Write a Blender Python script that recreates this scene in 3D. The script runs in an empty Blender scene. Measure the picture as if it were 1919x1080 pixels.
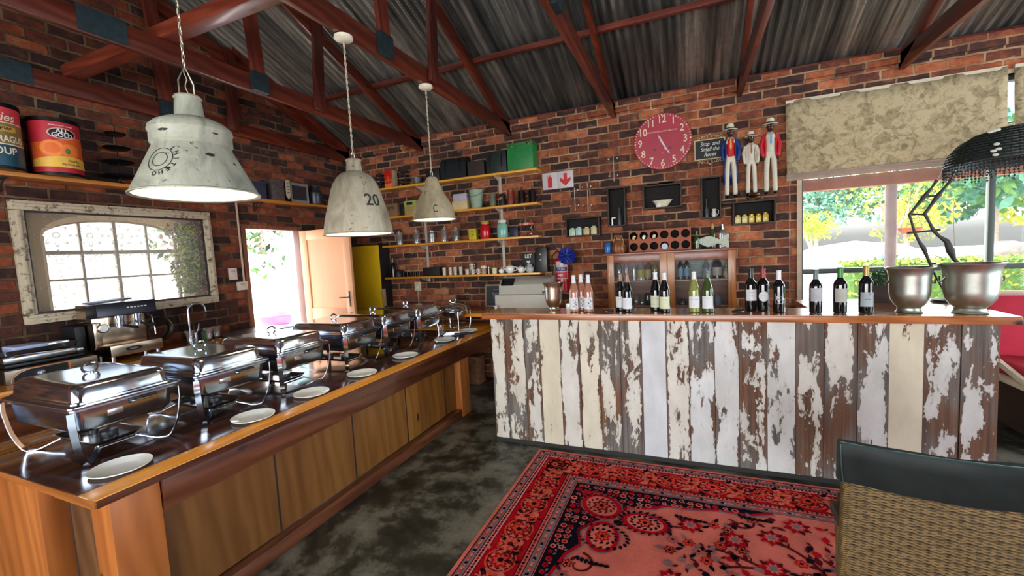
import bpy, bmesh, math, random
from mathutils import Vector, Matrix
import numpy as np

# ------------------------------------------------------------------ camera
F_PX, W_PX, H_PX = 799.0, 1919, 1080
YAW, PITCH, ROLL = (math.radians(a) for a in (22.8, -4.56, -3.06))
CAM = Vector((0, 0, 1.65))
fwd = Vector((-math.sin(YAW)*math.cos(PITCH), math.cos(YAW)*math.cos(PITCH), math.sin(PITCH)))
rgt = Vector((math.cos(YAW), math.sin(YAW), 0))
upv = rgt.cross(fwd)
R2 = rgt*math.cos(ROLL) + upv*math.sin(ROLL)
U2 = -rgt*math.sin(ROLL) + upv*math.cos(ROLL)
scn = bpy.context.scene
col = scn.collection
cam_d = bpy.data.cameras.new('camera'); cam_o = bpy.data.objects.new('camera', cam_d); col.objects.link(cam_o)
cam_d.sensor_width = 36; cam_d.lens = F_PX/W_PX*36; cam_d.clip_start = .02; cam_d.clip_end = 400
cam_o.matrix_world = Matrix(((R2.x, U2.x, -fwd.x, CAM.x), (R2.y, U2.y, -fwd.y, CAM.y), (R2.z, U2.z, -fwd.z, CAM.z), (0, 0, 0, 1)))
scn.camera = cam_o

def at(u, v, X=None, Y=None, Z=None):
    """the place where the line of sight through photo point (u, v) meets a plane of the room"""
    d = R2*((u-959.5)/F_PX) - U2*((v-540)/F_PX) + fwd
    i, val = (0, X) if X is not None else (1, Y) if Y is not None else (2, Z)
    return CAM + d*((val-CAM[i])/d[i])

# ------------------------------------------------------------------ world, sun, daylight, exposure
world = bpy.data.worlds.new('sky'); scn.world = world; world.use_nodes = True
wn = world.node_tree.nodes; wl = world.node_tree.links
sky = wn.new('ShaderNodeTexSky'); sky.sky_type = 'NISHITA'; sky.sun_disc = False
sky.sun_elevation = math.radians(48); sky.sun_rotation = math.radians(210); sky.air_density = 1.0; sky.dust_density = 3.0
hs = wn.new('ShaderNodeHueSaturation'); hs.inputs['Saturation'].default_value = .6
wl.new(sky.outputs[0], hs.inputs['Color']); wl.new(hs.outputs[0], wn['Background'].inputs[0])
wn['Background'].inputs[1].default_value = .6

def lamp(name, kind, loc, rot, energy, color, **kw):
    d = bpy.data.lights.new(name, kind); d.energy = energy; d.color = color
    for k, v in kw.items(): setattr(d, k, v)
    o = bpy.data.objects.new(name, d); col.objects.link(o); o.location = loc; o.rotation_euler = rot
    return o
# the sun stands over the garden behind the bar window, off to the right
lamp('sun', 'SUN', (4, 12, 12), Vector((-.45, -.62, -.8)).to_track_quat('-Z', 'Y').to_euler(), 9, (1, .95, .86), angle=math.radians(1))
# daylight through the wide glass front behind the camera, the side doors and the two windows
lamp('front_daylight', 'AREA', (-.6, -3.7, 1.45), (math.radians(90), 0, 0), 270, (.92, .96, 1), shape='RECTANGLE', size=6.5, size_y=2.3)
lamp('side_daylight', 'AREA', (5.85, 1.9, 1.5), (0, math.radians(90), 0), 190, (.72, .86, 1), shape='RECTANGLE', size=2.3, size_y=5.6)
lamp('window_daylight', 'AREA', (2.2, 5.5, 1.75), (math.radians(-90), 0, 0), 50, (.95, 1, .96), shape='RECTANGLE', size=2.3, size_y=1.1)
lamp('doorway_daylight', 'AREA', (-5.3, 3.73, 1.1), (0, math.radians(-90), 0), 28, (1, .98, .96), shape='RECTANGLE', size=2.0, size_y=.8)
for o in col.objects:
    if o.type == 'LIGHT' and o.data.type == 'AREA': o.visible_camera = False
scn.view_settings.view_transform = 'Standard'; scn.view_settings.look = 'None'
scn.view_settings.gamma = 1; scn.view_settings.exposure = .35; scn.view_settings.use_curve_mapping = False

# ------------------------------------------------------------------ materials
def hexc(h):
    v = [int(h[i:i+2], 16)/255 for i in (0, 2, 4)]
    return tuple(((c/12.92) if c <= .04045 else ((c+.055)/1.055)**2.4) for c in v) + (1,)

class NT:
    def __init__(s, name):
        s.m = bpy.data.materials.new(name); s.m.use_nodes = True
        s.t = s.m.node_tree; s.b = s.t.nodes['Principled BSDF']; s.out = s.t.nodes['Material Output']
    def n(s, ty, **kw):
        o = s.t.nodes.new('ShaderNode'+ty)
        for k, v in kw.items(): setattr(o, k, v)
        return o
    def L(s, a, b): s.t.links.new(a, b)
    def put(s, sock, v):
        if isinstance(v, bpy.types.NodeSocket): s.L(v, sock)
        else: sock.default_value = v
    def co(s, kind='Object', scale=(1, 1, 1), loc=(0, 0, 0), rot=(0, 0, 0)):
        c = s.n('TexCoord'); m = s.n('Mapping'); s.L(c.outputs[kind], m.inputs[0])
        m.inputs['Scale'].default_value = scale; m.inputs['Location'].default_value = loc; m.inputs['Rotation'].default_value = rot
        return m.outputs[0]
    def noise(s, vec, scale=5, detail=4, rough=.55, dist=0):
        o = s.n('TexNoise'); s.L(vec, o.inputs['Vector'])
        o.inputs['Scale'].default_value = scale; o.inputs['Detail'].default_value = detail
        o.inputs['Roughness'].default_value = rough; o.inputs['Distortion'].default_value = dist
        return o.outputs['Fac']
    def ramp(s, fac, stops, interp='LINEAR'):
        o = s.n('ValToRGB'); s.L(fac, o.inputs[0]); o.color_ramp.interpolation = interp
        el = o.color_ramp.elements
        while len(el) < len(stops): el.new(.5)
        for e, (p, c) in zip(el, stops):
            e.position = p; e.color = c if len(c) == 4 else (*c, 1)
        return o.outputs[0]
    def mix(s, f, a, b, mode='MIX'):
        o = s.n('Mix', data_type='RGBA', blend_type=mode)
        s.put(o.inputs[0], f); s.put(o.inputs[6], a); s.put(o.inputs[7], b)
        return o.outputs[2]
    def math(s, op, a, b=0.0, c=None, clamp=False):
        o = s.n('Math', operation=op, use_clamp=clamp); s.put(o.inputs[0], a); s.put(o.inputs[1], b)
        if c is not None: s.put(o.inputs[2], c)
        return o.outputs[0]
    def step(s, v, lo, hi):
        o = s.n('MapRange'); s.put(o.inputs[0], v); o.inputs[1].default_value = lo; o.inputs[2].default_value = hi
        return o.outputs[0]
    def bump(s, h, strength=.3, dist=.01):
        o = s.n('Bump'); o.inputs['Strength'].default_value = strength; o.inputs['Distance'].default_value = dist
        s.L(h, o.inputs['Height']); s.L(o.outputs[0], s.b.inputs['Normal'])
    def set(s, **kw):
        for k, v in kw.items():
            s.put(s.b.inputs[{'base': 'Base Color', 'rough': 'Roughness', 'metal': 'Metallic', 'coat': 'Coat Weight', 'coatr': 'Coat Roughness',
                              'spec': 'Specular IOR Level', 'trans': 'Transmission Weight', 'ior': 'IOR', 'alpha': 'Alpha', 'sheen': 'Sheen Weight'}[k]], v)

CACHE = {}
def pm(name, c, rough=.5, metal=0., var=.12, scale=12, bump=0., coat=0., stretch=(1, 1, 1), spec=.5):
    """plain surface with a little procedural unevenness in colour and gloss"""
    if name in CACHE: return CACHE[name]
    N = NT(name); c = hexc(c) if isinstance(c, str) else c
    f = N.noise(N.co(scale=stretch), scale, 4)
    a = tuple(max(0, x*(1-var)) for x in c[:3])+(1,); b = tuple(min(1, x*(1+var)) for x in c[:3])+(1,)
    N.set(base=N.ramp(f, [(.3, a), (.7, b)]), rough=N.math('ADD', N.math('MULTIPLY', f, .12), rough-.06), metal=metal, coat=coat, spec=spec)
    if bump: N.bump(f, bump, .004)
    CACHE[name] = N.m
    return N.m

def wood(name, cols, axis='y', rough=.45, coat=0., grain=9., bump=.15, plank=0, knots=True, plank_axis='x', seed=0., con=.5):
    """sawn timber: long grain along axis, knots, optional plank joints every `plank` metres"""
    if name in CACHE: return CACHE[name]
    N = NT(name); cs = [hexc(c) for c in cols]
    sc = {'x': (.12, 1, 1), 'y': (1, .12, 1), 'z': (1, 1, .12)}[axis]
    v = N.co(scale=sc, loc=(seed, seed*1.7, seed*.6))
    big = N.noise(v, 3.2, 3, .5, .6); fine = N.noise(v, 38*grain/9, 5, .6, .3)
    w = N.n('TexWave', wave_type='BANDS', bands_direction='DIAGONAL'); N.L(v, w.inputs[0])
    w.inputs['Scale'].default_value = grain; w.inputs['Distortion'].default_value = 7; w.inputs['Detail'].default_value = 3; w.inputs['Detail Scale'].default_value = 1.3
    base = N.ramp(big, [(.25, cs[0]), (.5, cs[1]), (.78, cs[2])])
    g = N.math('ADD', N.math('MULTIPLY', w.outputs['Fac'], .45), N.math('MULTIPLY', fine, .55))
    base = N.mix(con, base, N.ramp(g, [(.25, (.42, .36, .32)), (.75, (1.25, 1.25, 1.25))]), 'MULTIPLY')
    if knots:
        sk = {'x': (.45, 1, 1), 'y': (1, .45, 1), 'z': (1, 1, .45)}[axis]
        vo = N.n('TexVoronoi'); N.L(N.co(scale=sk), vo.inputs['Vector']); vo.inputs['Scale'].default_value = 4.2
        k = N.step(N.math('ADD', vo.outputs['Distance'], N.math('MULTIPLY', fine, .05)), .07, .11)
        base = N.mix(k, tuple(x*.25 for x in cs[0][:3])+(1,), base)
    h = g
    if plank:
        sep = N.n('SeparateXYZ'); N.L(N.co(), sep.inputs[0])
        a = sep.outputs['XYZ'.index(plank_axis.upper())]
        fr = N.math('FRACT', N.math('DIVIDE', a, plank)); e = N.math('MULTIPLY', N.math('ABSOLUTE', N.math('SUBTRACT', fr, .5)), 2.)
        idx = N.math('FLOOR', N.math('DIVIDE', a, plank))
        wn_ = N.n('TexWhiteNoise', noise_dimensions='1D'); N.L(idx, wn_.inputs['W'])
        base = N.mix(1., base, N.ramp(wn_.outputs['Value'], [(0, (.72, .7, .68)), (1, (1.15, 1.12, 1.1))]), 'MULTIPLY')
        j = N.step(e, 1-.018/plank, 1-.009/plank)
        base = N.mix(j, base, (.02, .012, .008, 1))
    N.set(base=base, rough=N.math('ADD', N.math('MULTIPLY', g, .18), rough-.09), coat=coat, coatr=.12)
    N.bump(h, bump, .004)
    CACHE[name] = N.m
    return N.m

def metal(name, c, rough=.12, streak=(1, 1, 1), var=.08, bump=0.):
    return pm(name, c, rough, 1., var, 14, bump, 0, streak)

def glassy(name, tint=(1, 1, 1), refl=.1, a=.08, diff=(.8, .85, .85)):
    """thin clear glass: mostly see-through with a mirror-like sheen at grazing angles"""
    if name in CACHE: return CACHE[name]
    N = NT(name); t = N.t
    tr = N.n('BsdfTransparent'); tr.inputs[0].default_value = (*tint, 1)
    gl = N.n('BsdfGlossy'); gl.inputs['Roughness'].default_value = .03
    df = N.n('BsdfDiffuse'); df.inputs[0].default_value = (*diff, 1)
    fr = N.n('Fresnel'); fr.inputs[0].default_value = 1.45
    m1 = N.n('MixShader'); N.L(N.math('MULTIPLY_ADD', fr.outputs[0], .6, refl, clamp=True), m1.inputs[0]); N.L(tr.outputs[0], m1.inputs[1]); N.L(gl.outputs[0], m1.inputs[2])
    nz = N.noise(N.co(), 25, 2)
    m2 = N.n('MixShader'); N.L(N.math('MULTIPLY', nz, 2*a), m2.inputs[0]); N.L(m1.outputs[0], m2.inputs[1]); N.L(df.outputs[0], m2.inputs[2])
    N.L(m2.outputs[0], N.out.inputs[0])
    CACHE[name] = N.m
    return N.m

def emit(name, c, strength):
    N = NT(name); f = N.noise(N.co(), 6, 2)
    N.set(base=(1, 1, 1, 1)); N.b.inputs['Emission Color'].default_value = (*c, 1)
    N.L(N.math('MULTIPLY_ADD', f, .1*strength, .95*strength), N.b.inputs['Emission Strength'])
    return N.m

def brick(name, axes='xz', dark=1., warm=1., mo=1.):
    N = NT(name)
    c = N.n('TexCoord'); sep = N.n('SeparateXYZ'); N.L(c.outputs['Object'], sep.inputs[0])
    cmb = N.n('CombineXYZ'); N.L(sep.outputs[axes[0].upper()], cmb.inputs[0]); N.L(sep.outputs[axes[1].upper()], cmb.inputs[1])
    nz = N.n('TexNoise'); N.L(c.outputs['Object'], nz.inputs[0]); nz.inputs['Scale'].default_value = 9; nz.inputs['Detail'].default_value = 3
    va = N.n('VectorMath', operation='MULTIPLY_ADD'); N.L(nz.outputs['Color'], va.inputs[0]); va.inputs[1].default_value = (.022, .022, 0); N.L(cmb.outputs[0], va.inputs[2])
    br = N.n('TexBrick'); N.L(va.outputs[0], br.inputs['Vector'])
    br.inputs['Color1'].default_value = (0, 0, 0, 1); br.inputs['Color2'].default_value = (1, 1, 1, 1); br.inputs['Mortar'].default_value = (.5, .5, .5, 1)
    br.inputs['Scale'].default_value = 1; br.inputs['Mortar Size'].default_value = .0105; br.inputs['Mortar Smooth'].default_value = .35
    br.inputs['Brick Width'].default_value = .238; br.inputs['Row Height'].default_value = .088; br.offset = .5
    big = N.noise(c.outputs['Object'], .9, 3); fine = N.noise(c.outputs['Object'], 42, 6, .7); mid = N.noise(c.outputs['Object'], 11, 5, .65)
    r = N.math('ADD', N.math('MULTIPLY_ADD', br.outputs['Color'], .8, .02), N.math('MULTIPLY', N.math('SUBTRACT', mid, .5), .9))
    r = N.math('ADD', r, N.math('MULTIPLY', N.math('SUBTRACT', big, .5), .5))
    k = dark; w = warm
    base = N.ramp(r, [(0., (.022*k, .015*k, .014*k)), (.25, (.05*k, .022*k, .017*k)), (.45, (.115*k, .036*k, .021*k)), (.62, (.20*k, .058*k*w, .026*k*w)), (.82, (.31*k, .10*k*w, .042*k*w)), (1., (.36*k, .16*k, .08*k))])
    base = N.mix(.55, base, N.ramp(fine, [(.3, (.55, .5, .5)), (.72, (1.3, 1.3, 1.3))]), 'MULTIPLY')
    mort = N.ramp(N.noise(c.outputs['Object'], 5, 4), [(.3, (.10*k*mo, .055*k*mo, .033*k*mo)), (.5, (.24*k*mo, .13*k*mo, .07*k*mo)), (.72, (.42*k*mo, .28*k*mo, .16*k*mo))])
    smear = N.step(N.math('ADD', br.outputs['Fac'], N.math('MULTIPLY', N.step(N.noise(c.outputs['Object'], 7, 5, .6), .56, .72), .6)), .15, .85)
    base = N.mix(smear, base, mort)
    N.set(base=base, rough=.85, spec=.25)
    hgt = N.math('ADD', N.math('MULTIPLY', N.math('SUBTRACT', 1., br.outputs['Fac']), .8), N.math('MULTIPLY', fine, .35))
    hgt = N.math('ADD', hgt, N.math('MULTIPLY', mid, .3))
    N.bump(hgt, .9, .009)
    return N.m

# ------------------------------------------------------------------ mesh building
class MB:
    def __init__(s): s.bm = bmesh.new(); s.mats = []; s.cur = 0
    def use(s, m):
        if m not in s.mats: s.mats.append(m)
        s.cur = s.mats.index(m); return s
    def _tagf(s, faces):
        for f in faces: f.material_index = s.cur
    def box(s, c, d, rot=None, bev=0., taper=1.):
        M = Matrix.Translation(c) @ (rot.to_4x4() if rot is not None else Matrix.Identity(4))
        vs = []
        for x in (-.5, .5):
            for y in (-.5, .5):
                for z in (-.5, .5):
                    t = taper if z > 0 else 1.
                    vs.append(s.bm.verts.new(M @ Vector((x*d[0]*t, y*d[1]*t, z*d[2]))))
        idx = [(0, 1, 3, 2), (4, 6, 7, 5), (0, 4, 5, 1), (2, 3, 7, 6), (0, 2, 6, 4), (1, 5, 7, 3)]
        fs = [s.bm.faces.new([vs[i] for i in q]) for q in idx]; s._tagf(fs)
        if bev:
            es = list({e for f in fs for e in f.edges})
            r = bmesh.ops.bevel(s.bm, geom=es, offset=bev, segments=2, affect='EDGES', profile=.6)
            s._tagf(r['faces'])
        return s
    def span(s, a, b, bev=0.):
        return s.box([(a[i]+b[i])/2 for i in range(3)], [abs(b[i]-a[i]) for i in range(3)], None, bev)
    def beam(s, p, q, w, h, up=(0, 0, 1), bev=0.):
        """rectangular bar from p to q, w across, h in the up direction"""
        p, q = Vector(p), Vector(q); z = (q-p).normalized(); u = Vector(up)
        x = u.cross(z).normalized(); y = z.cross(x)
        R = Matrix((x, y, z)).transposed()
        return s.box((p+q)/2, (w, h, (q-p).length), R, bev)
    def lathe(s, prof, c=(0, 0, 0), seg=24, M=None, close=False):
        M = Matrix.Translation(c) @ (M.to_4x4() if M is not None else Matrix.Identity(4))
        rings = []
        for r, z in prof:
            if r < 1e-6: rings.append([s.bm.verts.new(M @ Vector((0, 0, z)))])
            else: rings.append([s.bm.verts.new(M @ Vector((r*math.cos(2*math.pi*i/seg), r*math.sin(2*math.pi*i/seg), z))) for i in range(seg)])
        fs = []
        for a, b in zip(rings, rings[1:]):
            for i in range(seg):
                j = (i+1) % seg
                if len(a) == 1 and len(b) == 1: continue
                if len(a) == 1: fs.append(s.bm.faces.new((a[0], b[j], b[i])))
                elif len(b) == 1: fs.append(s.bm.faces.new((a[i], a[j], b[0])))
                else: fs.append(s.bm.faces.new((a[i], a[j], b[j], b[i])))
        s._tagf(fs); return s
    def cyl(s, p, q, r0, r1=None, seg=16):
        p, q = Vector(p), Vector(q); r1 = r0 if r1 is None else r1
        M = (q-p).to_track_quat('Z', 'Y').to_matrix(); h = (q-p).length
        return s.lathe([(0, 0), (r0, 0), (r1, h), (0, h)], p, seg, M)
    def tube(s, pts, r, seg=8, closed=False, caps=True):
        pts = [Vector(p) for p in pts]; n = len(pts); rr = r if isinstance(r, (list, tuple)) else [r]*n
        rings = []; prev = None
        for i, p in enumerate(pts):
            if closed: t = (pts[(i+1) % n]-pts[i-1]).normalized()
            else: t = (pts[min(i+1, n-1)]-pts[max(i-1, 0)]).normalized()
            if prev is None: a = Vector((0, 0, 1)) if abs(t.z) < .9 else Vector((1, 0, 0)); x = a.cross(t).normalized()
            else: x = (prev-t*prev.dot(t)).normalized()
            prev = x; y = t.cross(x)
            rings.append([s.bm.verts.new(p+(x*math.cos(2*math.pi*k/seg)+y*math.sin(2*math.pi*k/seg))*rr[i]) for k in range(seg)])
        fs = []
        for i in range(n if closed else n-1):
            a, b = rings[i], rings[(i+1) % n]
            for k in range(seg): fs.append(s.bm.faces.new((a[k], a[(k+1) % seg], b[(k+1) % seg], b[k])))
        if caps and not closed: fs.append(s.bm.faces.new(rings[0][::-1])); fs.append(s.bm.faces.new(rings[-1]))
        s._tagf(fs); return s
    def prism(s, pts, th, O=(0, 0, 0), U=(1, 0, 0), V=(0, 0, 1)):
        """closed outline pts in plane (U, V) at O, thickness th along U x V"""
        O, U, V = Vector(O), Vector(U), Vector(V); Nn = U.cross(V).normalized()
        a = [s.bm.verts.new(O+U*p[0]+V*p[1]) for p in pts]
        fs = [s.bm.faces.new(a)]
        if th:
            b = [s.bm.verts.new(v.co+Nn*th) for v in a]
            fs[0].normal_flip()
            fs.append(s.bm.faces.new(b))
            n = len(a)
            for i in range(n): fs.append(s.bm.faces.new((a[i], a[(i+1) % n], b[(i+1) % n], b[i])))
        s._tagf(fs); return s
    def strap(s, pts, w, t, side):
        """flat metal band along pts, width w along side, thickness t"""
        pts = [Vector(p) for p in pts]; sd = Vector(side).normalized(); rings = []
        for i, p in enumerate(pts):
            tg = (pts[min(i+1, len(pts)-1)]-pts[max(i-1, 0)]).normalized(); nn = tg.cross(sd).normalized()
            rings.append([s.bm.verts.new(p+sd*w*a/2+nn*t*b/2) for a, b in ((-1, -1), (1, -1), (1, 1), (-1, 1))])
        fs = []
        for a, b in zip(rings, rings[1:]):
            for k in range(4): fs.append(s.bm.faces.new((a[k], a[(k+1) % 4], b[(k+1) % 4], b[k])))
        fs.append(s.bm.faces.new(rings[0][::-1])); fs.append(s.bm.faces.new(rings[-1])); s._tagf(fs); return s
    def sphere(s, c, r, sc=(1, 1, 1), seg=12, rot=None):
        prof = [(math.sin(math.pi*i/seg*1.0)*1, -math.cos(math.pi*i/seg)) for i in range(seg+1)]
        prof[0] = (0, -1); prof[-1] = (0, 1)
        D = Matrix.Diagonal((sc[0]*r, sc[1]*r, sc[2]*r)); 
        return s.lathe(prof, c, max(8, int(seg*1.4)), (rot @ D) if rot is not None else D)
    def mesh(s, me, M, fn=None):
        base = len(s.bm.verts); s.bm.verts.ensure_lookup_table()
        vs = []
        for v in me.vertices:
            p = M @ v.co
            if fn: p = fn(p)
            vs.append(s.bm.verts.new(p))
        for p in me.polygons:
            try: f = s.bm.faces.new([vs[i] for i in p.vertices]); f.material_index = s.cur
            except ValueError: pass
        return s
    def text(s, t, size, O, U, V, extrude=.0008, align='CENTER', fn=None, shear=0., xs=1., bold=0.):
        me = text_mesh(t, extrude/size, align, shear, bold)
        U, V = Vector(U).normalized(), Vector(V).normalized(); Nn = U.cross(V)
        M = Matrix.Translation(O) @ Matrix((U*xs, V, Nn)).transposed().to_4x4() @ Matrix.Scale(size, 4)
        return s.mesh(me, M, fn)
    def build(s, name, parent=None, smooth=True, ang=38, loc=None):
        bm = s.bm
        if smooth:
            bm.normal_update(); ca = math.radians(ang)
            for f in bm.faces: f.smooth = True
            for e in bm.edges:
                if len(e.link_faces) == 2 and e.calc_face_angle(0) > ca: e.smooth = False
        me = bpy.data.meshes.new(name); bm.to_mesh(me); bm.free()
        for m in s.mats: me.materials.append(m)
        o = bpy.data.objects.new(name, me); col.objects.link(o)
        if parent: o.parent = parent
        if loc: o.location = loc
        return o

TXT = {}
def text_mesh(t, ext, align, shear, bold):
    k = (t, round(ext, 5), align, shear, bold)
    if k in TXT: return TXT[k]
    c = bpy.data.curves.new('lettering', 'FONT'); c.body = t; c.size = 1; c.extrude = ext; c.align_x = align; c.align_y = 'CENTER'
    c.shear = shear; c.offset = bold; c.resolution_u = 3
    o = bpy.data.objects.new('lettering', c); col.objects.link(o)
    dg = bpy.context.evaluated_depsgraph_get()
    me = bpy.data.meshes.new_from_object(o.evaluated_get(dg))
    bpy.data.objects.remove(o); bpy.data.curves.remove(c)
    TXT[k] = me; return me

def tag(o, label=None, cat=None, group=None, kind=None):
    if label: o['label'] = label
    if cat: o['category'] = cat
    if group: o['group'] = group
    if kind: o['kind'] = kind
    return o
def thing(name, label, cat, loc=(0, 0, 0), rz=0., group=None):
    o = bpy.data.objects.new(name, None); col.objects.link(o); o.empty_display_size = .05
    o.location = loc; o.rotation_euler = (0, 0, rz)
    return tag(o, label, cat, group)
def struct(name, mb, smooth=False): return tag(mb.build(name, None, smooth), kind='structure')
def dup(root, loc, label, rz=None, group=None, scale=None):
    def cp(o, par):
        c = o.copy(); col.objects.link(c)
        if par: c.parent = par
        for ch in list(o.children): cp(ch, c)
        return c
    r = cp(root, None); r.location = loc
    if rz is not None: r.rotation_euler = (0, 0, rz)
    if scale: r.scale = scale
    r['label'] = label
    if group: r['group'] = group
    return r
random.seed(7)
# ================================================================== the building
XL, YB, YF, XR = -4.7, 5.11, -4.0, 6.0
WT = .30
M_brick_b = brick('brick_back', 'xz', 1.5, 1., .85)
M_brick_l = brick('brick_left', 'yz', .85, .8, .55)  # same brick darkened: the gable wall's shade is put into its colour

# floor: worn dark screed with black blotches and pale scuffs
N = NT('screed_floor'); v = N.co()
n1 = N.noise(v, 1.5, 7, .68, .3); n2 = N.noise(v, 7, 6, .7); n3 = N.noise(v, 40, 4)
n1 = N.math('ADD', n1, N.math('MULTIPLY', N.math('SUBTRACT', n2, .5), .35))
bc = N.ramp(n1, [(.40, (.010, .011, .007)), (.47, (.030, .030, .020)), (.53, (.105, .10, .075)), (.7, (.22, .205, .155))])
bc = N.mix(.5, bc, N.ramp(n3, [(.3, (.6, .6, .6)), (.7, (1.3, 1.3, 1.3))]), 'MULTIPLY')
N.set(base=bc, rough=N.math('ADD', N.math('MULTIPLY', n2, .35), .25)); N.bump(n2, .15, .004); M_floor = N.m
b = MB().use(M_floor); b.span((XL-WT, YF-.3, -.12), (XR+.3, YB+WT, 0)); struct('floor', b)

# back wall with the wide bar window opening
WX0, WX1, WZ0, WZ1 = 1.02, 4.6, .97, 2.95
b = MB().use(M_brick_b)
b.span((XL-WT, YB, 0), (WX0, YB+WT, 3.30)); b.span((WX1, YB, 0), (XR+.3, YB+WT, 3.30))
b.span((WX0, YB, 0), (WX1, YB+WT, WZ0)); b.span((WX0, YB, WZ1), (WX1, YB+WT, 3.30))
struct('wall_back', b)
# left gable wall: window opening, doorway, gable up to the roof
LY0, LY1, LZ0, LZ1 = 1.57, 2.95, 1.34, 2.22
DY0, DY1, DZ1 = 3.36, 4.13, 2.12
RIDGE_Y = .55
def roof_z(y): return 3.33+.42*(5.11-y) if y > RIDGE_Y else 3.33+.42*(5.11-RIDGE_Y)-.42*(RIDGE_Y-y)
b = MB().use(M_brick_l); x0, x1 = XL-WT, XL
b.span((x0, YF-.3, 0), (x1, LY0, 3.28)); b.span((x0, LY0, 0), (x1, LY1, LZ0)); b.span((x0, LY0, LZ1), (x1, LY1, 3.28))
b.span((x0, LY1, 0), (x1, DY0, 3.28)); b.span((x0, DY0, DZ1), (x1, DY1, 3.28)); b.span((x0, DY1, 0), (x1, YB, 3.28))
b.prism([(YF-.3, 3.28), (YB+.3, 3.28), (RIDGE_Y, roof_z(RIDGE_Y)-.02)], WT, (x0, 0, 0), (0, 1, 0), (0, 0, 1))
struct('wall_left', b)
b = MB().use(M_brick_b)
b.span((XL, YF-.3, 0), (-3.9, YF, 3.3)); b.span((2.7, YF-.3, 0), (XR, YF, 3.3)); b.span((-3.9, YF-.3, 2.9), (2.7, YF, 3.3))
struct('wall_front', b)
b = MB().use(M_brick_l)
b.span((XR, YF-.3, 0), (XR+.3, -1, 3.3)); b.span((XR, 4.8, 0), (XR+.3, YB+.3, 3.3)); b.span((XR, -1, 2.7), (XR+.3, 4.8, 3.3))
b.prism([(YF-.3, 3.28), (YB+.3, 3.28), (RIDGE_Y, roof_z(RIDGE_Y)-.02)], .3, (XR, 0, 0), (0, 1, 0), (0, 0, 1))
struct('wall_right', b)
# brick ledge course along the top of the back wall
M_ledge = pm('ledge_brick', (.2, .06, .035, 1), .85, 0, .5, 9, .4)
b = MB().use(M_brick_b); b.span((XL, YB-.035, 3.185), (XR, YB, 3.30)); struct('trim_1', b)
M_pine_r = wood('red_pine_beam', ('3a130a', '5f2413', '8a3d22'), 'y', .38, .25, 8)
M_pine_rx = wood('red_pine_beam_cross', ('3a130a', '62261a', '93432a'), 'x', .38, .25, 8)
M_pine_rz = wood('red_pine_upright', ('3a130a', '62261a', '93432a'), 'z', .38, .25, 8)
b = MB().use(M_pine_rx); b.span((XL, YB-.02, 3.285), (XR, YB+.10, 3.325), .004); struct('trim_2', b)

# corrugated iron roof
N = NT('corrugated_iron'); v = N.co()
st = N.co(scale=(5, .4, .4)); s1 = N.noise(st, 1.2, 5, .7); s2 = N.noise(v, 16, 5, .65)
sep = N.n('SeparateXYZ'); N.L(v, sep.inputs[0])
sheet = N.n('TexWhiteNoise', noise_dimensions='1D'); N.L(N.math('FLOOR', N.math('DIVIDE', sep.outputs[0], .62)), sheet.inputs['W'])
bc = N.ramp(s1, [(.3, (.05, .052, .05)), (.48, (.19, .19, .18)), (.6, (.42, .41, .38)), (.8, (.62, .60, .56))])
bc = N.mix(1., bc, N.ramp(sheet.outputs['Value'], [(0, (.5, .55, .55)), (.5, (.95, .93, .87)), (1, (1.25, 1.25, 1.2))]), 'MULTIPLY')
rust = N.step(N.math('ADD', N.math('MULTIPLY', s1, .5), N.math('MULTIPLY', s2, .5)), .55, .68)
bc = N.mix(N.math('MULTIPLY', rust, .6), bc, (.17, .085, .04, 1))
N.set(base=bc, rough=N.math('ADD', N.math('MULTIPLY', s2, .25), .24), metal=.7); N.bump(s2, .15, .002); M_iron = N.m
def corrug(name, ya, yb):
    b = MB().use(M_iron); bm = b.bm; P = .076; per = 8; xa, xb = XL-.35, XR+.35; n = int((xb-xa)/P*per)
    for th in (0,):
        rows = []
        ys = [ya+(yb-ya)*i/4 for i in range(5)]
        for y in ys:
            rows.append([bm.verts.new((xa+i*P/per, y, roof_z(y)+.012+.0135*math.cos(2*math.pi*i/per))) for i in range(n)])
        for r0, r1 in zip(rows, rows[1:]):
            for i in range(n-1): bm.faces.new((r0[i], r0[i+1], r1[i+1], r1[i]))
    bm.normal_update()
    o = b.build(name, None, True, 60); tag(o, kind='structure'); return o
corrug('ceiling', RIDGE_Y, YB+.55)
b0 = corrug('ceiling.001', YF-.6, RIDGE_Y)

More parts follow.
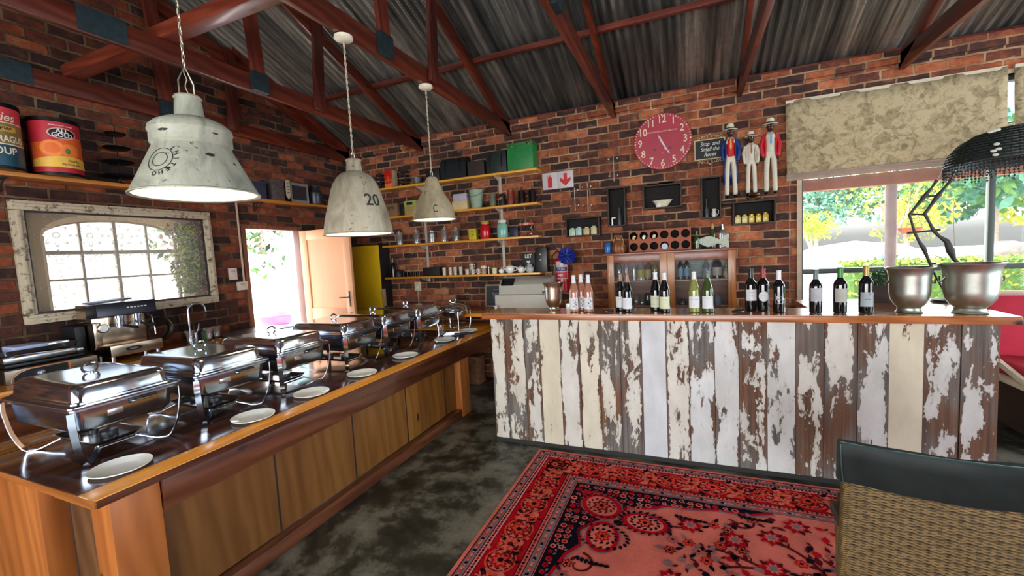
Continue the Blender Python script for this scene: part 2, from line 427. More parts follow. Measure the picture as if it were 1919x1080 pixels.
# ------------------------------------------------------------------ roof trusses
M_plate = pm('steel_gusset', '2b3a40', .5, .6, .2, 20)
TX = [-4.655, -3.385, -2.065, -.772, .496, 1.807, 3.11, 4.42]
names = ['flat against the left gable wall', 'over the buffet table, nearest the gable', 'carrying the pendant lamps above the buffet table', 'ending above the wall clock side of the shelves',
         'ending just right of the red clock', 'ending above the patterned blind', 'beyond the right end of the blind', 'farthest right over the sofa']
SL = .42
for k, (x, nm) in enumerate(zip(TX, names)):
    t = thing('roof_truss', 'reddish pine roof truss '+nm, 'roof truss', (x, 0, 0), 0, 'roof trusses')
    b = MB().use(M_pine_r); b.span((-.022, YF, 3.13), (.022, YB+.06, 3.275), .004); b.build('tie_beam', t)
    for sgn in (1, -1):
        b = MB().use(M_pine_r)
        ye = YB+.45 if sgn > 0 else YF-.4
        ra = Vector((0, RIDGE_Y, roof_z(RIDGE_Y)-.125)); rb = Vector((0, ye, roof_z(ye)-.125))
        b.beam(ra, rb, .044, .135, (0, 0, 1), .004)
        b.build('rafter', t)
    for (ya, za, yb_, zb, off) in ((2.67, 3.16, 2.60, roof_z(2.6)-.1, .045), (3.30, 3.16, 3.36, roof_z(3.36)-.02, .045), (.55, 3.2, .55, 5.1, .045)):
        if k in (1, 0, 2) or ya != 3.30:
            b = MB().use(M_pine_rz); b.beam((off, ya, za), (off, yb_, zb), .036, .115, (0, 1, 0), .003)
            b.build('strut', t)
    if k == 0:
        b = MB().use(M_pine_rz); b.beam((.05, 4.95, 3.3), (.05, 3.35, 4.05), .036, .1, (1, 0, 0), .003); b.build('strut', t)
    for y0, y1 in ((1.5, 1.75), (2.60, 2.74)):
        b = MB().use(M_plate); h0 = 3.12 if y0 < 2 else 3.15
        b.span((.0235, y0, 3.135), (.066 if y0 > 2 else .028, y1, 3.29))
        b.build('gusset_plate', t)
# runner tying the trusses and purlins under the sheets
def run_beam(name, label, cat, p, q, w, h, grp=None):
    b = MB().use(M_pine_rx); b.beam(p, q, w, h, (0, 0, 1), .003); o = b.build(name); tag(o, label, cat, grp); return o
run_beam('binder_beam', 'reddish pine binder crossing the tie beams above the nearest pendant lamp', 'beam', (-4.69, 2.0, 3.325), (-2.09, 2.0, 3.325), .11, .09)
for yy, nm in ((4.17, 'lowest purlin, just above the back wall shelves'), (3.0, 'middle purlin of the corrugated roof slope'), (1.85, 'third purlin up the roof slope'), (.75, 'purlin beside the roof ridge'), (-.9, 'purlin on the camera side of the ridge'), (-2.4, 'purlin on the camera side slope near the glass front')):
    z = roof_z(yy)-.048
    run_beam('purlin', 'reddish pine '+nm, 'purlin', (XL-.05, yy, z), (XR, yy, z), .05, .05, 'roof purlins')

# ------------------------------------------------------------------ the garden outside
M_paving = pm('pale_paving', (.62, .58, .52, 1), .8, 0, .12, 5)
M_grass = pm('lawn_grass', (.33, .42, .08, 1), .9, 0, .35, 30, .5)
M_sand = pm('garden_gravel', (.72, .66, .58, 1), .9, 0, .12, 20)
b = MB().use(M_sand); b.span((-30, YB+WT, -.15), (60, 60, -.04)); struct('garden_ground', b)
b = MB().use(M_paving); b.span((-30, -20, -.14), (XL-WT, YB+WT, -.03)); struct('side_yard_ground', b)
b = MB().use(M_paving); b.span((XL-WT, -20, -.14), (60, YF-.3, -.03)); b.span((XR+.3, YF-.3, -.14), (60, YB+WT, -.03)); struct('terrace_ground', b)
# hedge, plants and veranda seen through the bar window
def leafy(b, pts_fn, n, s, mats, flat=.5):
    for i in range(n):
        p = pts_fn(); b.use(random.choice(mats))
        a = Vector((random.uniform(-1, 1), random.uniform(-1, 1), random.uniform(-1, 1))).normalized()
        c = a.cross(Vector((random.uniform(-1, 1), random.uniform(-1, 1), random.uniform(-1, 1)))).normalized()
        k = s*random.uniform(.6, 1.3)
        q = [p-a*k, p+c*k*.45, p+a*k, p-c*k*.45]
        f = b.bm.faces.new([b.bm.verts.new(x) for x in q]); f.material_index = b.cur
G1 = pm('leaf_lime', (.42, .55, .06, 1), .6, 0, .3, 6); G2 = pm('leaf_green', (.10, .26, .05, 1), .6, 0, .3, 6)
G3 = pm('leaf_teal', (.10, .30, .20, 1), .6, 0, .3, 6); G4 = pm('leaf_dark', (.03, .09, .04, 1), .6, 0, .3, 6)
G5 = pm('leaf_yellow', (.6, .55, .08, 1), .6, 0, .3, 6); M_trunk = pm('pale_bark', (.42, .34, .28, 1), .85, 0, .25, 8, .4)
core = pm('hedge_core', (.09, .2, .03, 1), .9, 0, .4, 12, .6)
b = MB().use(core); b.span((3.2, 11.1, -.05), (17, 11.9, 1.02))
leafy(b, lambda: Vector((random.uniform(3.1, 17), random.choice((11.08, random.uniform(11.1, 11.9))), random.uniform(0, 1.08))) if random.random() < .5 else Vector((random.uniform(3.1, 17), random.uniform(11.08, 11.9), 1.06)), 7000, .07, [G1, G2, G1])
tag(b.build('clipped_hedge', None, False), 'low clipped green hedge running across the garden outside the bar window', 'hedge')
def mound(c, rx, ry, h, m, name, label, cat):
    b = MB().use(m); b.lathe([(1, 0), (.93, .3), (.75, .62), (.45, .88), (0, 1)], c, 36, Matrix.Diagonal((rx, ry, h)))
    o = b.build(name); return tag(o, label, cat)
mound((14.5, 20, -.1), 5.5, 3, 1.1, M_grass, 'grass_mound', 'yellow green lawn mound behind the hedge at the right of the view', 'lawn')
mound((5.9, 20.5, -.1), 3.0, 3, 1.55, pm('white_boulder', (.75, .72, .68, 1), .8, 0, .1, 3, .3), 'white_mound', 'bright white gravel mound behind the hedge beside the window edge', 'mound')
def palm(c, h, n, L, mats, name, label, spiky=True):
    t = thing(name, label, 'palm', c)
    if h > .3:
        b = MB().use(M_trunk); b.tube([(0, 0, 0), (.05*h, 0, h*.5), (.02, 0, h)], [.16, .12, .09], 10); b.build('trunk', t)
    b = MB()
    for i in range(n):
        a = i*2.4+random.uniform(-.2, .2); el = math.radians(random.uniform(5, 75)); b.use(random.choice(mats))
        pr = None
        for k in range(7):
            s_ = k/6; r = L*s_*math.cos(el*(1-.3*s_)); z = h+L*s_*math.sin(el)-L*.35*s_*s_
            w = .06*L*math.sin(math.pi*min(1, .15+.85*s_)); p = Vector((r*math.cos(a), r*math.sin(a), z)); sd = Vector((-math.sin(a), math.cos(a), 0))*w
            cur = (b.bm.verts.new(p-sd), b.bm.verts.new(p+sd))
            if pr: f = b.bm.faces.new((pr[0], pr[1], cur[1], cur[0])); f.material_index = b.cur
            pr = cur
    b.build('fronds', t, False); return t
palm((4.6, 13.9, .15), .25, 46, 1.25, [G3, G2], 'cycad_palm', 'spiky green cycad beside the pale trunk, left of the veranda post')
palm((6.3, 14.2, .15), .25, 46, 1.25, [G3, G3, G2], 'cycad_palm', 'blue green cycad just right of the veranda post')
palm((22, 31, -.04), .4, 60, 3.6, [G5, G1], 'grass_palm', 'yellow green arching clump in the far right of the garden')
def tree(c, h, r, mats, name, label, n=2600, trunk=True, lean=0., sq=.8):
    t = thing(name, label, 'tree', c)
    if trunk:
        b = MB().use(M_trunk); b.tube([(0, 0, 0), (lean*.4, 0, h*.4), (lean, 0, h*.85)], [.16, .11, .05], 8)
        for a in (0, 2, 4): b.tube([(lean*.5, 0, h*.5), (lean+math.cos(a)*r*.6, math.sin(a)*r*.6, h)], [.06, .02], 6)
        b.build('trunk', t)
    b = MB()
    blobs = [(Vector((random.gauss(0, .5)*r+lean, random.gauss(0, .5)*r, h+random.gauss(0, .35)*r*sq)), r*random.uniform(.35, .6)) for _ in range(9)]
    def pt():
        q, rr = random.choice(blobs); d = Vector((random.gauss(0, 1), random.gauss(0, 1), random.gauss(0, 1))).normalized()
        return q+d*rr*random.uniform(.75, 1)
    leafy(b, pt, n, r*.085, mats); b.build('foliage', t, False); return t
tree((5.5, 15.9, 0), 3.1, 1.1, [G2, G4, G1], 'garden_tree', 'slim pale-trunked tree rising behind the hedge, left of the veranda post', 900)
tree((8.2, 36, -.05), 3.45, 2.6, [G3, G3, G4], 'garden_bush', 'blue green bush left of the pale slim trunk', 1800)
tree((5.7, 26, -.05), 2.2, 1.2, [G1, G1], 'garden_bush', 'small lime green bush nearest the left window edge', 900)
tree((9.6, 26.2, -.05), 2.75, 1.5, [G1, G5], 'garden_bush', 'lime green bush directly left of the veranda post', 1400)
tree((15.5, 32, -.05), 5.6, 4.6, [G3, G2, G3], 'garden_tree', 'broad blue green tree behind the veranda post and the lamp arms', 3600)
tree((25, 41, -.05), 5.9, 4.6, [G1, G5, G2], 'garden_tree', 'yellow green tree left of the dark window mullion', 3200)
tree((42, 52, -.05), 7, 6, [G2, G5, G3], 'garden_tree', 'yellow green tree right of the dark window mullion', 3200)
b = MB().use(pm('grey_rock', (.3, .27, .25, 1), .9, 0, .35, 3, .8))
for i in range(16):
    b.sphere((12+i*.95+random.uniform(-.3, .3), 24.2+random.uniform(-.5, .5), .75), random.uniform(.35, .6), (1.2, .9, .7), 8)
tag(b.build('rock_border'), 'row of grey rocks along the garden bank', 'rocks', None, 'stuff')
M_post = pm('veranda_post', '9a8a8c', .6, 0, .12, 6)
b = MB().use(M_post); b.cyl((2.60, 7.6, -.04), (2.60, 7.6, 2.5), .062, None, 20); b.span((2.50, 7.5, -.04), (2.70, 7.7, .06), .006)
tag(b.build('veranda_post'), 'round grey veranda post standing outside the bar window', 'post')
b = MB().use(pm('veranda_beam', (.28, .10, .06, 1), .7, 0, .2, 4)); b.span((-1, 7.52, 2.33), (12, 7.68, 2.50), .01)
tag(b.build('veranda_beam'), 'brown veranda beam crossing the top of the bar window view', 'beam')
b = MB().use(M_iron)
for i in range(120): b.span((-1+i*.11, YB+.5, 2.62-.0), (-1+i*.11+.055, 7.9, 2.63))
b.span((-1, YB+.5, 2.625), (12, 7.9, 2.635)); tag(b.build('veranda_roof', None, False), 'iron veranda roof outside the bar window', 'roof')
# hanging clay bowl outside
t = thing('hanging_planter', 'orange clay bowl hanging on thin wires outside the window, behind the lamp arms', 'hanging pot', (2.80, 7.56, 1.70))
b = MB().use(pm('clay_bowl', 'd27a55', .7)); b.lathe([(0, -.07), (.09, -.06), (.13, .0), (.13, .02), (.12, .02), (.11, 0), (0, -.02)], seg=24); b.build('bowl', t)
b = MB().use(M_trunk)
for a in (0, 2.1, 4.2): b.tube([(.125*math.cos(a), .125*math.sin(a), .015), (0, 0, .50), (0, 0, .64)], .003, 4)
b.build('wire', t)

# ------------------------------------------------------------------ bar window: green-black steel frame, sill, panes
M_wframe = pm('window_steel', '3c463f', .45, .2, .1, 10)
M_pane = glassy('window_glass', (1, 1, 1), .0, .02, (.9, .95, .95))
b = MB().use(M_wframe)
yw0, yw1 = YB+.06, YB+.11
for x in (WX0+.0, 2.455, 3.6, WX1-.045): b.span((x, yw0, WZ0), (x+.045, yw1, WZ1), .004)
for z in (WZ0, 1.285, WZ1-.04): b.span((WX0, yw0-.005, z), (WX1, yw1+.005, z+.05), .004)
w1 = b.build('window_1'); tag(w1, kind='structure')
for i, (xa, xb) in enumerate(((WX0+.04, 2.46), (2.495, 3.605), (3.64, WX1-.04))):
    b = MB().use(M_pane); b.span((xa, YB+.083, WZ0+.045), (xb, YB+.087, WZ1-.035)); b.build('pane', w1, False)
b = MB().use(wood('sill_wood', ('6a4a30', '8a6a4a', 'a88a66'), 'x', .5)); b.span((WX0-.03, YB-.10, WZ0-.035), (WX1+.03, YB+.06, WZ0+.0), .006); b.build('window_sill', w1)
# pale timber lining round the opening
M_lin = pm('pale_reveal', 'b9a48c', .7, 0, .12, 9)
b = MB().use(M_lin); b.span((WX0-.022, YB-.012, WZ0), (WX0+.02, YB+.12, WZ1)); b.span((WX0-.022, YB-.012, WZ1-.0), (WX1, YB+.12, WZ1+.035)); struct('trim_3', b)

# ------------------------------------------------------------------ doorway and open door
M_dframe = wood('door_frame_wood', ('5a2f22', '7c4a36', '9a6a50'), 'z', .5)
b = MB().use(M_dframe)
b.span((XL-.10, DY0-.03, 0), (XL+.012, DY0+.02, DZ1+.03), .003); b.span((XL-.10, DY1-.02, 0), (XL+.012, DY1+.03, DZ1+.03), .003); b.span((XL-.10, DY0+.02, DZ1-.02), (XL+.012, DY1-.02, DZ1+.03), .003)
tag(b.build('trim_4'), kind='structure')
b = MB().use(pm('turquoise_reveal', 'a4ccd0', .7)); b.span((XL-WT, DY1-.004, 0), (XL-.10, DY1+.0, DZ1)); b.span((XL-WT, DY0, 0), (XL-.10, DY0+.004, DZ1)); tag(b.build('trim_5'), kind='structure')
dr = thing('door_1', 'pale peach painted panel door standing open into the room', 'door', (XL+.02, DY1+.005, 0)); del dr['label'], dr['category']; dr['kind'] = 'structure'
dr.rotation_euler[2] = .03
DW = .80
M_peach = pm('peach_door', 'e3a67a', .5, 0, .07, 5, 0, .1, (1, 1, .2))
b = MB().use(M_peach)
b.span((0, -.04, .02), (.11, 0, 2.09), .004); b.span((DW-.11, -.04, .02), (DW, 0, 2.09), .004)
for z0, z1 in ((.02, .22), (.92, 1.08), (1.97, 2.09)): b.span((.11, -.04, z0), (DW-.11, 0, z1), .004)
b.build('door_frame', dr)
b = MB().use(M_peach); b.span((.10, -.028, .2), (DW-.10, -.012, .94)); b.span((.10, -.028, 1.06), (DW-.10, -.012, 1.98)); b.build('panel', dr)
b = MB().use(metal('dull_brass', '8a8478', .3)); b.span((DW-.075, -.046, 1.10), (DW-.045, -.04, 1.30), .003); b.tube([(DW-.06, -.04, 1.22), (DW-.06, -.085, 1.22), (DW-.08, -.09, 1.22), (DW-.18, -.088, 1.22)], .008, 8)
b.tube([(DW-.06, 0, 1.22), (DW-.06, .045, 1.22), (DW-.18, .05, 1.22)], .008, 8)
b.build('door_handle', dr)
# beyond the doorway: pale yard wall, turquoise column, tree, pink tub
b = MB().use(pm('turquoise_column', '9ac8cc', .7)); b.span((-5.6, 4.62, -.03), (-5.35, 4.92, 3)); tag(b.build('turquoise_pillar'), 'turquoise painted pillar outside the open door', 'pillar')
tree((-8.2, 5.0, 0), 2.2, .9, [G2, M_trunk, G4], 'yard_tree', 'bare-branched tree in the bright yard outside the open door', 500, True, .4)
b = MB().use(pm('yard_grass', (.5, .62, .3, 1), .9)); b.span((-14, 5.5, -.03), (-9, 9.5, .02)); tag(b.build('grass_patch'), 'small grass patch in the yard beyond the open door', 'grass', None, 'stuff')
b = MB().use(pm('pink_plastic', 'd88ac0', .5)); pq = at(526, 600, X=-6.3); b.lathe([(0, 0), (.26, 0), (.33, .13), (.35, .14), (.35, .16), (.32, .16), (.26, .04), (0, .04)], (-6.3, pq.y, pq.z-.05), 28)
b.use(pm('bench_white', 'e6e2dc', .6)).span((-6.7, pq.y-.4, -.03), (-5.9, pq.y+.4, pq.z-.051))
tag(b.build('pink_tub'), 'bright pink plastic tub on a low white stand outside the door', 'tub')
b = MB().use(pm('yard_wall_white', (.8, .78, .74, 1), .8)); b.span((-16, -6, 0), (-15.8, 14, 2.2)); tag(b.build('yard_wall', None, False), 'long pale boundary wall beyond the side yard', 'wall')

# ------------------------------------------------------------------ left window: whitewashed frame, lace-patterned pane, arched window in a cream wall, ivy
xo = XL-.66
M_cream = pm('cream_plaster', 'cdb48c', .85, 0, .1, 5, .15)
qa, qb = at(84, 470, X=xo), at(335, 470, X=xo)
cy, hw = (qa.y+qb.y)/2, (qb.y-qa.y)/2     # arch centre and half width on the outer plane
AZ0, AZs, AZt = 1.20, at(84, 442, X=xo).z, at(218, 414, X=xo).z
arc = [(cy+hw*math.cos(math.pi*i/16), AZs+(AZt-AZs)*math.sin(math.pi*i/16)) for i in range(17)]
b = MB().use(M_cream)
y_out0, y_out1, z_out0, z_out1 = .9, 3.25, .6, 2.95
def ringpts(k, kz, dz=0): return [(cy-hw*k, AZ0-dz)]+[(cy+hw*k*math.cos(math.pi*i/16), AZs+(AZt-AZs)*kz*math.sin(math.pi*i/16)) for i in range(16, -1, -1)]+[(cy+hw*k, AZ0-dz)]
ra_, rb_ = ringpts(1, 1), ringpts(1.16, 1.32, .04)
xi = xo+.20
# splayed reveal from the arched window to the inner face, then the face round it
for i in range(len(ra_)-1):
    (ya, za), (yb_, zb) = ra_[i], ra_[i+1]; (yc, zc), (yd, zd) = rb_[i], rb_[i+1]
    f = b.bm.faces.new([b.bm.verts.new(q) for q in ((xo, ya, za), (xo, yb_, zb), (xi, yd, zd), (xi, yc, zc))]); f.material_index = b.cur
b.prism([(ra_[0][0], AZ0), (ra_[-1][0], AZ0), (rb_[-1][0], AZ0-.04), (rb_[0][0], AZ0-.04)], 0, (xo, 0, 0), (0, 1, 0), (0, 0, 1))
b.span((xo, cy-hw*1.16, AZ0-.06), (xi, cy+hw*1.16, AZ0-.01))
yl, yr = cy-hw*1.16, cy+hw*1.16
b.span((xo-.1, y_out0, z_out0), (xi, yl, z_out1)); b.span((xo-.1, yr, z_out0), (xi, y_out1, z_out1)); b.span((xo-.1, yl, z_out0), (xi, yr, AZ0-.04))
for (ya, za), (yb_, zb) in zip(rb_[1:-1], rb_[2:-1]): b.prism([(ya, za), (yb_, zb), (yb_, z_out1), (ya, z_out1)], .3, (xi-.3, 0, 0), (0, 1, 0), (0, 0, 1)) if abs(ya-yb_) > 1e-5 else None
b.span((xo-.1, y_out0, z_out1-.05), (XL-WT, y_out1, z_out1)); b.span((xo-.1, y_out0-.05, z_out0), (XL-WT, y_out0, z_out1)); b.span((xo, 3.19, z_out0), (XL-WT, 3.25, z_out1))
struct('wall_alcove', b)
M_munt = pm('grey_muntin', 'a9a59c', .6, 0, .1, 8)
b = MB().use(M_munt)
for zz_ in (0,): pass
for yy, w_ in ((cy-hw/2, .018), (cy, .026), (cy+hw/2, .018)): b.span((xo-.08, yy-w_/2, AZ0), (xo-.045, yy+w_/2, AZs+(AZt-AZs)*math.sqrt(1-((yy-cy)/hw)**2)))
for zz, w_ in ((at(84, 553, X=xo).z*0+at(88, 527, X=xo).z, .02), (at(88, 474, X=xo).z, .035)): b.span((xo-.083, cy-hw, zz-w_/2), (xo-.042, cy+hw, zz+w_/2))
b.tube([(xo-.06, y_, z_) for y_, z_ in arc], .014, 6); b.span((xo-.08, cy-hw-.01, AZ0), (xo-.04, cy-hw+.02, AZs)); b.span((xo-.08, cy+hw-.02, AZ0), (xo-.04, cy+hw+.01, AZs)); b.span((xo-.08, cy-hw, AZ0-.01), (xo-.04, cy+hw, AZ0+.025))
w2 = b.build('window_2'); tag(w2, kind='structure')
b = MB().use(M_pane); b.prism([(cy-hw, AZ0)]+[(y_, z_) for y_, z_ in arc[::-1]]+[(cy+hw, AZ0)], .003, (xo-.06, 0, 0), (0, 1, 0), (0, 0, 1)); b.build('pane', w2, False)
# ivy inside the alcove, right side
b = MB()
def ivy():
    z = random.uniform(1.42, 2.14); w = .10+.10*math.sin((z-1.4)*6)**2
    return Vector((XL-.17+random.uniform(-.09, .09), 2.86+random.uniform(-w*.8, .06), z))
leafy(b, ivy, 1500, .022, [G2, G1, G2, G4]); tag(b.build('ivy_plant', None, False), 'green trailing ivy behind the right side of the framed window', 'plant')
# whitewashed, worn timber frame
N = NT('whitewashed_frame'); v = N.co(scale=(1, 1, 1)); n = N.noise(v, 26, 6, .7, .6); n2 = N.noise(N.co(scale=(1, 3, 3)), 9, 3)
N.set(base=N.ramp(N.math('ADD', N.math('MULTIPLY', n, .45), N.math('MULTIPLY', n2, .55)), [(.37, hexc('4a3a2c')), (.43, hexc('8d7c66')), (.48, hexc('b9ab92'))]), rough=.6); N.bump(n, .4, .004); M_ww = N.m
M_dk = pm('dark_bead', '2a1d1a', .5)
fy0, fy1, fz0, fz1 = 1.535, 2.985, 1.305, 2.255
fr = thing('window_frame', 'large whitewashed distressed picture-style frame around the left window', 'frame', (XL, 0, 0))
for nm, (a, c) in {'frame_rail': ((fy0, fz1-.075), (fy1, fz1)), 'frame_rail.b': ((fy0, fz0), (fy1, fz0+.075)), 'frame_stile': ((fy0, fz0+.075), (fy0+.075, fz1-.075)), 'frame_stile.b': ((fy1-.075, fz0+.075), (fy1, fz1-.075))}.items():
    b = MB().use(M_ww); b.span((.002, a[0], a[1]), (.045, c[0], c[1]), .01)
    if 'rail' in nm: zc = (a[1]+c[1])/2; b.span((.04, a[0]+.012, zc-.012), (.06, c[0]-.012, zc+.012), .006)
    else: yc = (a[0]+c[0])/2; b.span((.04, yc-.012, a[1]), (.06, yc+.012, c[1]), .006)
    b.build(nm.split('.')[0], fr)
b = MB().use(M_dk)
for a, c in (((fy0+.065, fz1-.09), (fy1-.065, fz1-.072)), ((fy0+.065, fz0+.072), (fy1-.065, fz0+.09)), ((fy0+.065, fz0+.09), (fy0+.085, fz1-.09)), ((fy1-.085, fz0+.09), (fy1-.065, fz1-.09))): b.span((.0, a[0], a[1]), (.03, c[0], c[1]))
b.build('inner_bead', fr)
# lace patterned pane
N = NT('lace_glass'); sep = N.n('SeparateXYZ'); N.L(N.co(), sep.inputs[0])
cmb = N.n('CombineXYZ'); N.L(N.math('FRACT', N.math('DIVIDE', sep.outputs[1], .21)), cmb.inputs[0]); N.L(N.math('FRACT', N.math('DIVIDE', sep.outputs[2], .21)), cmb.inputs[1])
va = N.n('VectorMath', operation='SUBTRACT'); N.L(cmb.outputs[0], va.inputs[0]); va.inputs[1].default_value = (.5, .5, 0)
s2 = N.n('SeparateXYZ'); N.L(va.outputs[0], s2.inputs[0])
ang = N.math('ARCTAN2', s2.outputs[1], s2.outputs[0]); ln = N.n('VectorMath', operation='LENGTH'); N.L(va.outputs[0], ln.inputs[0])
pet = N.math('MULTIPLY', N.math('ABSOLUTE', N.math('COSINE', N.math('MULTIPLY', ang, 4))), .42)
d = N.math('ABSOLUTE', N.math('SUBTRACT', ln.outputs['Value'], pet)); line = N.math('SUBTRACT', 1., N.step(d, .012, .05))
d2 = N.math('ABSOLUTE', N.math('SUBTRACT', ln.outputs['Value'], .1)); line = N.math('MAXIMUM', line, N.math('SUBTRACT', 1., N.step(d2, .008, .03)))
tr = N.n('BsdfTransparent'); tl = N.n('BsdfTranslucent'); tl.inputs[0].default_value = (.75, .7, .62, 1); df = N.n('BsdfDiffuse'); df.inputs[0].default_value = (.5, .42, .36, 1)
m0 = N.n('MixShader'); m0.inputs[0].default_value = .5; N.L(tl.outputs[0], m0.inputs[1]); N.L(df.outputs[0], m0.inputs[2])
m1 = N.n('MixShader'); N.L(N.math('MULTIPLY_ADD', line, .42, .16), m1.inputs[0]); N.L(tr.outputs[0], m1.inputs[1]); N.L(m0.outputs[0], m1.inputs[2]); N.L(m1.outputs[0], N.out.inputs[0])
b = MB().use(N.m); b.span((.004, fy0+.07, fz0+.08), (.007, fy1-.07, fz1-.08)); b.build('patterned_pane', fr, False)
# ================================================================== the bar
BX0, BX1, BY = -1.62, 1.655, 3.325
M_top = wood('bar_top_pine', ('8a5426', 'b0713a', 'c98d55'), 'x', .22, .55, 7, .05, knots=True)
M_edge = wood('bar_edge_pine', ('6a3418', '96542a', 'b9733e'), 'x', .3, .4, 7, .1)
M_dark = pm('black_plinth', '17150f', .6)
# flaking white paint over weathered boards; per board values come with the mesh
N = NT('flaking_paint'); v = N.co()
at_ = N.n('Attribute', attribute_name='board'); sp = N.n('SeparateColor'); N.L(at_.outputs['Color'], sp.inputs[0])
rnd, amt, ton = sp.outputs[0], sp.outputs[1], sp.outputs[2]
uvm = N.n('UVMap'); su = N.n('SeparateXYZ'); N.L(uvm.outputs[0], su.inputs[0])
off = N.n('CombineXYZ'); N.L(N.math('MULTIPLY', rnd, 31.), off.inputs[0]); N.L(N.math('MULTIPLY', rnd, 17.), off.inputs[2])
def shifted(sc):
    va = N.n('VectorMath', operation='MULTIPLY_ADD'); N.L(v, va.inputs[0]); va.inputs[1].default_value = sc; N.L(off.outputs[0], va.inputs[2]); return va.outputs[0]
big = N.noise(shifted((7, 1, 1.9)), 1., 2, .5, .3)
nz = N.noise(shifted((15, 1, 5.5)), 1., 7, .62, .5)
tiny = N.noise(shifted((60, 1, 26)), 1., 4, .6)
u = su.outputs[0]; w = su.outputs[1]
edge = N.math('MINIMUM', u, N.math('SUBTRACT', w, u))              # metres from the board's edge
ed = N.math('SUBTRACT', 1., N.step(edge, .0, .022))
f = N.math('ADD', N.math('MULTIPLY', big, .55), N.math('MULTIPLY', nz, .5))
f = N.math('ADD', f, N.math('MULTIPLY', N.math('SUBTRACT', tiny, .5), .20))
f = N.math('ADD', f, N.math('MULTIPLY', ed, N.math('MULTIPLY', amt, .13)))
th = N.math('MULTIPLY_ADD', amt, -.255, .745)
peel = N.step(N.math('SUBTRACT', f, th), -.004, .006)
streak = N.noise(N.co(scale=(40, 1, 1.2)), 1., 5, .6)
woodc = N.mix(N.step(N.noise(shifted((4, 1, 1.5)), 1., 3), .42, .6), N.ramp(streak, [(.3, hexc('3a2316')), (.7, hexc('6f4a31'))]), N.ramp(streak, [(.3, hexc('3d3835')), (.7, hexc('77706a'))]))
paint = N.mix(ton, hexc('c3c6cc'), hexc('cdc2a8'))
grime = N.noise(shifted((5, 1, 2.4)), 1., 5, .6)
paint = N.mix(1., paint, N.ramp(grime, [(.3, (.74, .73, .70)), (.65, (1.02, 1.02, 1.02))]), 'MULTIPLY')
paint = N.mix(N.math('MULTIPLY', N.step(N.math('SUBTRACT', f, th), -.05, 0.), .3), paint, hexc('8f8672'))
N.set(base=N.mix(peel, paint, woodc), rough=N.math('MULTIPLY_ADD', peel, .3, .45))
N.bump(N.math('ADD', N.math('MULTIPLY', N.math('SUBTRACT', 1., peel), 1.), N.math('MULTIPLY', streak, .3)), .6, .002)
M_peel = N.m
pxs = [919, 945, 980, 1010, 1047, 1084, 1121, 1160, 1201, 1246, 1290, 1338, 1384, 1437, 1491, 1545, 1608, 1667, 1733, 1803, 1876]
amts = [.7, .78, .8, .45, .72, .6, .82, .87, 0., .7, .72, .62, .8, .55, .87, .88, .72, .25, .84, .82]
tons = [.6, .6, .5, .9, .5, .8, .6, .5, .05, .5, .2, .25, .4, .3, .5, .5, .3, .9, .3, .3]
xs = [at(p, 601 + (p-919)*.0073, Y=BY).x for p in pxs]
bar = thing('bar_counter', 'long bar counter fronted with flaking white painted boards under a pine top', 'bar', ((BX0+BX1)/2, BY, 0))
ox = (BX0+BX1)/2
b = MB().use(M_peel); bm = b.bm
cl = bm.loops.layers.float_color.new('board'); uv = bm.loops.layers.uv.new('UVMap')
random.seed(3)
for i in range(20):
    x0_, x1_ = xs[i]-ox+.0015, xs[i+1]-ox-.0015; dy = random.uniform(-.004, .003)
    n0 = len(bm.faces); b.span((x0_, dy, .035), (x1_, .022, 1.095)); bm.faces.ensure_lookup_table()
    c = (random.random(), amts[i], tons[i], 1)
    for f_ in list(bm.faces)[n0:]:
        for lp in f_.loops: lp[cl] = c; lp[uv].uv = (lp.vert.co.x-x0_, x1_-x0_)
for e_ in range(5):       # boards of the right end
    n0 = len(bm.faces); y0_ = .022+e_*.105; b.span((BX1-ox-.022, y0_, .035), (BX1-ox, y0_+.1, 1.095))
    for f_ in list(bm.faces)[n0:]:
        for lp in f_.loops: lp[cl] = (random.random(), .8, .4, 1); lp[uv].uv = (.05, .1)
b.build('front_boards', bar, False)
b = MB().use(M_dark); b.span((BX0-ox-.0, -.004, 0), (BX1-ox, .02, .035)); b.build('plinth', bar, False)
b = MB().use(wood('bar_carcass', ('4a2a18', '6a3e22', '7c4e2e'), 'z', .6)); b.span((BX0-ox+.005, .03, 0), (BX1-ox-.03, .3, 1.09)); b.build('carcass', bar, False)
bt = MB().use(M_edge)
bt.span((BX0-ox-.05, -.065, 1.102), (BX1-ox+.055, .30, 1.145), .006)
bt.span((.78-ox, .301, 1.102), (BX1-ox+.055, .80, 1.145), .006)
bt.use(M_top); bt.span((BX0-ox-.048, -.06, 1.145), (BX1-ox+.05, .30, 1.150)); bt.span((.782-ox, .30, 1.145), (BX1-ox+.05, .798, 1.150))
bt.build('counter_top', bar)

# ================================================================== buffet table
M_bt = wood('buffet_top_dark', ('2c150c', '432214', '5a3220'), 'y', .16, .8, 6, .05, plank=.135, plank_axis='x', seed=.3)
M_bo = wood('buffet_orange_board', ('c87a14', 'e09422', 'eca830'), 'y', .4, .12, 6, .05, knots=False, con=.2)
M_bf = wood('buffet_dark_apron', ('3a1c0e', '5a301c', '7c4a2e'), 'y', .32, .3, 6, .1)
M_bp = wood('buffet_panel', ('6a3e14', '85541e', '9a682c'), 'z', .45, .15, 6, .1, plank=.62, plank_axis='y', con=.3)
M_bl = wood('buffet_leg', ('8c4a1c', 'a86028', 'bc7438'), 'z', .4, .2, 6, .1, con=.3)
M_bx = wood('buffet_end_rail', ('8a4c1c', 'a8662c', 'bf8040'), 'x', .35, .3, 6, .1)
TX0, TX1, TY0, TY1, TZ = -3.42, -2.125, .815, 4.98, .79
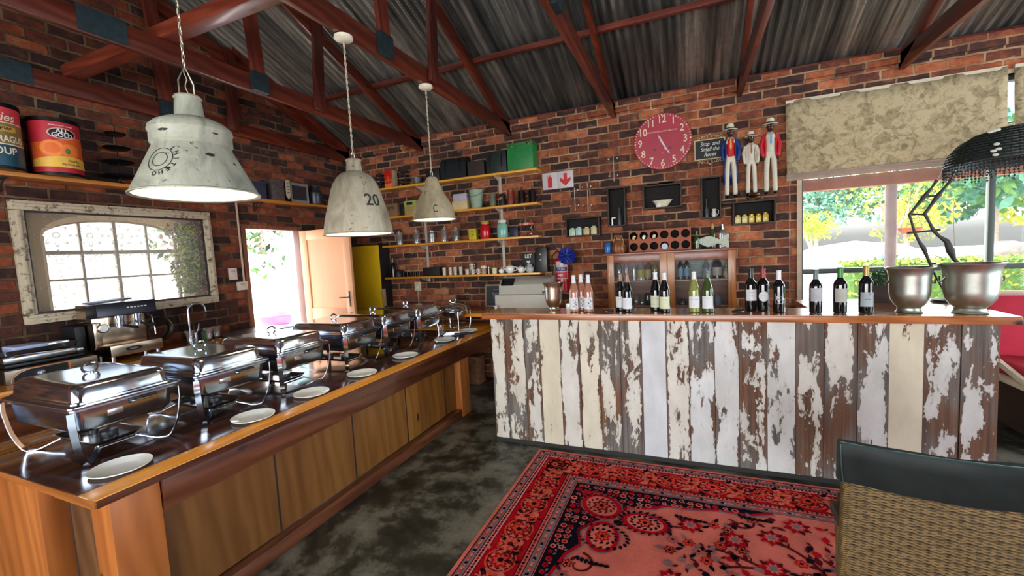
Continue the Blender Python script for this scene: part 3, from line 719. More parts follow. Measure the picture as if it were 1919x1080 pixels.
tb = thing('buffet_table', 'long timber buffet table with dark glossy boards and an orange front edge', 'table', (-2.77, 2.9, 0))
lx, ly = 2.77, -2.9
def tsp(mb, a, c, bev=0.): return mb.span((a[0]+lx, a[1]+ly, a[2]), (c[0]+lx, c[1]+ly, c[2]), bev)
b = MB().use(M_bt); tsp(b, (-3.10, TY0, TZ-.036), (TX1-.125, 4.28, TZ), .002); b.build('table_top', tb)
b = MB().use(wood('buffet_rear_boards', ('8a4c18', 'a5682a', 'b8803a'), 'y', .2, .6, 6, .04, plank=.135, plank_axis='x', knots=False)); tsp(b, (TX0, TY0, TZ-.036), (-3.102, 4.28, TZ), .002); b.build('rear_boards', tb)
b = MB().use(M_bo); tsp(b, (TX1-.123, TY0, TZ-.036), (TX1, TY1, TZ), .004); tsp(b, (TX0, 4.282, TZ-.036), (TX1-.125, TY1, TZ), .004); b.build('edge_board', tb)
b = MB().use(M_bf); tsp(b, (TX1-.003, TY0+.002, TZ-.034), (TX1+.004, TY1, TZ-.004)); tsp(b, (TX1-.075, 1.06, .60), (TX1-.045, TY1-.05, .752), .002); b.build('front_apron', tb)
b = MB().use(M_bx); tsp(b, (TX0, TY0-.004, TZ-.034), (TX1, TY0+.003, TZ-.002)); tsp(b, (TX0+.05, .93, .62), (TX1-.1, .95, .752)); b.build('end_apron', tb)
b = MB().use(M_bp); tsp(b, (TX1-.16, 1.06, .09), (TX1-.13, 3.72, .62)); b.build('front_panel', tb, False)
b = MB().use(wood('buffet_end_panel', ('4a2c16', '62401f', '7a5430'), 'z', .5, .1, 6, .1, plank=.22, plank_axis='x')); tsp(b, (TX0+.2, .97, .05), (TX1-.2, .99, .64)); b.build('end_panel', tb, False)
b = MB().use(M_bf); tsp(b, (TX1-.13, 1.05, 0), (TX1-.065, 3.74, .085), .004); b.build('bottom_rail', tb)
for (xa, xb, ya, yb_) in ((TX1-.205, TX1-.055, .875, 1.055), (TX1-.17, TX1-.06, 3.72, 3.90), (TX0+.05, -2.79, .875, 1.0), (TX0+.05, TX0+.2, 3.72, 3.9)):
    b = MB().use(M_bl); tsp(b, (xa, ya, 0), (xb, yb_, TZ-.036), .006); b.build('leg', tb)

# ================================================================== worktops along the left and back walls
M_wt = wood('worktop_orange', ('b06418', 'd08626', 'e2a03c'), 'y', .2, .6, 6, .03, knots=False, con=.2)
M_wtx = wood('worktop_orange_back', ('b06418', 'd08626', 'e2a03c'), 'x', .25, .5, 6, .03, knots=False, con=.2)
t = thing('side_worktop', 'orange varnished worktop along the left wall under the framed window', 'worktop', (-4.3, 1.8, 0))
b = MB().use(M_wt); b.span((-.39, -2.0, .92), (.33, 1.50, .96), .004); b.build('worktop', t)
b = MB().use(M_bf); b.span((-.37, -1.98, 0), (.25, 1.46, .915)); b.build('cupboard', t)
t = thing('back_worktop', 'orange varnished worktop along the back wall behind the bar', 'worktop', (-1.2, 4.8, 0))
b = MB().use(M_wtx); b.span((-1.55, -.32, .925), (2.1, .30, .965), .004); b.build('worktop', t)
b = MB().use(M_brick_b); 
b.span((-.6, -.05, 0), (-.4, .28, .92)); b.build('brick_pier', t, False)
b = MB().use(M_brick_b); b.span((1.8, -.05, 0), (2.0, .28, .92)); b.build('brick_pier', t, False)
# wooden crate seen through the gap beside the bar
t = thing('wooden_crate', 'small wooden crate with a diagonal brace on the floor in the gap beside the bar', 'crate', (-2.72, 4.86, 0))
b = MB().use(wood('crate_wood', ('7a5236', '9a6c4a', 'b58a66'), 'x', .7)); b.span((-.2, -.1, 0), (.2, .1, .02)); 
for x in (-.2, .17): b.span((x, -.12, .02), (x+.03, -.1, .36))
for z in (.02, .33): b.span((-.17, -.12, z), (.17, -.1, z+.03))
b.beam((-.165, -.112, .06), (.165, -.112, .32), .012, .03, (0, 1, 0)); b.build('frame', t)
b = MB().use(pm('crate_board', '8c5e44', .8, 0, .3, 9)); b.span((-.19, -.098, .02), (.19, .1, .35)); b.build('box', t)

# ================================================================== persian rug, pattern woven as flat shapes
RX, RY, RZ = -1.19, 3.245, .012
RW, RH = 4.4, 5.2
rug_m = {}
def rugmat(n, c):
    if n not in rug_m:
        N = NT('rug_'+n); f = N.noise(N.co(scale=(1, 1, 1)), 420, 2, .5); g = N.noise(N.co(), 5, 4)
        c = hexc(c)
        b_ = N.mix(1., N.ramp(g, [(.3, tuple(x*.8 for x in c[:3])), (.7, tuple(min(1, x*1.15) for x in c[:3]))]), N.ramp(f, [(.25, (.62, .62, .62)), (.75, (1.25, 1.25, 1.25))]), 'MULTIPLY')
        N.set(base=b_, rough=.95, spec=.03); N.bump(f, .5, .003); rug_m[n] = N.m
    return rug_m[n]
RED, SAL, NAVY, WINE, PINK, ORG, GREY = [rugmat(*a) for a in (('red', 'a80e1c'), ('salmon', 'cf6a5a'), ('navy', '120e18'), ('wine', '571019'), ('pink', 'd98a80'), ('orange', 'd2442c'), ('grey', '7d6468'))]
rb = MB(); lay = [0]
def rp(pts, m, z=1):
    """flat polygon in rug coordinates (u right from the corner, v toward the camera)"""
    rb.use(m); vs = [rb.bm.verts.new((RX+p[0], RY-p[1], RZ+z*.0005)) for p in pts]
    f = rb.bm.faces.new(vs); f.material_index = rb.cur
    f.normal_update()
    if f.normal.z < 0: f.normal_flip()
def rrect(u0, v0, u1, v1, m, z): rp([(u0, v0), (u1, v0), (u1, v1), (u0, v1)], m, z)
def ell(c, a, b_, rot, m, z, n=12): rp([(c[0]+a*math.cos(t)*math.cos(rot)-b_*math.sin(t)*math.sin(rot), c[1]+a*math.cos(t)*math.sin(rot)+b_*math.sin(t)*math.cos(rot)) for t in [2*math.pi*i/n for i in range(n)]], m, z)
def leaf(c, L, w, rot, m, z, serr=0):
    pts = []
    for i in range(9): s = i/8; pts.append((L*s, w*math.sin(math.pi*s**.8)*(1+serr*(i % 2))))
    pts += [(x, -y) for x, y in pts[-2:0:-1]]
    rp([(c[0]+x*math.cos(rot)-y*math.sin(rot), c[1]+x*math.sin(rot)+y*math.cos(rot)) for x, y in pts], m, z)
def flower(c, r, rot, mo, mi, mc, z, n=6, pet=True):
    if pet:
        for i in range(n): a = rot+2*math.pi*i/n; leaf((c[0]+r*.15*math.cos(a), c[1]+r*.15*math.sin(a)), r*.95, r*.33, a, mo, z+.2*i*.3)
        for i in range(n): a = rot+2*math.pi*i/n; leaf((c[0]+r*.2*math.cos(a), c[1]+r*.2*math.sin(a)), r*.6, r*.17, a, mi, z+1)
    else: ell(c, r, r, 0, mo, z); ell(c, r*.65, r*.65, 0, mi, z+1)
    ell(c, r*.28, r*.28, 0, mc, z+2, 8)
def vine(pts, w, m, z, taper=True):
    n = len(pts)
    for i in range(n-1):
        (x0_, y0_), (x1_, y1_) = pts[i], pts[i+1]; d = math.hypot(x1_-x0_, y1_-y0_) or 1; nx, ny = -(y1_-y0_)/d, (x1_-x0_)/d
        wa = w*(1-.6*i/n) if taper else w; wb = w*(1-.6*(i+1)/n) if taper else w
        rp([(x0_+nx*wa, y0_+ny*wa), (x1_+nx*wb, y1_+ny*wb), (x1_-nx*wb, y1_-ny*wb), (x0_-nx*wa, y0_-ny*wa)], m, z)
def spiral(c, r0, a0, turn, n=16, k=.85): return [(c[0]+r0*(1-k*i/n)*math.cos(a0+turn*i/n), c[1]+r0*(1-k*i/n)*math.sin(a0+turn*i/n)) for i in range(n+1)]
random.seed(11); rr = random.uniform
rb.use(WINE).span((RX, RY-RH, .0), (RX+RW, RY, RZ-.001), .0)
rrect(0, 0, RW, RH, SAL, 0)
bands = [(.022, WINE), (.030, GREY), (.075, WINE), (.082, PINK), (.112, WINE), (.118, RED), (.325, WINE), (.333, SAL), (.362, WINE), (.368, GREY), (.415, WINE), (.42, SAL)]
for i, (d, m) in enumerate(bands): rrect(d, d, RW-d, RH-d, m, 1+i*.5)
zb = 9
# band ornaments along the two borders seen (top along u, left along v)
def both(d, step, fn, end=(RW, RH), start=None):
    s = d if start is None else start
    k = 0; q = s
    while q < end[0]-d: fn(lambda a, b_: (q+a, d+b_), 0, k); q += step; k += 1
    q = s; k = 0
    while q < 3.2: fn(lambda a, b_: (d+b_, q+a), 1, k); q += step; k += 1
def guard(T, o, k):
    c = T(0, 0); ell(c, .013, .009, rr(0, 3), [NAVY, SAL, ORG][k % 3], zb); ell(T(.014, .0), .006, .006, 0, PINK, zb+.5, 6)
both(.052, .034, guard); both(.391, .040, guard)
def guard2(T, o, k): ell(T(0, 0), .008, .010, 0, NAVY if k % 2 else RED, zb, 6)
both(.097, .022, guard2); both(.347, .024, guard2)
def mainb(T, o, k):
    c = T(.0, 0); a = 0 if o == 0 else math.pi/2
    if k % 2 == 0:
        ell(c, .098, .088, a, ORG, zb, 20); ell(c, .085, .075, a, WINE, zb+1, 20); ell(c, .078, .068, a, SAL, zb+2, 20)
        flower(c, .06, rr(0, 1), RED, ORG, NAVY, zb+3, 8)
        for j in range(10): an = j*.63; leaf((c[0]+.06*math.cos(an), c[1]+.055*math.sin(an)), .028, .008, an+.8, WINE, zb+5)
    else:
        flower(c, .062, rr(0, 1), SAL, ORG, WINE, zb, 6)
        for s in (-1, 1):
            p = T(.0, s*.062); leaf(p, .07, .02, a+(.4 if s > 0 else -.4), ORG, zb); leaf(p, .07, .02, a+math.pi-(.4 if s > 0 else -.4), SAL, zb+.4)
            p = T(.05*s, .075*s); leaf(p, .06, .014, a+.9*s, NAVY, zb+.8)
    for j in range(7):
        p = T(rr(-.06, .06), rr(-.095, .095)); leaf(p, rr(.02, .045), rr(.006, .012), rr(0, 6.28), random.choice((WINE, WINE, NAVY, ORG, SAL)), zb+6)
def mainb_shift(T, o, k): mainb(T, o, k)
both(.222, .135, mainb_shift)
for q in range(60):   # curling stems in the main border
    s = q*.055+.2
    for (cx, cy_) in ((s, .222+.08*math.sin(q)), (.222+.08*math.sin(q), s)):
        if s < 3.1: vine(spiral((cx, cy_), .03, q, 4, 8), .0035, random.choice((ORG, WINE, SAL)), zb+5.5)
# field corner: navy spandrel with small flowers
F0 = .425
def sp_edge(t):   # lobed diagonal from (right, top) to (left, bottom)
    return None
sq = [(F0, F0), (1.62, F0), (1.50, F0+.055), (1.30, F0+.065), (1.16, F0+.10), (1.02, F0+.11), (.95, F0+.16), (.80, F0+.20), (.72, F0+.33), (.62, F0+.42), (.56, F0+.50), (.60, F0+.62), (.54, F0+.72), (.50, F0+.90), (.46, F0+1.05), (F0, F0+1.2)]
rp(sq, NAVY, zb)
vine(sq[1:], .012, RED, zb+1, False); vine([(p[0]+.012, p[1]+.012) for p in sq[1:]], .006, GREY, zb+1.2, False)
def inside(u_, v_): return (u_-F0)/1.15+(v_-F0)/1.15*1.05 < .62 or (v_-F0 < .09 and u_ < 1.35) or (u_-F0 < .09 and v_ < 1.35)
for i in range(26):
    for j in range(26):
        u_, v_ = F0+.035+i*.05+rr(-.008, .008), F0+.035+j*.05+rr(-.008, .008)
        d1 = (v_-F0)
        lim = np.interp(u_, [.425, .56, .72, .95, 1.3, 1.6], [1.1, .45, .32, .15, .06, .0])
        if d1 < lim: flower((u_, v_), rr(.015, .022), rr(0, 3), random.choice((SAL, RED, PINK, SAL)), RED, NAVY, zb+2, 5, (i+j) % 2 == 0)
        if d1 < lim and random.random() < .5: leaf((u_+.02, v_+.02), .024, .006, rr(0, 6), GREY, zb+2)
# medallion and paisleys
def pais(c, a, b_, rot, m1, m2, fl=True):
    ell(c, a*1.16, b_*1.18, rot, GREY, zb+4, 26); ell(c, a*1.10, b_*1.10, rot, RED, zb+5, 26); ell(c, a*.84, b_*.84, rot, SAL, zb+6, 26)
    flower(c, b_*.55, rot, m1, ORG, NAVY, zb+7, 7)
    for j in range(14): an = j*.45; leaf((c[0]+a*.55*math.cos(an), c[1]+b_*.6*math.sin(an)), .03, .008, an+1, m2, zb+9)
    for j in range(22):
        an = j*2*math.pi/22; leaf((c[0]+a*1.02*math.cos(an+rot), c[1]+b_*1.02*math.sin(an+rot)), .035, .01, an+rot+.7, m2 if j > 10 else WINE, zb+8)
pais((.64, .655), .13, .105, .78, WINE, WINE); leaf((.50, .51), .1, .03, .78, RED, zb+4)
pais((.915, .75), .125, .085, .1, WINE, NAVY); pais((.70, .945), .125, .085, 1.45, RED, NAVY)
ell((.765, .80), .03, .025, .7, NAVY, zb+9)
for c_, a0, tn in (((1.1, .665), 3., -5), ((1.45, .55), 2.5, -5), ((.62, 1.2), -1.5, 5), ((.52, 1.45), -1., 5)):
    vine(spiral(c_, .09, a0, tn, 14), .008, WINE, zb+4)
    for j in range(7): leaf((c_[0]-.02+.03*j, c_[1]-.06+.005*j), .04, .012, 1.2+j*.3, NAVY, zb+5)
# second spandrel toward the right end
rp([(RW-F0, F0), (RW-F0, F0+.9), (RW-F0-.3, F0+.4), (RW-F0-1.0, F0)], NAVY, zb)
# field of scrolling vines and flowers
def curve(p0, a0, L, bend, n=22):
    pts = [p0]; a = a0
    for i in range(n): a += bend/n*(1+.6*math.sin(i*.5)); pts.append((pts[-1][0]+L/n*math.cos(a), pts[-1][1]+L/n*math.sin(a)))
    return pts
def ok(u_, v_):
    if not (F0+.02 < u_ < RW-F0-.02 and F0+.02 < v_ < 3.2): return False
    lim = np.interp(u_, [.425, .56, .72, .95, 1.05, 1.3, 1.6, 3], [1.25, .75, 1.1, .9, .33, .17, .06, .03])
    return v_-F0 > lim
seeds = [((1.05, 1.5), -1.2, 1.1, 1.6), ((1.05, 1.5), .2, 1.3, -1.3), ((1.25, .85), .15, 1.5, 1.3), ((1.9, .75), -.1, 1.3, 2.6), ((1.5, 1.7), -1.9, 1.0, 2.2), ((.75, 1.9), -.9, 1.2, 1.5), ((1.9, 1.6), -2.4, 1.0, 2.6), ((2.2, 1.1), .4, 1.0, -2.2),
         ((1.3, 1.0), -.5, 1.2, 1.8), ((1.6, .7), .5, 1.1, 1.9), ((.95, 1.2), .9, .9, -1.9), ((2.3, .7), .9, 1.0, 2.2), ((1.7, 1.3), -.9, .9, 2.0), ((1.2, 2.1), -.4, 1.2, -1.6), ((2.0, 1.9), -1., 1.1, 1.9), ((.7, 2.4), -.3, 1.3, 1.2), ((1.5, 1.25), .6, .8, -2.8)]
for sd in seeds:
    c = curve(*sd); c = [p for p in c if ok(*p)]
    if len(c) < 4: continue
    vine(c, .0085, WINE, zb+2)
    for i, p in enumerate(c):
        if i % 2: 
            a = rr(0, 6.28); q = (p[0]+.05*math.cos(a), p[1]+.05*math.sin(a))
            vine([p, ((p[0]+q[0])/2+.01, (p[1]+q[1])/2), q], .004, WINE, zb+2)
            if ok(*q): leaf(q, rr(.04, .07), rr(.012, .02), a, random.choice((WINE, RED, WINE, GREY, NAVY)), zb+3); 
placed = []
for i in range(3500):
    u_, v_ = rr(.45, 3.0), rr(.45, 3.1)
    if not ok(u_, v_) or any(math.hypot(u_-a, v_-b_) < r_ for a, b_, r_ in placed): continue
    k = random.random(); R_ = .12 if k < .12 else .07 if k < .5 else .045
    placed.append((u_, v_, R_+.002)); ro = rr(0, 6)
    if k < .12:
        for j in range(8): leaf((u_, v_), .075, .016, ro+j*.785+.3, random.choice((WINE, RED)), zb+4+.1*j, .3)
        flower((u_, v_), .05, ro, RED, SAL, WINE, zb+6, 8); ell((u_, v_), .02, .02, 0, GREY, zb+9)
    elif k < .5:
        flower((u_, v_), .032, ro, random.choice((RED, WINE, WINE, GREY)), ORG, NAVY, zb+4, 6)
        for j in range(2): leaf((u_+.03*math.cos(ro+j*2.5), v_+.03*math.sin(ro+j*2.5)), .05, .011, ro+j*2.5, random.choice((WINE, GREY, NAVY)), zb+4)
    else:
        leaf((u_, v_), rr(.04, .06), rr(.012, .018), ro, random.choice((WINE, RED, NAVY, GREY)), zb+4, .2); leaf((u_, v_), .035, .008, ro+2, WINE, zb+4.5)
rug = rb.build('persian_rug', None, False); tag(rug, 'large red and salmon persian rug with navy floral corner in front of the bar', 'rug')
# ================================================================== pendant lamps
def shade_paint(name, c0, c1, c2, rust):
    N = NT(name); v = N.co(); a = N.noise(N.co(scale=(1, 1, .35)), 9, 6, .7, .8); b_ = N.noise(v, 34, 5, .7); c_ = N.noise(v, 11, 2)
    base = N.ramp(a, [(.3, hexc(c0)), (.5, hexc(c1)), (.7, hexc(c2))])
    base = N.mix(N.math('MULTIPLY', N.step(b_, .60, .66), N.step(c_, .5, .56)), base, hexc(rust))
    N.set(base=base, rough=.55); N.bump(b_, .15, .002); return N.m
M_sh1 = shade_paint('enamel_shade_green_white', '7f8173', '9fa191', 'b7b9a6', '3a322a')
M_sh2 = shade_paint('concrete_look_shade', '857c68', 'a49c86', 'bab39e', '4a3a2c')
M_sh3 = shade_paint('aged_cream_shade', '94876a', 'b0a485', 'c6bb9c', '54402c')
M_inner = pm('white_inner_shade', 'f4ecd8', .45, 0, .03)
M_bulb = emit('bulb_glow', (1, .86, .62), 5)
M_wire = metal('hook_wire', 'c9c4b4', .35); M_cordm = pm('twisted_cord', 'b4aa92', .7, 0, .2, 60)
M_cream = pm('cream_enamel', 'e2dcc6', .4, 0, .05)
M_ink = pm('black_ink', '1f211f', .7)
def r_at(prof, z):
    p = sorted(prof, key=lambda q: q[1]); return float(np.interp(z, [q[1] for q in p], [q[0] for q in p]))
def wrap(prof, th0, eps=.0012, c=(0, 0)):
    def fn(p):
        r = r_at(prof, p.z); th = th0+p.x/max(r, .01); r += eps-p.y
        return Vector((c[0]+r*math.cos(th), c[1]+r*math.sin(th), p.z))
    return fn
LX = -2.065
def pendant(y, prof, m, label, rim, hook, wires, deco=None, light=6):
    t = thing('pendant_lamp', label, 'lamp', (LX, y, 0), 0, None)
    b = MB().use(m); b.lathe(prof[::-1], seg=56); b.lathe([(prof[-1][0]-.001, prof[-1][1]), (prof[-1][0]+.007, prof[-1][1]-.004), (prof[-1][0]+.007, prof[-1][1]-.010), (prof[-1][0]-.006, prof[-1][1]-.008)], seg=56)
    b.build('lamp_shade', t)
    b = MB().use(M_inner); b.lathe([(max(.001, r-.006), z-.004) for r, z in prof if r > .045], seg=48); b.build('inner_shade', t)
    zt = prof[0][1]; zb_ = prof[-1][1]
    b = MB().use(M_cream); b.cyl((0, 0, zb_+(zt-zb_)*.72), (0, 0, zb_+(zt-zb_)*.5), .025); b.build('bulb_holder', t)
    b = MB().use(M_bulb); b.sphere((0, 0, zb_+(zt-zb_)*.38), .036, (1, 1, 1.2)); b.build('bulb', t)
    b = MB().use(M_cream); b.lathe([(0, 3.128), (.058, 3.126), (.06, 3.108), (.045, 3.098), (0, 3.095)], seg=28); b.build('ceiling_rose', t)
    b = MB().use(M_wire)
    h = hook
    if h > .1:
        b.tube([(0, -.032, zt-.02), (0, -.032, zt+.06), (0, 0, zt+.13), (0, .032, zt+.06), (0, .032, zt-.02)], .0035, 6)
    else:
        b.tube([(0, .016*math.cos(a), zt+.008+.025*math.sin(a)) for a in [math.pi*i/10 for i in range(11)]], .003, 6)
        b.tube([(.012*math.cos(a), 0, zt+.03+.022*math.sin(a)) for a in [2*math.pi*i/12 for i in range(12)]], .002, 6, True)
    b.build('hook', t)
    z0 = zt+(.13 if h > .1 else .05)
    if wires == 'chain':
        b = MB().use(M_wire); n = int((3.1-z0)/.026)
        for i in range(n):
            zc = z0+.013+i*.026; a = (i % 2)*math.pi/2
            b.tube([(.006*math.cos(q)*math.cos(a), .006*math.cos(q)*math.sin(a), zc+.017*math.sin(q)) for q in [2*math.pi*k/8 for k in range(8)]], .0019, 5, True)
        b.build('chain', t)
        b = MB().use(M_cordm); b.tube([(.004*math.cos(i*1.1), .004*math.sin(i*1.1), zt+.0+(3.1-zt)*i/60) for i in range(61)], .0022, 5); b.build('cord', t)
    else:
        b = MB().use(M_cordm)
        for ph in (0, math.pi): b.tube([(.004*math.cos(i*.5+ph), .004*math.sin(i*.5+ph), z0-.02+(3.1-z0+.02)*i/120) for i in range(121)], .003, 5)
        b.build('cord', t)
    if deco: deco(t)
    lamp('bulb_light', 'POINT', (LX, y, zb_+(zt-zb_)*.30), (0, 0, 0), light, (1, .84, .62), shadow_soft_size=.04)
    return t
P1 = [(.0, 2.432), (.049, 2.430), (.054, 2.422), (.048, 2.414), (.051, 2.40), (.056, 2.345), (.062, 2.332), (.095, 2.325), (.135, 2.305), (.155, 2.285), (.159, 2.268), (.154, 2.258), (.155, 2.215), (.146, 2.203), (.236, 2.012), (.241, 2.0)]
def deco1(t):
    th = -1.22
    b = MB().use(M_ink); fn = wrap(P1, th)
    for R_ in (.05, .03):
        for i in range(28):
            a0, a1 = 2*math.pi*i/28, 2*math.pi*(i+1)/28
            pts = [((R_-.0015)*math.cos(a0), (R_-.0015)*math.sin(a0)), ((R_+.0015)*math.cos(a0), (R_+.0015)*math.sin(a0)), ((R_+.0015)*math.cos(a1), (R_+.0015)*math.sin(a1)), ((R_-.0015)*math.cos(a1), (R_-.0015)*math.sin(a1))]
            f = b.bm.faces.new([b.bm.verts.new(fn(Vector((p[0], 0, 2.115+p[1])))) for p in pts]); f.material_index = b.cur
    for i, ch in enumerate('LHITEHO'):
        a = math.radians(50-i*24); b.text(ch, .026, (.062*math.cos(a), 0, 2.115+.062*math.sin(a)), (math.sin(a), 0, -math.cos(a)), (math.cos(a), 0, math.sin(a)), .0002, fn=fn, bold=.02)
    for ang_, z_, ln in ((.0, 2.115, .055), (.5, 2.115, .045)):
        pass
    b.build('postmark_stamp', t, False)
    b = MB().use(pm('chipped_enamel', '2e241c', .7))
    for dth, z_, w_, h_ in ((-.62, 2.245, .026, .006), (.38, 2.145, .02, .008), (-.42, 2.075, .014, .005), (.95, 2.12, .012, .005), (.62, 2.245, .018, .004)):
        fn2 = wrap(P1, -.6+dth, .001); n = 11
        pts = [Vector((w_*math.cos(2*math.pi*i/n)*random.uniform(.7, 1.1), 0, z_+h_*math.sin(2*math.pi*i/n)*random.uniform(.7, 1.2))) for i in range(n)]
        f = b.bm.faces.new([b.bm.verts.new(fn2(p)) for p in pts]); f.material_index = b.cur
    b.build('enamel_chips', t, False)
pendant(1.28, P1, M_sh1, 'wide flared whitewashed metal pendant lamp nearest the camera, hung on a chain', .241, .13, 'chain', deco1, 7)
P2 = [(.0, 2.335), (.048, 2.335), (.052, 2.328), (.046, 2.32), (.052, 2.258), (.058, 2.252), (.09, 2.237), (.119, 2.21), (.143, 2.17), (.158, 2.13), (.178, 2.05), (.203, 1.96), (.217, 1.89), (.221, 1.845)]
def deco2(t):
    b = MB().use(M_ink); b.text('20', .108, (0, 0, 2.045), (1, 0, 0), (0, 0, 1), .0003, fn=wrap(P2, -.78+.52), bold=.012, xs=1.)
    b.build('stencilled_number', t, False)
pendant(2.295, P2, M_sh2, 'tall rounded grey-cream pendant lamp stencilled with a 20, middle of the three', .221, .05, 'cord', deco2, 6)
P3 = [(.0, 2.362), (.02, 2.36), (.042, 2.35), (.055, 2.325), (.069, 2.28), (.10, 2.21), (.138, 2.15), (.158, 2.11), (.17, 2.07), (.182, 2.01), (.189, 1.992)]
def deco3(t):
    b = MB().use(M_ink); b.text('C', .095, (0, 0, 2.062), (1, 0, 0), (0, 0, 1), .0003, fn=wrap(P3, -.93), xs=.6)
    for i in range(6): b.text('l', .05, (0, 0, 2.09), (1, 0, 0), (0, 0, 1), .0003, fn=wrap(P3, -1.7+i*.14), xs=.4) if False else None
    b.build('stencilled_letter', t, False)
pendant(3.24, P3, M_sh3, 'small bell-shaped cream pendant lamp marked with a C, farthest of the three', .189, .05, 'cord', deco3, 5)

# ================================================================== chafing dishes
M_ss = metal('polished_steel', 'd0dcea', .12, var=.02); M_pan = metal('pan_steel', 'aebccc', .2, var=.05); M_ss2 = metal('brushed_steel', 'b4b6b8', .24); M_gold = metal('worn_brass', 'b08a54', .25); M_blk = pm('black_plastic', '151515', .35)  # steel tinted blue, pan darker: bluish reflections put into the colour
def rrect_pts(a, b_, r, n=5):
    pts = []
    for cx, cy_, s in ((a-r, b_-r, 0), (-a+r, b_-r, 1), (-a+r, -b_+r, 2), (a-r, -b_+r, 3)):
        for i in range(n+1): an = math.pi/2*(s+i/n); pts.append((cx+r*math.cos(an), cy_+r*math.sin(an)))
    return pts
def loft(b, secs, cap0=True, cap1=True):
    rings = [[b.bm.verts.new((x, y, z)) for x, y in rrect_pts(a, c, r)] for a, c, r, z in secs]; fs = []
    for p, q in zip(rings, rings[1:]):
        n = len(p)
        for i in range(n): fs.append(b.bm.faces.new((p[i], p[(i+1) % n], q[(i+1) % n], q[i])))
    if cap0: fs.append(b.bm.faces.new(rings[0][::-1]))
    if cap1: fs.append(b.bm.faces.new(rings[-1]))
    b._tagf(fs); return b
def chafer(name, label):
    t = thing(name, label, 'chafing dish', (0, 0, 0), 0, 'rectangular chafing dishes along the buffet table')
    a, c = .325, .225
    b = MB().use(M_pan); loft(b, [(a-.07, c-.07, .05, .150), (a-.042, c-.042, .055, .154), (a-.028, c-.028, .05, .172), (a-.022, c-.022, .045, .258), (a-.008, c-.008, .035, .264), (a-.008, c-.008, .035, .272), (a-.001, c-.001, .03, .276), (a, c, .03, .281), (a-.001, c-.001, .03, .286), (a-.012, c-.012, .03, .290)], True, True)
    pan = b.build('water_pan', t)
    b = MB().use(M_ss2); b.span((a-.026, -.085, .205), (a-.020, -.025, .232), .002); b.build('label_plate', pan)
    b = MB().use(M_ss); loft(b, [(a-.020, c-.020, .04, .2905), (a-.021, c-.021, .04, .297), (a-.030, c-.030, .045, .300), (a-.036, c-.036, .045, .348), (a-.040, c-.040, .05, .361), (a-.050, c-.050, .05, .370), (a-.064, c-.064, .05, .3735), (a-.10, c-.09, .05, .374)], False, True)
    lid = b.build('lid', t)
    b = MB().use(M_ss); b.tube([(0, .032*math.cos(q), .400+.026*math.sin(q)) for q in [2*math.pi*k/20 for k in range(20)]], .0062, 8, True); b.cyl((0, 0, .372), (0, 0, .379), .016)
    b.build('ring_handle', lid)
    b = MB().use(M_ss); b.tube([(a-.02, .01, .245), (a+.010, .014, .249), (a+.012, .06, .251), (a+.010, .106, .249), (a-.02, .11, .245)], .005, 8)
    b.use(M_blk).span((a-.026, .0, .236), (a-.018, .12, .258), .002); b.build('clasp_handle', t)
    for sx in (-1, 1):
        for sy in (-1, 1):
            b = MB().use(M_ss)
            k7 = .7071; P0 = Vector((sx*(a-.008), sy*(c-.008), 0)); In = Vector((-sx*k7, -sy*k7, 0))
            b.strap([P0+In*d_+Vector((0, 0, z_)) for d_, z_ in ((.0, .262), (.0, .205), (.004, .185), (.010, .14), (.020, .095), (.036, .05), (.055, .015), (.070, .003), (.10, .003), (.12, .006), (.20, .040))], .028, .004, (sx*k7, -sy*k7, 0))
            b.build('leg', t)
    for sx in (-1, 1):
        b = MB().use(M_ss2); b.strap([(sx*(a-.14), -(c-.138), .036), (sx*(a-.14), (c-.138), .036)], .024, .003, (1, 0, 0)); b.build('cross_bar', t)
    b = MB().use(M_ss2); loft(b, [(.165, .085, .02, .040), (.185, .10, .02, .062), (.195, .108, .02, .064)], True, False); pass
    tr_ = b.build('fuel_tray', t)
    for sx in (-.09, .09): b = MB().use(M_ss2); b.lathe([(0, .042), (.036, .042), (.038, .08), (.03, .082), (.0, .076)], (sx, 0, 0), 18); b.build('fuel_cup', tr_)
    return t
ch_lab = ['chafing dish nearest the camera at the near end of the buffet table', 'second chafing dish from the camera, its lid mirroring the pendant lamp', 'third chafing dish from the camera on the buffet table', 'fourth chafing dish from the camera, in front of the open doorway',
          'fifth chafing dish from the camera, before the open peach door', 'sixth and farthest rectangular chafing dish, below the yellow panel']
ch_pos = [(-2.83, 1.135), (-2.80, 1.645), (-2.83, 2.16), (-2.84, 2.76), (-2.83, 3.24), (-2.80, 3.72)]
c0 = chafer('chafing_dish', 'rectangular stainless steel '+ch_lab[0]); c0.location = (*ch_pos[0], TZ); c0.rotation_euler[2] = .01
for i in range(1, 6): dup(c0, (*ch_pos[i], TZ), 'rectangular stainless steel '+ch_lab[i], random.uniform(-.02, .02))
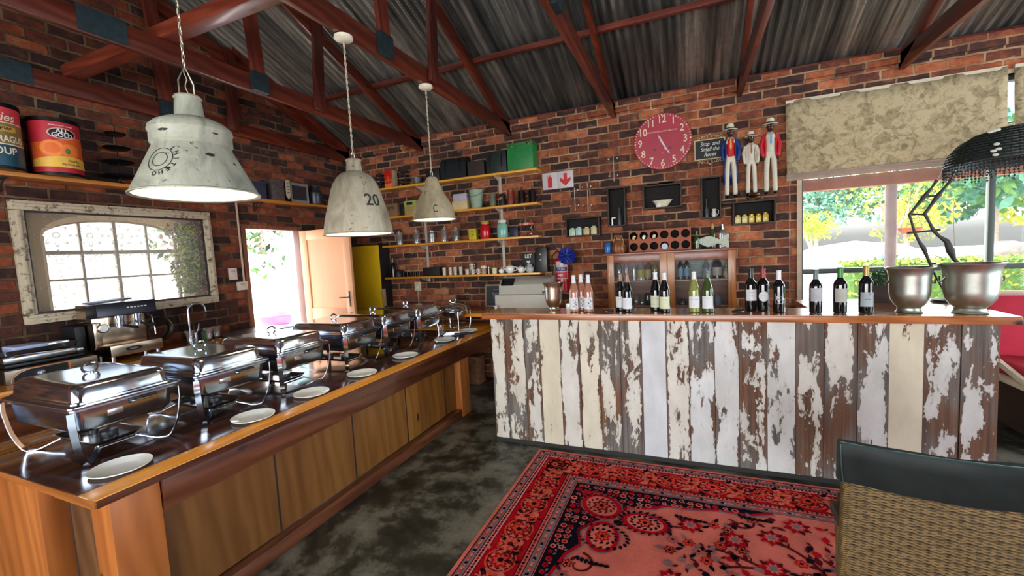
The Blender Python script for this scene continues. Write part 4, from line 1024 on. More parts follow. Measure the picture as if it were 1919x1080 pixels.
# round chafer at the far end
t = thing('round_chafing_dish', 'round stainless steel chafing dish at the far end of the buffet table', 'chafing dish', (-2.60, 4.36, TZ))
b = MB().use(M_ss); b.lathe([(0, .15), (.12, .155), (.165, .185), (.185, .23), (.205, .232), (.205, .24), (.19, .243)], seg=36); b.build('water_pan', t)
b = MB().use(M_ss); b.lathe([(.195, .244), (.19, .262), (.15, .295), (.08, .318), (0, .322)], seg=36); l_ = b.build('lid', t)
b = MB().use(M_ss); b.tube([(.02*math.cos(q), .03*math.cos(q), .35+.026*math.sin(q)) for q in [2*math.pi*k/16 for k in range(16)]], .006, 8, True); b.build('ring_handle', l_)
for k in range(4):
    a = math.pi/4+k*math.pi/2; b = MB().use(M_ss); b.tube([(.2*math.cos(a), .2*math.sin(a), .235), (.205*math.cos(a), .205*math.sin(a), .12), (.19*math.cos(a), .19*math.sin(a), .004)], .007, 8); b.build('leg', t)
b = MB().use(M_ss2); b.lathe([(0, .02), (.06, .02), (.065, .06), (0, .055)], seg=20); b.tube([(.19*math.cos(q), .19*math.sin(q), .05) for q in [2*math.pi*k/24 for k in range(24)]], .004, 6, True); b.build('fuel_holder', t)

# side plates along the orange edge
M_white = pm('white_china', 'dfe2dc', .18, 0, .03, spec=.6)
def plate(p, label):
    b = MB().use(M_white); b.lathe([(0, .005), (.06, .005), (.068, .008), (.078, .013), (.108, .018), (.111, .020), (.110, .015), (.078, .006), (.06, 0), (0, 0)], seg=44)
    o = b.build('side_plate'); o.location = p; tag(o, label, 'plate', 'white side plates along the table edge'); return o
pl = [((227, 880), 'white side plate nearest the camera, at the near corner of the table'), ((475, 785), 'white side plate in front of the second chafing dish'), ((584, 740), 'white side plate in front of the third chafing dish'), ((679, 703), 'white side plate in front of the gap before the fourth chafing dish'), ((760, 669), 'white side plate in front of the fifth chafing dish'), ((832, 639), 'white side plate in front of the sixth chafing dish'), ((876, 622), 'white side plate farthest away, beside the serving tongs')]
for (p, lb) in pl:
    q = at(p[0], p[1], Z=TZ); plate((max(min(q.x, -2.24), -2.36), q.y, TZ), lb)
t = thing('serving_tongs', 'pair of steel serving tongs with black handles lying by the round chafing dish', 'tongs', (-2.44, 4.08, TZ), .4)
for s in (-1, 1):
    b = MB().use(M_ss); b.strap([(-.12, s*.035, .012), (0, s*.03, .014), (.12, 0, .012)], .018, .003, (0, .2, 1)); b.sphere((-.13, s*.035, .018), .03, (1.2, .8, .5), 8); a_ = b.build('arm', t)
    b = MB().use(M_blk); b.strap([(0, s*.032, .014), (.11, s*.006, .012)], .02, .006, (0, .2, 1)); b.build('grip', a_)
t = thing('water_glass', 'small clear glass standing beside the tongs near the farthest chafing dish', 'glass', (-2.60, 4.06, TZ))
G_gl = glassy('clear_glass', (1, 1, 1), .12, .06)
b = MB().use(G_gl); b.lathe([(0, .004), (.028, .004), (.033, .1), (.036, .1), (.031, 0), (0, 0)], seg=20); b.build('tumbler', t)

# ================================================================== things on the left worktop
WZ = .96
# panini grill
t = thing('panini_grill', 'black and silver contact grill with an orange line on the left worktop', 'grill', (-4.38, 1.50, WZ))
G_face = metal('bronze_steel', '9a8c7c', .3); M_or = pm('orange_line', 'e0702a', .5)
gx = .22
b = MB().use(M_blk); b.span((-.24, -.26, .0), (gx-.03, .22, .10), .01); b.build('base', t)
b = MB().use(G_face); b.span((gx-.03, -.26, .0), (gx, .22, .095), .004); 
face = b.build('front_face', t)
b = MB().use(M_blk); b.prism([(-.22, .012), (.05, .012), (.05, .085), (-.14, .085), (-.19, .07), (-.22, .04)], .002, (gx+.002, 0, 0), (0, 1, 0), (0, 0, 1)); b.build('control_panel', face)
b = MB().use(M_or); b.tube([(gx+.003, y_, z_) for y_, z_ in ((-.235, .008), (-.23, .045), (-.195, .078), (-.14, .092), (.06, .092), (.062, .01))], .0028, 6); b.build('orange_trim', face)
b = MB().use(M_ss); b.lathe([(.022, 0), (.02, .02), (0, .022)], (gx+.003, -.095, .05), 20, Matrix.Rotation(math.radians(90), 3, 'Y')); b.build('dial', face)
b = MB().use(M_ink); b.text('ROBAND', .022, (gx+.0015, .145, .03), (0, 1, 0), (0, 0, 1)) if False else b.span((gx, .1, .018), (gx+.002, .18, .032)); b.use(G_face).span((gx, .106, .021), (gx+.003, .174, .029)); b.build('maker_plate', face)
b = MB().use(M_blk); b.span((-.22, -.24, .105), (gx-.04, .16, .125), .006); b.build('lower_plate', t)
b = MB().use(M_ss2); b.span((-.22, -.24, .13), (gx-.06, .13, .175), .012); b.use(M_ss2).span((-.1, .13, .14), (gx-.05, .17, .165), .006); u_ = b.build('upper_plate', t)
b = MB().use(M_ss); b.tube([(-.08, -.20, .15), (gx+.01, -.20, .185), (gx+.01, .10, .185), (-.08, .10, .15)], .009, 8); b.build('lift_handle', u_)
# dark tray box and papers behind the grill
t = thing('baking_tray_stack', 'shallow steel trays and cloth piled on top of the contact grill', 'tray', (-4.42, 1.45, WZ+.20))
b = MB().use(M_ss2); loft(b, [(.15, .2, .02, -.018), (.165, .215, .02, .012), (.17, .22, .02, .013)], True, False); b.build('tray', t)
b = MB().use(pm('pale_blue_cloth', 'a9b6d8', .8, 0, .1, 14)); b.span((-.03, -.12, -.012), (.15, .06, .035), .012); b.build('cloth', t)
b = MB().use(M_ss); b.span((-.12, .05, -.01), (.1, .19, .028), .008); b.build('steel_lid', t)
# coffee machine
cm = thing('espresso_machine', 'brown and chrome espresso machine under the framed window', 'coffee machine', (-4.40, 1.97, WZ))
M_bronze = metal('warm_steel', 'b9a48e', .22)
b = MB().use(M_bronze); b.span((-.20, -.17, .10), (.02, .19, .46), .008); b.span((.021, -.18, .12), (.06, -.13, .32), .006); b.build('body', cm)
b = MB().use(pm('machine_navy', '1c1d2a', .3, .2)); b.box((.10, 0, .41), (.17, .40, .105), Matrix.Rotation(-.12, 3, 'Y'), .008); hd = b.build('head_panel', cm)
b = MB().use(pm('button_white', 'd8d8e0', .4))
for i in range(6): b.box((.1885, .0+.024*i, .425), (.004, .014, .008), Matrix.Rotation(-.12, 3, 'Y'))
b.build('buttons', hd)
b = MB().use(M_ss); 
for y_ in (-.02, .10):
    b = MB().use(M_ss); b.cyl((.10, y_, .37), (.10, y_, .302), .034, .03, 20); b.build('group_head', cm)
    b = MB().use(M_ss); b.cyl((.10, y_, .30), (.10, y_, .265), .036, .034, 20); b.use(M_blk).tube([(.13, y_, .285), (.20, y_+.01, .272), (.27, y_+.03, .262)], [.009, .012, .011], 8); b.build('portafilter', cm)
b = MB().use(M_ss2); b.lathe([(.034, 0), (.036, .012), (.03, .014), (0, .012)], (.062, -.12, .27), 24, Matrix.Rotation(math.radians(90), 3, 'Y')); b.use(M_white).lathe([(.028, .0145), (0, .0146)], (.062, -.12, .27), 24, Matrix.Rotation(math.radians(90), 3, 'Y')); b.build('pressure_gauge', cm)
b = MB().use(M_ss); b.tube([(.08, .17, .36), (.14, .18, .33), (.16, .185, .22), (.17, .18, .17)], .005, 6); b.build('steam_wand', cm)
b = MB().use(M_bronze); b.span((-.05, -.15, .045), (.20, .21, .135), .006); tr_ = b.build('drip_tray', cm)
b = MB().use(M_blk); b.lathe([(.001, 0), (1, 0), (1, .003), (.001, .003)], (.2005, .0, .092), 28, Matrix.Rotation(math.radians(90), 3, 'Y') @ Matrix.Diagonal((.018, .055, 1))); b.use(M_bronze).lathe([(.001, .0035), (1, .0035), (1, .004), (.001, .004)], (.2005, .0, .092), 28, Matrix.Rotation(math.radians(90), 3, 'Y') @ Matrix.Diagonal((.009, .03, 1))); b.build('oval_badge', tr_)
for y_ in (-.13, .18):
    for x_ in (-.02, .17): b = MB().use(M_ss); b.cyl((x_, y_, 0), (x_, y_, .046), .014); b.build('foot', cm)
b = MB().use(M_blk); b.lathe([(.10, -.03), (.115, -.02), (.115, .02), (.10, .03), (.085, .02), (.085, -.02), (.10, -.03)], (-.08, .30, .18), 28, Matrix.Rotation(math.radians(90), 3, 'Y')); o_ = b.build('coiled_hose'); o_.location = (-4.40, 2.0, WZ)
tag(o_, 'black coiled hose leaning beside the espresso machine', 'hose')
b = MB().use(pm('dark_bin', '17181c', .5, 0, .15)); b.span((-.1, -.12, 0), (.12, .10, .30), .01); b.use(pm('bin_lid', '24252c', .4)).span((-.11, -.13, .30), (.13, .11, .325), .006); o_ = b.build('grinder_bin'); o_.location = (-4.45, 1.67+.0, WZ)
o_.location.y = 1.76-.0; o_.location.z = WZ
bpy.data.objects.remove(o_)
t = thing('knock_box', 'tall dark box between the contact grill and the espresso machine', 'box', (-4.56, 1.755, WZ))
b = MB().use(pm('dark_bin', '17181c', .5, 0, .15)); b.span((-.12, -.03, 0), (.10, .035, .30), .01); b.build('box', t)
b = MB().use(M_ss); b.strap([(-.1, -.02, .305), (.08, .02, .33)], .04, .004, (0, 1, 0)); b.build('flap', t)
b = MB().use(pm('folded_tray', '565c72', .35, .3)); b.box((0, 0, 0), (.18, .26, .014), Matrix.Rotation(.06, 3, 'X'), .004); o_ = b.build('blue_tray'); o_.location = (-4.50, 1.97, WZ+.478)
tag(o_, 'flat bluish tray lying on top of the espresso machine', 'tray')
b = MB().use(pm('socket_plate_cream', 'c9b79c', .5)); b.span((XL, 2.10, 1.16), (XL+.02, 2.26, 1.30), .003); tag(b.build('socket_box'), 'cream wall box behind the espresso machine', 'socket')
# mixer tap
t = thing('kitchen_tap', 'tall chrome swan neck tap at the left worktop', 'tap', (-4.55, 2.60, WZ))
b = MB().use(M_ss); b.lathe([(0, 0), (.03, 0), (.028, .03), (.016, .04), (.016, .06)], seg=20); b.build('base', t)
b = MB().use(M_ss); b.tube([(0, 0, .05), (0, 0, .30)]+[(0, .08-.08*math.cos(a), .30+.07*math.sin(a)) for a in [math.pi*i/10 for i in range(1, 10)]]+[(0, .165, .27)], .011, 10); b.build('spout', t)
b = MB().use(M_ss); b.tube([(0, .05, .06), (.02, .07, .11), (.03, .075, .17)], .008, 8); b.cyl((0, .05, 0), (0, .05, .08), .018); b.build('lever', t)
for i, (y_, x_, lb) in enumerate(((2.50, -4.38, 'clear tulip glass left of the chrome tap'), (2.66, -4.36, 'clear tulip glass just right of the chrome tap spout base'), (2.76, -4.40, 'clear tulip glass farthest right by the tap'))):
    b = MB().use(G_gl); b.lathe([(0, .006), (.03, .004), (.032, 0), (.0, 0)], seg=18); b.lathe([(.0, .012), (.02, .02), (.026, .06), (.03, .10), (.044, .125), (.042, .125), (.027, .1), (.022, .06), (.016, .024), (0, .016)], seg=18)
    o_ = b.build('tulip_glass'); o_.location = (x_, y_, WZ); tag(o_, lb, 'glass', 'tulip glasses by the tap')
b = MB().use(pm('green_soap', '2a6a4a', .3)); b.lathe([(0, 0), (.024, 0), (.026, .07), (.01, .09), (.01, .11), (0, .11)], seg=16); o_ = b.build('soap_bottle'); o_.location = (-4.5, 2.70, WZ); tag(o_, 'small dark green bottle behind the tulip glasses', 'bottle')
b = MB().use(pm('grey_drainer', '6d6a6a', .35, .5)); loft(b, [(.22, .3, .02, 0), (.24, .32, .02, .015)], True, True); o_ = b.build('drainboard'); o_.location = (-4.36, 3.13, WZ); tag(o_, 'flat grey drainboard at the doorway end of the left worktop', 'drainboard')
# wall switches, conduit
for (y0, y1, z0, z1, lb) in ((3.135, 3.225, 1.53, 1.66, 'cream light switch on the left wall, upper of two by the doorway'), (3.215, 3.335, 1.405, 1.50, 'cream thermostat box on the left wall, lower one by the doorway')):
    t = thing('wall_switch', lb, 'switch', (XL, (y0+y1)/2, (z0+z1)/2)); hy, hz = (y1-y0)/2, (z1-z0)/2
    b = MB().use(pm('switch_cream', 'cdbcae', .5)); b.span((0, -hy, -hz), (.022, hy, hz), .004); b.build('plate', t)
    b = MB().use(pm('switch_rocker', 'a99a90', .5)); b.span((.022, -hy*.5, hz*.3), (.026, hy*.5, hz*.55), .001); b.build('rocker', t)
b = MB().use(pm('conduit_cream', 'b39a86', .5)); b.tube([(XL+.014, 3.30, 2.40), (XL+.014, 3.30, 1.5)], .011, 8); tag(b.build('conduit_pipe'), 'thin vertical conduit pipe beside the doorway', 'pipe')

# ================================================================== left wall shelf and what stands on it
M_shelf_y = wood('shelf_pine_left', ('a5601f', 'c47c30', 'd6934a'), 'y', .35, .4, 6, .05, con=.2); M_shelf_x = wood('shelf_pine_back', ('c07c18', 'e09a28', 'f0ae38'), 'x', .35, .4, 6, .05, con=.15)
SZ = 2.435
t = thing('wall_shelf', 'long pine shelf high on the left wall above the framed window', 'shelf', (XL, 2.9, 0), 0)
b = MB().use(M_shelf_y); b.span((0, -4.5, SZ-.032), (.20, 1.66, SZ), .004); b.build('shelf_board', t)
for y_ in (-3.2, -1.4, .62):
    b = MB().use(M_ink); b.span((0, y_-.012, SZ-.13), (.008, y_+.012, SZ-.032)); b.span((0, y_-.012, SZ-.042), (.17, y_+.012, SZ-.032)); b.beam((.01, y_, SZ-.12), (.15, y_, SZ-.04), .012, .008, (0, 1, 0)); b.build('bracket', t)
def tin(loc, r, h, label, bands, lid, extra):
    t = thing('giant_tin', label, 'tin', loc, 0, 'oversized food tins on the left shelf')
    b = MB().use(lid); b.lathe([(0, 0), (r+.004, 0), (r+.004, .018), (r, .022)], seg=48); b.build('bottom_rim', t)
    b = MB().use(lid); b.lathe([(r, h-.03), (r+.005, h-.026), (r+.005, h), (r-.01, h+.002), (0, h-.008)], seg=48); b.build('lid', t)
    b = MB()
    for z0, z1, m in bands: b.use(m); b.lathe([(r, z0), (r, z1)], seg=48)
    w = b.build('label_wrap', t)
    extra(w, r, h); return t
TA = math.radians(-19)   # side that faces the room
def dk(n, c): return pm('tin_'+n, c, .4)
def flatpoly(b, pts, prof, th, m):
    b.use(m); fn = wrap(prof, th, .0012)
    f = b.bm.faces.new([b.bm.verts.new(fn(Vector((p[0], 0, p[1])))) for p in pts]); f.material_index = b.cur
def strip(b, fx, prof, th, m, n=24, eps=.0011):
    """filled region between lower and upper curve, in narrow columns that follow the tin"""
    b.use(m); fn = wrap(prof, th, eps); xs_ = [fx[0]+(fx[1]-fx[0])*i/n for i in range(n+1)]
    for a, c in zip(xs_, xs_[1:]):
        lo0, hi0 = fx[2](a); lo1, hi1 = fx[2](c)
        f = b.bm.faces.new([b.bm.verts.new(fn(Vector(q))) for q in ((a, 0, lo0), (c, 0, lo1), (c, 0, hi1), (a, 0, hi0))]); f.material_index = b.cur
def apricot(w, r, h):
    pr = [(r, -1), (r, 1)]; TA = math.radians(-12)
    b = MB()
    strip(b, (-.18, .18, lambda x: (.10, .27+.03*math.sin(x*11))), pr, TA, dk('orange', 'e0602a'))
    def disc(cx, cz, a, c, m, eps):
        strip(b, (cx-a, cx+a, lambda x: (cz-c*math.sqrt(max(0, 1-((x-cx)/a)**2)), cz+c*math.sqrt(max(0, 1-((x-cx)/a)**2)))), pr, TA, m, 20, eps)
    disc(-.045, .20, .07, .06, dk('apricot', 'f08a3c'), .0016); disc(-.045, .20, .045, .04, dk('apricot_in', 'e8702e'), .002); disc(.055, .19, .06, .05, dk('apricot2', 'ef7e34'), .0018)
    disc(.04, .185, .016, .022, dk('leaf', '5f7a44'), .0026)
    strip(b, (-.18, .18, lambda x: (.06, .115+.03*math.sin((x+.16)*8))), pr, TA, dk('yellow', 'e8b84a'), 24, .003)
    disc(.02, .315, .085, .042, dk('silver', 'c9a8a0'), .0034); disc(.02, .315, .075, .035, dk('black', '1c1216'), .004)
    b.use(dk('white', 'f0ece4')).text('ALL', .042, (.02, 0, .332), (1, 0, 0), (0, 0, 1), .0002, fn=wrap(pr, TA, .005), bold=.02); b.text('GOLD', .042, (.02, 0, .300), (1, 0, 0), (0, 0, 1), .0002, fn=wrap(pr, TA, .005), bold=.02)
    b.text('PREMIUM FRUIT HARVEST', .012, (.02, 0, .372), (1, 0, 0), (0, 0, 1), .0002, fn=wrap(pr, TA, .002), bold=.01)
    b.use(M_ink).text('Chunky', .024, (.07, 0, .112), (1, 0, 0), (0, 0, 1), .0002, fn=wrap(pr, TA, .004)); b.text('Apricot Jam', .024, (.055, 0, .085), (1, 0, 0), (0, 0, 1), .0002, fn=wrap(pr, TA, .004))
    b.use(dk('mauve', '9a4a5a'))
    for i in range(8): b.text('-', .04, (-.15, 0, .12+.022*i), (1, 0, 0), (0, 0, 1), .0002, fn=wrap(pr, TA, .002), xs=.8)
    b.build('printed_design', w, False)
M_lid = pm('tin_lid', '0f1416', .35, .3)
tin((-4.555, 1.80, SZ), .142, .43, 'big apricot jam tin with a red and orange label on the left shelf', [(.022, .058, dk('redband', 'b02434')), (.058, .40, dk('red', 'b82a36'))], M_lid, apricot)
def soup(w, r, h):
    pr = [(r, -1), (r, 1)]; b = MB(); TA = math.radians(-1)
    b.use(dk('cream', 'e6dcc0')); b.text('atties', .085, (0, 0, .36), (1, 0, 0), (0, 0, 1), .0002, fn=wrap(pr, TA, .003), shear=.3, bold=.01, xs=.85)
    strip(b, (-.06, .085, lambda x: (.262, .298)), pr, TA, dk('gold', 'd8a848')); b.use(M_ink).text('NEW!', .034, (.012, 0, .28), (1, 0, 0), (0, 0, 1), .0002, fn=wrap(pr, TA, .003), shear=.2, bold=.015)
    b.use(dk('cream', 'e6dcc0')).text('ASPARAGUS', .062, (0, 0, .208), (1, 0, 0), (0, 0, 1), .0002, fn=wrap(pr, TA, .003), bold=.02, xs=.72); b.text('SOUP', .068, (0, 0, .125), (1, 0, 0), (0, 0, 1), .0002, fn=wrap(pr, TA, .003), bold=.02, xs=.85)
    b.build('printed_design', w, False)
tin((-4.555, 1.47, SZ), .142, .46, 'big asparagus soup tin with a blue base band, leftmost on the left shelf', [(.022, .17, dk('blue', '1c4a5e')), (.17, .178, dk('cream', 'e6dcc0')), (.178, .32, dk('olive', '8a7440')), (.32, .326, dk('cream', 'e6dcc0')), (.326, .43, dk('salmonred', 'd0404a'))], M_lid, soup)
# three tier dark iron stand
t = thing('tiered_stand', 'dark iron tiered cake stand right of the apricot jam tin', 'stand', (-4.57, 2.20, SZ))
M_iron2 = pm('dark_iron', '14161a', .4, .5)
b = MB().use(M_iron2); b.tube([(0, 0, 0), (0, 0, .50)], .004, 6); b.lathe([(0, 0), (.05, 0), (.01, .02)], seg=20); b.build('pole', t)
for z_, r_ in ((.06, .125), (.18, .11), (.30, .095), (.42, .075)):
    b = MB().use(M_iron2); b.lathe([(0, z_), (r_*.8, z_), (r_, z_+.014), (r_*.98, z_+.017), (r_*.78, z_+.004), (0, z_+.004)], seg=32); b.build('tray', t)
# row behind lamp and to the right
t = thing('storage_crate', 'dark blue-grey storage box on the left shelf behind the nearest pendant lamp', 'box', (-4.58, 3.12, SZ))
b = MB().use(pm('blue_grey_box', '2c3346', .6, 0, .15)); b.span((-.1, -.62, 0), (.09, .42, .17), .006); b.build('box', t)
b = MB().use(pm('blue_grey_lid', '333b52', .5)); b.span((-.105, -.63, .17), (.095, .43, .185), .004); b.build('lid', t)
t = thing('beer_crate_house', 'small decorated wooden box with a pale pennant, left of the scalloped frame', 'box', (-4.57, 3.72, SZ))
b = MB().use(pm('mottled_box', '4a3f3c', .7, 0, .5, 30)); b.span((-.08, -.10, 0), (.08, .06, .24), .004); b.build('box', t)
b = MB().use(pm('pennant_cream', 'a99c80', .7)); b.prism([(.075, .06), (.105, .02), (.135, .06), (.135, .25), (.075, .25)], .006, (.085, 0, 0), (0, 1, 0), (0, 0, 1)); b.use(M_ink)
for i in range(4): b.span((.092, .09, .1+.035*i), (.093, .12, .108+.035*i))
b.build('pennant', t)
t = thing('scalloped_frame', 'grey scalloped metal frame with wire mesh on the left shelf', 'frame', (-4.52, 4.02, SZ))
b = MB().use(pm('pale_metal', '8d8a8c', .5, .4))
b.span((-.01, -.13, 0), (.01, -.115, .24)); b.span((-.01, .115, 0), (.01, .13, .24))
for z0, s_ in ((.0, 1), (.24, -1)):
    pts = [(-.13, z0)]+[(-.13+.26*i/32, z0+s_*(.025+.010*abs(math.sin(i*math.pi/4)))) for i in range(33)]+[(.13, z0)]
    b.prism(pts if s_ > 0 else pts[::-1], .012, (-.006, 0, 0), (0, 1, 0), (0, 0, 1))
b.build('frame', t)
b = MB().use(M_iron2)
for i in range(12): b.tube([(0, -.12+i*.0218, .02), (0, -.12+i*.0218, .22)], .0012, 4)
for i in range(10): b.tube([(0, -.12, .02+i*.0218), (0, .12, .02+i*.0218)], .0012, 4)
b.use(pm('mesh_back', '3a2a2c', .7)).span((-.012, -.12, .01), (-.009, .12, .23)); b.tube([(0, -.12, .24), (-.01, -.05, .33), (-.01, .03, .33), (0, .12, .24)], .003, 5); b.build('mesh', t)
t = thing('milk_can', 'dark grey enamel milk can at the right end of the left shelf', 'can', (-4.55, 4.30, SZ))
b = MB().use(pm('slate_enamel', '2b2f38', .35, .3)); b.lathe([(0, 0), (.085, 0), (.09, .01), (.09, .15), (.055, .19), (.05, .225), (.06, .23), (.06, .24), (0, .25)], seg=28); b.build('body', t)
b = MB().use(M_iron2); b.tube([(0, -.07, .18), (0, -.05, .27), (0, .05, .27), (0, .07, .18)], .003, 6); b.build('handle', t)
# ================================================================== back wall shelves
SY = 4.915           # front edge of the back shelves
def zs(pts): return sum(at(u, v, Y=SY).z for u, v in pts)/len(pts)
ZB = [zs([(735, 353.5), (1003, 318.5)]), zs([(738, 409), (1003, 383)]), zs([(712, 464.5), (1008, 445.5)]), zs([(715, 525.5), (1015, 513)])]
XE = [at(1005, 318, Y=SY).x, at(1006, 383, Y=SY).x, at(1009, 445, Y=SY).x, at(1012, 513, Y=SY).x]
XS = [-4.35, -4.2, -4.03, -4.03]
S = []
nm = ['topmost', 'second from the top', 'third from the top', 'lowest']
for i in range(4):
    b = MB().use(M_shelf_x); b.span((XS[i], SY, ZB[i]), (XE[i], YB-.002, ZB[i]+.026), .003); o = b.build('wall_shelf'); tag(o, 'orange pine wall shelf on the back wall, %s of the four' % nm[i], 'shelf'); S.append(ZB[i]+.026)
M_rail = pm('pale_shelf_rail', 'b9b0a4', .5, .3)
for (u, nm_) in ((941, 'right'), (797, 'left')):
    x = at(u, 440, Y=5.08).x; t = thing('shelf_rail', 'pale metal rail holding the back wall shelves, %s of the two' % nm_, 'rail', (x, YB, 0))
    b = MB().use(M_rail); b.span((-.018, -.012, ZB[3]-.06), (.018, -.002, ZB[0])); b.build('upright', t)
    for z in ZB: b = MB().use(M_rail); b.prism([(0, 0), (.16, 0), (.16, -.012), (.01, -.06), (0, -.06)], .006, (-.003, -.012, z), (0, -1, 0), (0, 0, 1)); b.build('bracket', t)
def pos(u, y=5.0, v=400): return at(u, v, Y=y).x
def wd(u0, u1, v, y=4.95): return abs(at(u1, v, Y=y).x-at(u0, v, Y=y).x)
def ht(u, v0, v1, y=4.95): return abs(at(u, v1, Y=y).z-at(u, v0, Y=y).z)
def ontop(mb, name, u, v, z, label, cat, group=None, y=5.0, rz=0):
    o = mb.build(name); o.location = (at(u, v, Y=y).x, y, z+.0005); o.rotation_euler[2] = rz; tag(o, label, cat, group); return o
DK = pm('dark_object', '16181a', .5, 0, .25); DKG = pm('dark_green_box', '16231f', .5, .2, .25)
# --- top shelf
b = MB().use(pm('red_tin', 'c0281c', .4)); b.span((-.075, -.05, 0), (.075, .05, .24), .006); b.use(pm('tin_side_cream', 'a99878', .5)).span((.0752, -.048, .004), (.077, .048, .235)); b.use(pm('tin_orange_print', 'e8763a', .4)).span((-.07, -.0515, .01), (.07, -.0502, .06))
for i in range(7): b.span((-.06+.018*i, -.0515, .07+.012*(i % 3)), (-.05+.018*i, -.0502, .10+.02*(i % 4)))
ontop(b, 'red_tin', 732, 330, S[0], 'rectangular red printed tin at the left end of the topmost shelf', 'tin', rz=-.1)
def stack_wire(u, label):
    b = MB().use(DK)
    for i in range(4): b.tube([(.055*math.cos(q), .055*math.sin(q), .03+.055*i) for q in [2*math.pi*k/16 for k in range(16)]], .009, 6, True)
    b.cyl((0, 0, 0), (0, 0, .24), .008); b.lathe([(0, 0), (.05, 0), (.05, .01), (0, .01)], seg=18); ontop(b, 'coiled_iron_ornament', u, 330, S[0], label, 'ornament')
stack_wire(712, 'dark coiled iron ornament left of the red printed tin'); stack_wire(759, 'dark coiled iron ornament right of the red printed tin')
b = MB().use(pm('enamel_grey', '55584c', .4)); b.lathe([(0, 0), (.05, 0), (.065, .05), (.07, .09), (.06, .095), (.04, .06), (0, .05)], seg=20); ontop(b, 'enamel_pot', 781, 325, S[0], 'small grey green enamel pot on the topmost shelf above the pendant C lamp', 'pot')
def case(u0, u1, v, vt, m, name, label, dome=False, hnd=True, depth=.17, y=5.005):
    w = wd(u0, u1, v, y-depth/2); h = ht(u0, v, vt, y-depth/2); u = (u0+u1)/2
    t = thing(name, label, 'box', (at(u, v, Y=y-depth/2).x, y, S[0]+.0005))
    b = MB().use(m)
    if dome:
        pts = [(-depth/2, 0), (depth/2, 0), (depth/2, h*.65)]+[(depth/2*math.cos(a), h*.65+h*.3*math.sin(a)) for a in [math.pi*i/10 for i in range(1, 10)]]+[(-depth/2, h*.65)]
        b.prism(pts, w, (-w/2, 0, 0), (0, 1, 0), (0, 0, 1))
    else: b.span((-w/2, -depth/2, 0), (w/2, depth/2, h), .006)
    bd = b.build('body', t)
    if hnd:
        b = MB().use(M_iron2); b.tube([(-.04, 0, h-.002), (-.03, 0, h+.03), (.03, 0, h+.03), (.04, 0, h-.002)], .004, 6); b.build('handle', t)
        for s in (-1, 1): b = MB().use(M_iron2); b.span((s*w*.28-.01, -depth/2-.004, h*.25), (s*w*.28+.01, -depth/2, h*.85), .001); b.build('strap', t)
    return t, w, h, depth
case(797, 822, 318, 294, DK, 'black_box', 'plain black box on the topmost shelf left of the domed trunk', False, False)
case(825, 873, 326, 284, pm('blackish_trunk', '171d20', .45, .2), 'domed_trunk', 'large blackish domed tin trunk in the middle of the topmost shelf', True)
case(876, 907, 320, 292, pm('mottled_dark', '2a221d', .7, 0, .4, 25), 'mottled_box', 'low mottled brown box right of the domed trunk', False, False)
case(911, 949, 315, 274, DKG, 'dark_case', 'dark green black metal case beside the bright green trunk', False, True)
t, w, h, dp = case(951, 999, 312, 266, pm('bright_green_tin', '1f7a3a', .4, 0, .15), 'green_trunk', 'bright green metal trunk at the right end of the topmost shelf', False, False, .19)
b = MB().use(pm('green_lid', '2c6b3e', .4, 0, .2)); b.span((-w/2-.003, -dp/2-.003, h+.0005), (w/2+.003, dp/2+.003, h+.028), .004); ld = b.build('lid', t)
for s in (-1, 1): b = MB().use(M_gold); b.span((s*w*.33-.02, -dp/2-.008, h-.012), (s*w*.33+.02, -dp/2-.0035, h+.012), .001); b.build('clasp', ld)
# --- second shelf
def boxon(u0, u1, vb, vt, sh, m, name, label, cat='box', dep=.12, extra=None, y=5.0, rz=0):
    w = wd(u0, u1, vb, y-dep/2); h = ht((u0+u1)/2, vb, vt, y-dep/2)
    b = MB().use(m); b.span((-w/2, -dep/2, 0), (w/2, dep/2, h), .004)
    if extra: extra(b, w, h, dep)
    return ontop(b, name, (u0+u1)/2, vb, S[sh], label, cat, None, y, rz)
boxon(724, 750, 402, 377, 1, pm('kraft', '7a5a40', .8), 'kraft_box', 'brown box lettered COFFEE behind the 20 pendant lamp', 'box', .12, lambda b, w, h, d: b.use(M_ink).text('COFFEE', .05, (0, -d/2-.0008, h*.66), (1, 0, 0), (0, 0, 1), .0004, xs=.8, bold=.02))
boxon(753, 761, 400, 376, 1, DK, 'dark_canister', 'narrow dark canister between the brown box and the yellow box', 'canister', .05)
boxon(763, 786, 398, 371, 1, pm('mustard_box', 'a08a4a', .7), 'mustard_box', 'mustard box with a green top panel left of the C pendant lamp', 'box', .12, lambda b, w, h, d: (b.use(pm('lime_panel', '9aa84a', .6)).span((-w/2+.002, -d/2-.002, h*.62), (w/2-.002, -d/2-.0005, h-.004)), b.use(DKG).span((-w*.3, -d/2-.003, h*.7), (w*.2, -d/2-.0022, h*.9))))
b = MB().use(pm('cream_box', 'd6c08e', .7)); b.span((-.11, -.07, 0), (.11, .07, .115), .004); ontop(b, 'cream_box', 866, 387, S[1], 'cream cardboard box under the lilac box on the second shelf', 'box')
b = MB().use(pm('lilac_box', 'b6b3c4', .7)); b.span((-.10, -.065, 0), (.10, .065, .09), .004); ontop(b, 'lilac_box', 867, 387, S[1]+.1155, 'pale lilac box stacked on the cream box', 'box')
t = thing('enamel_bucket', 'pale green tapering enamel bucket on the second shelf', 'bucket', (at(893, 380, Y=4.99).x, 4.995, S[1]+.0005))
b = MB().use(pm('pale_green_enamel', '9aaf98', .4, 0, .12, 16)); b.lathe([(0, 0), (.062, 0), (.066, .006), (.093, .225), (.098, .23), (.095, .234), (.088, .226), (.06, .012), (0, .01)], seg=32); b.build('body', t)
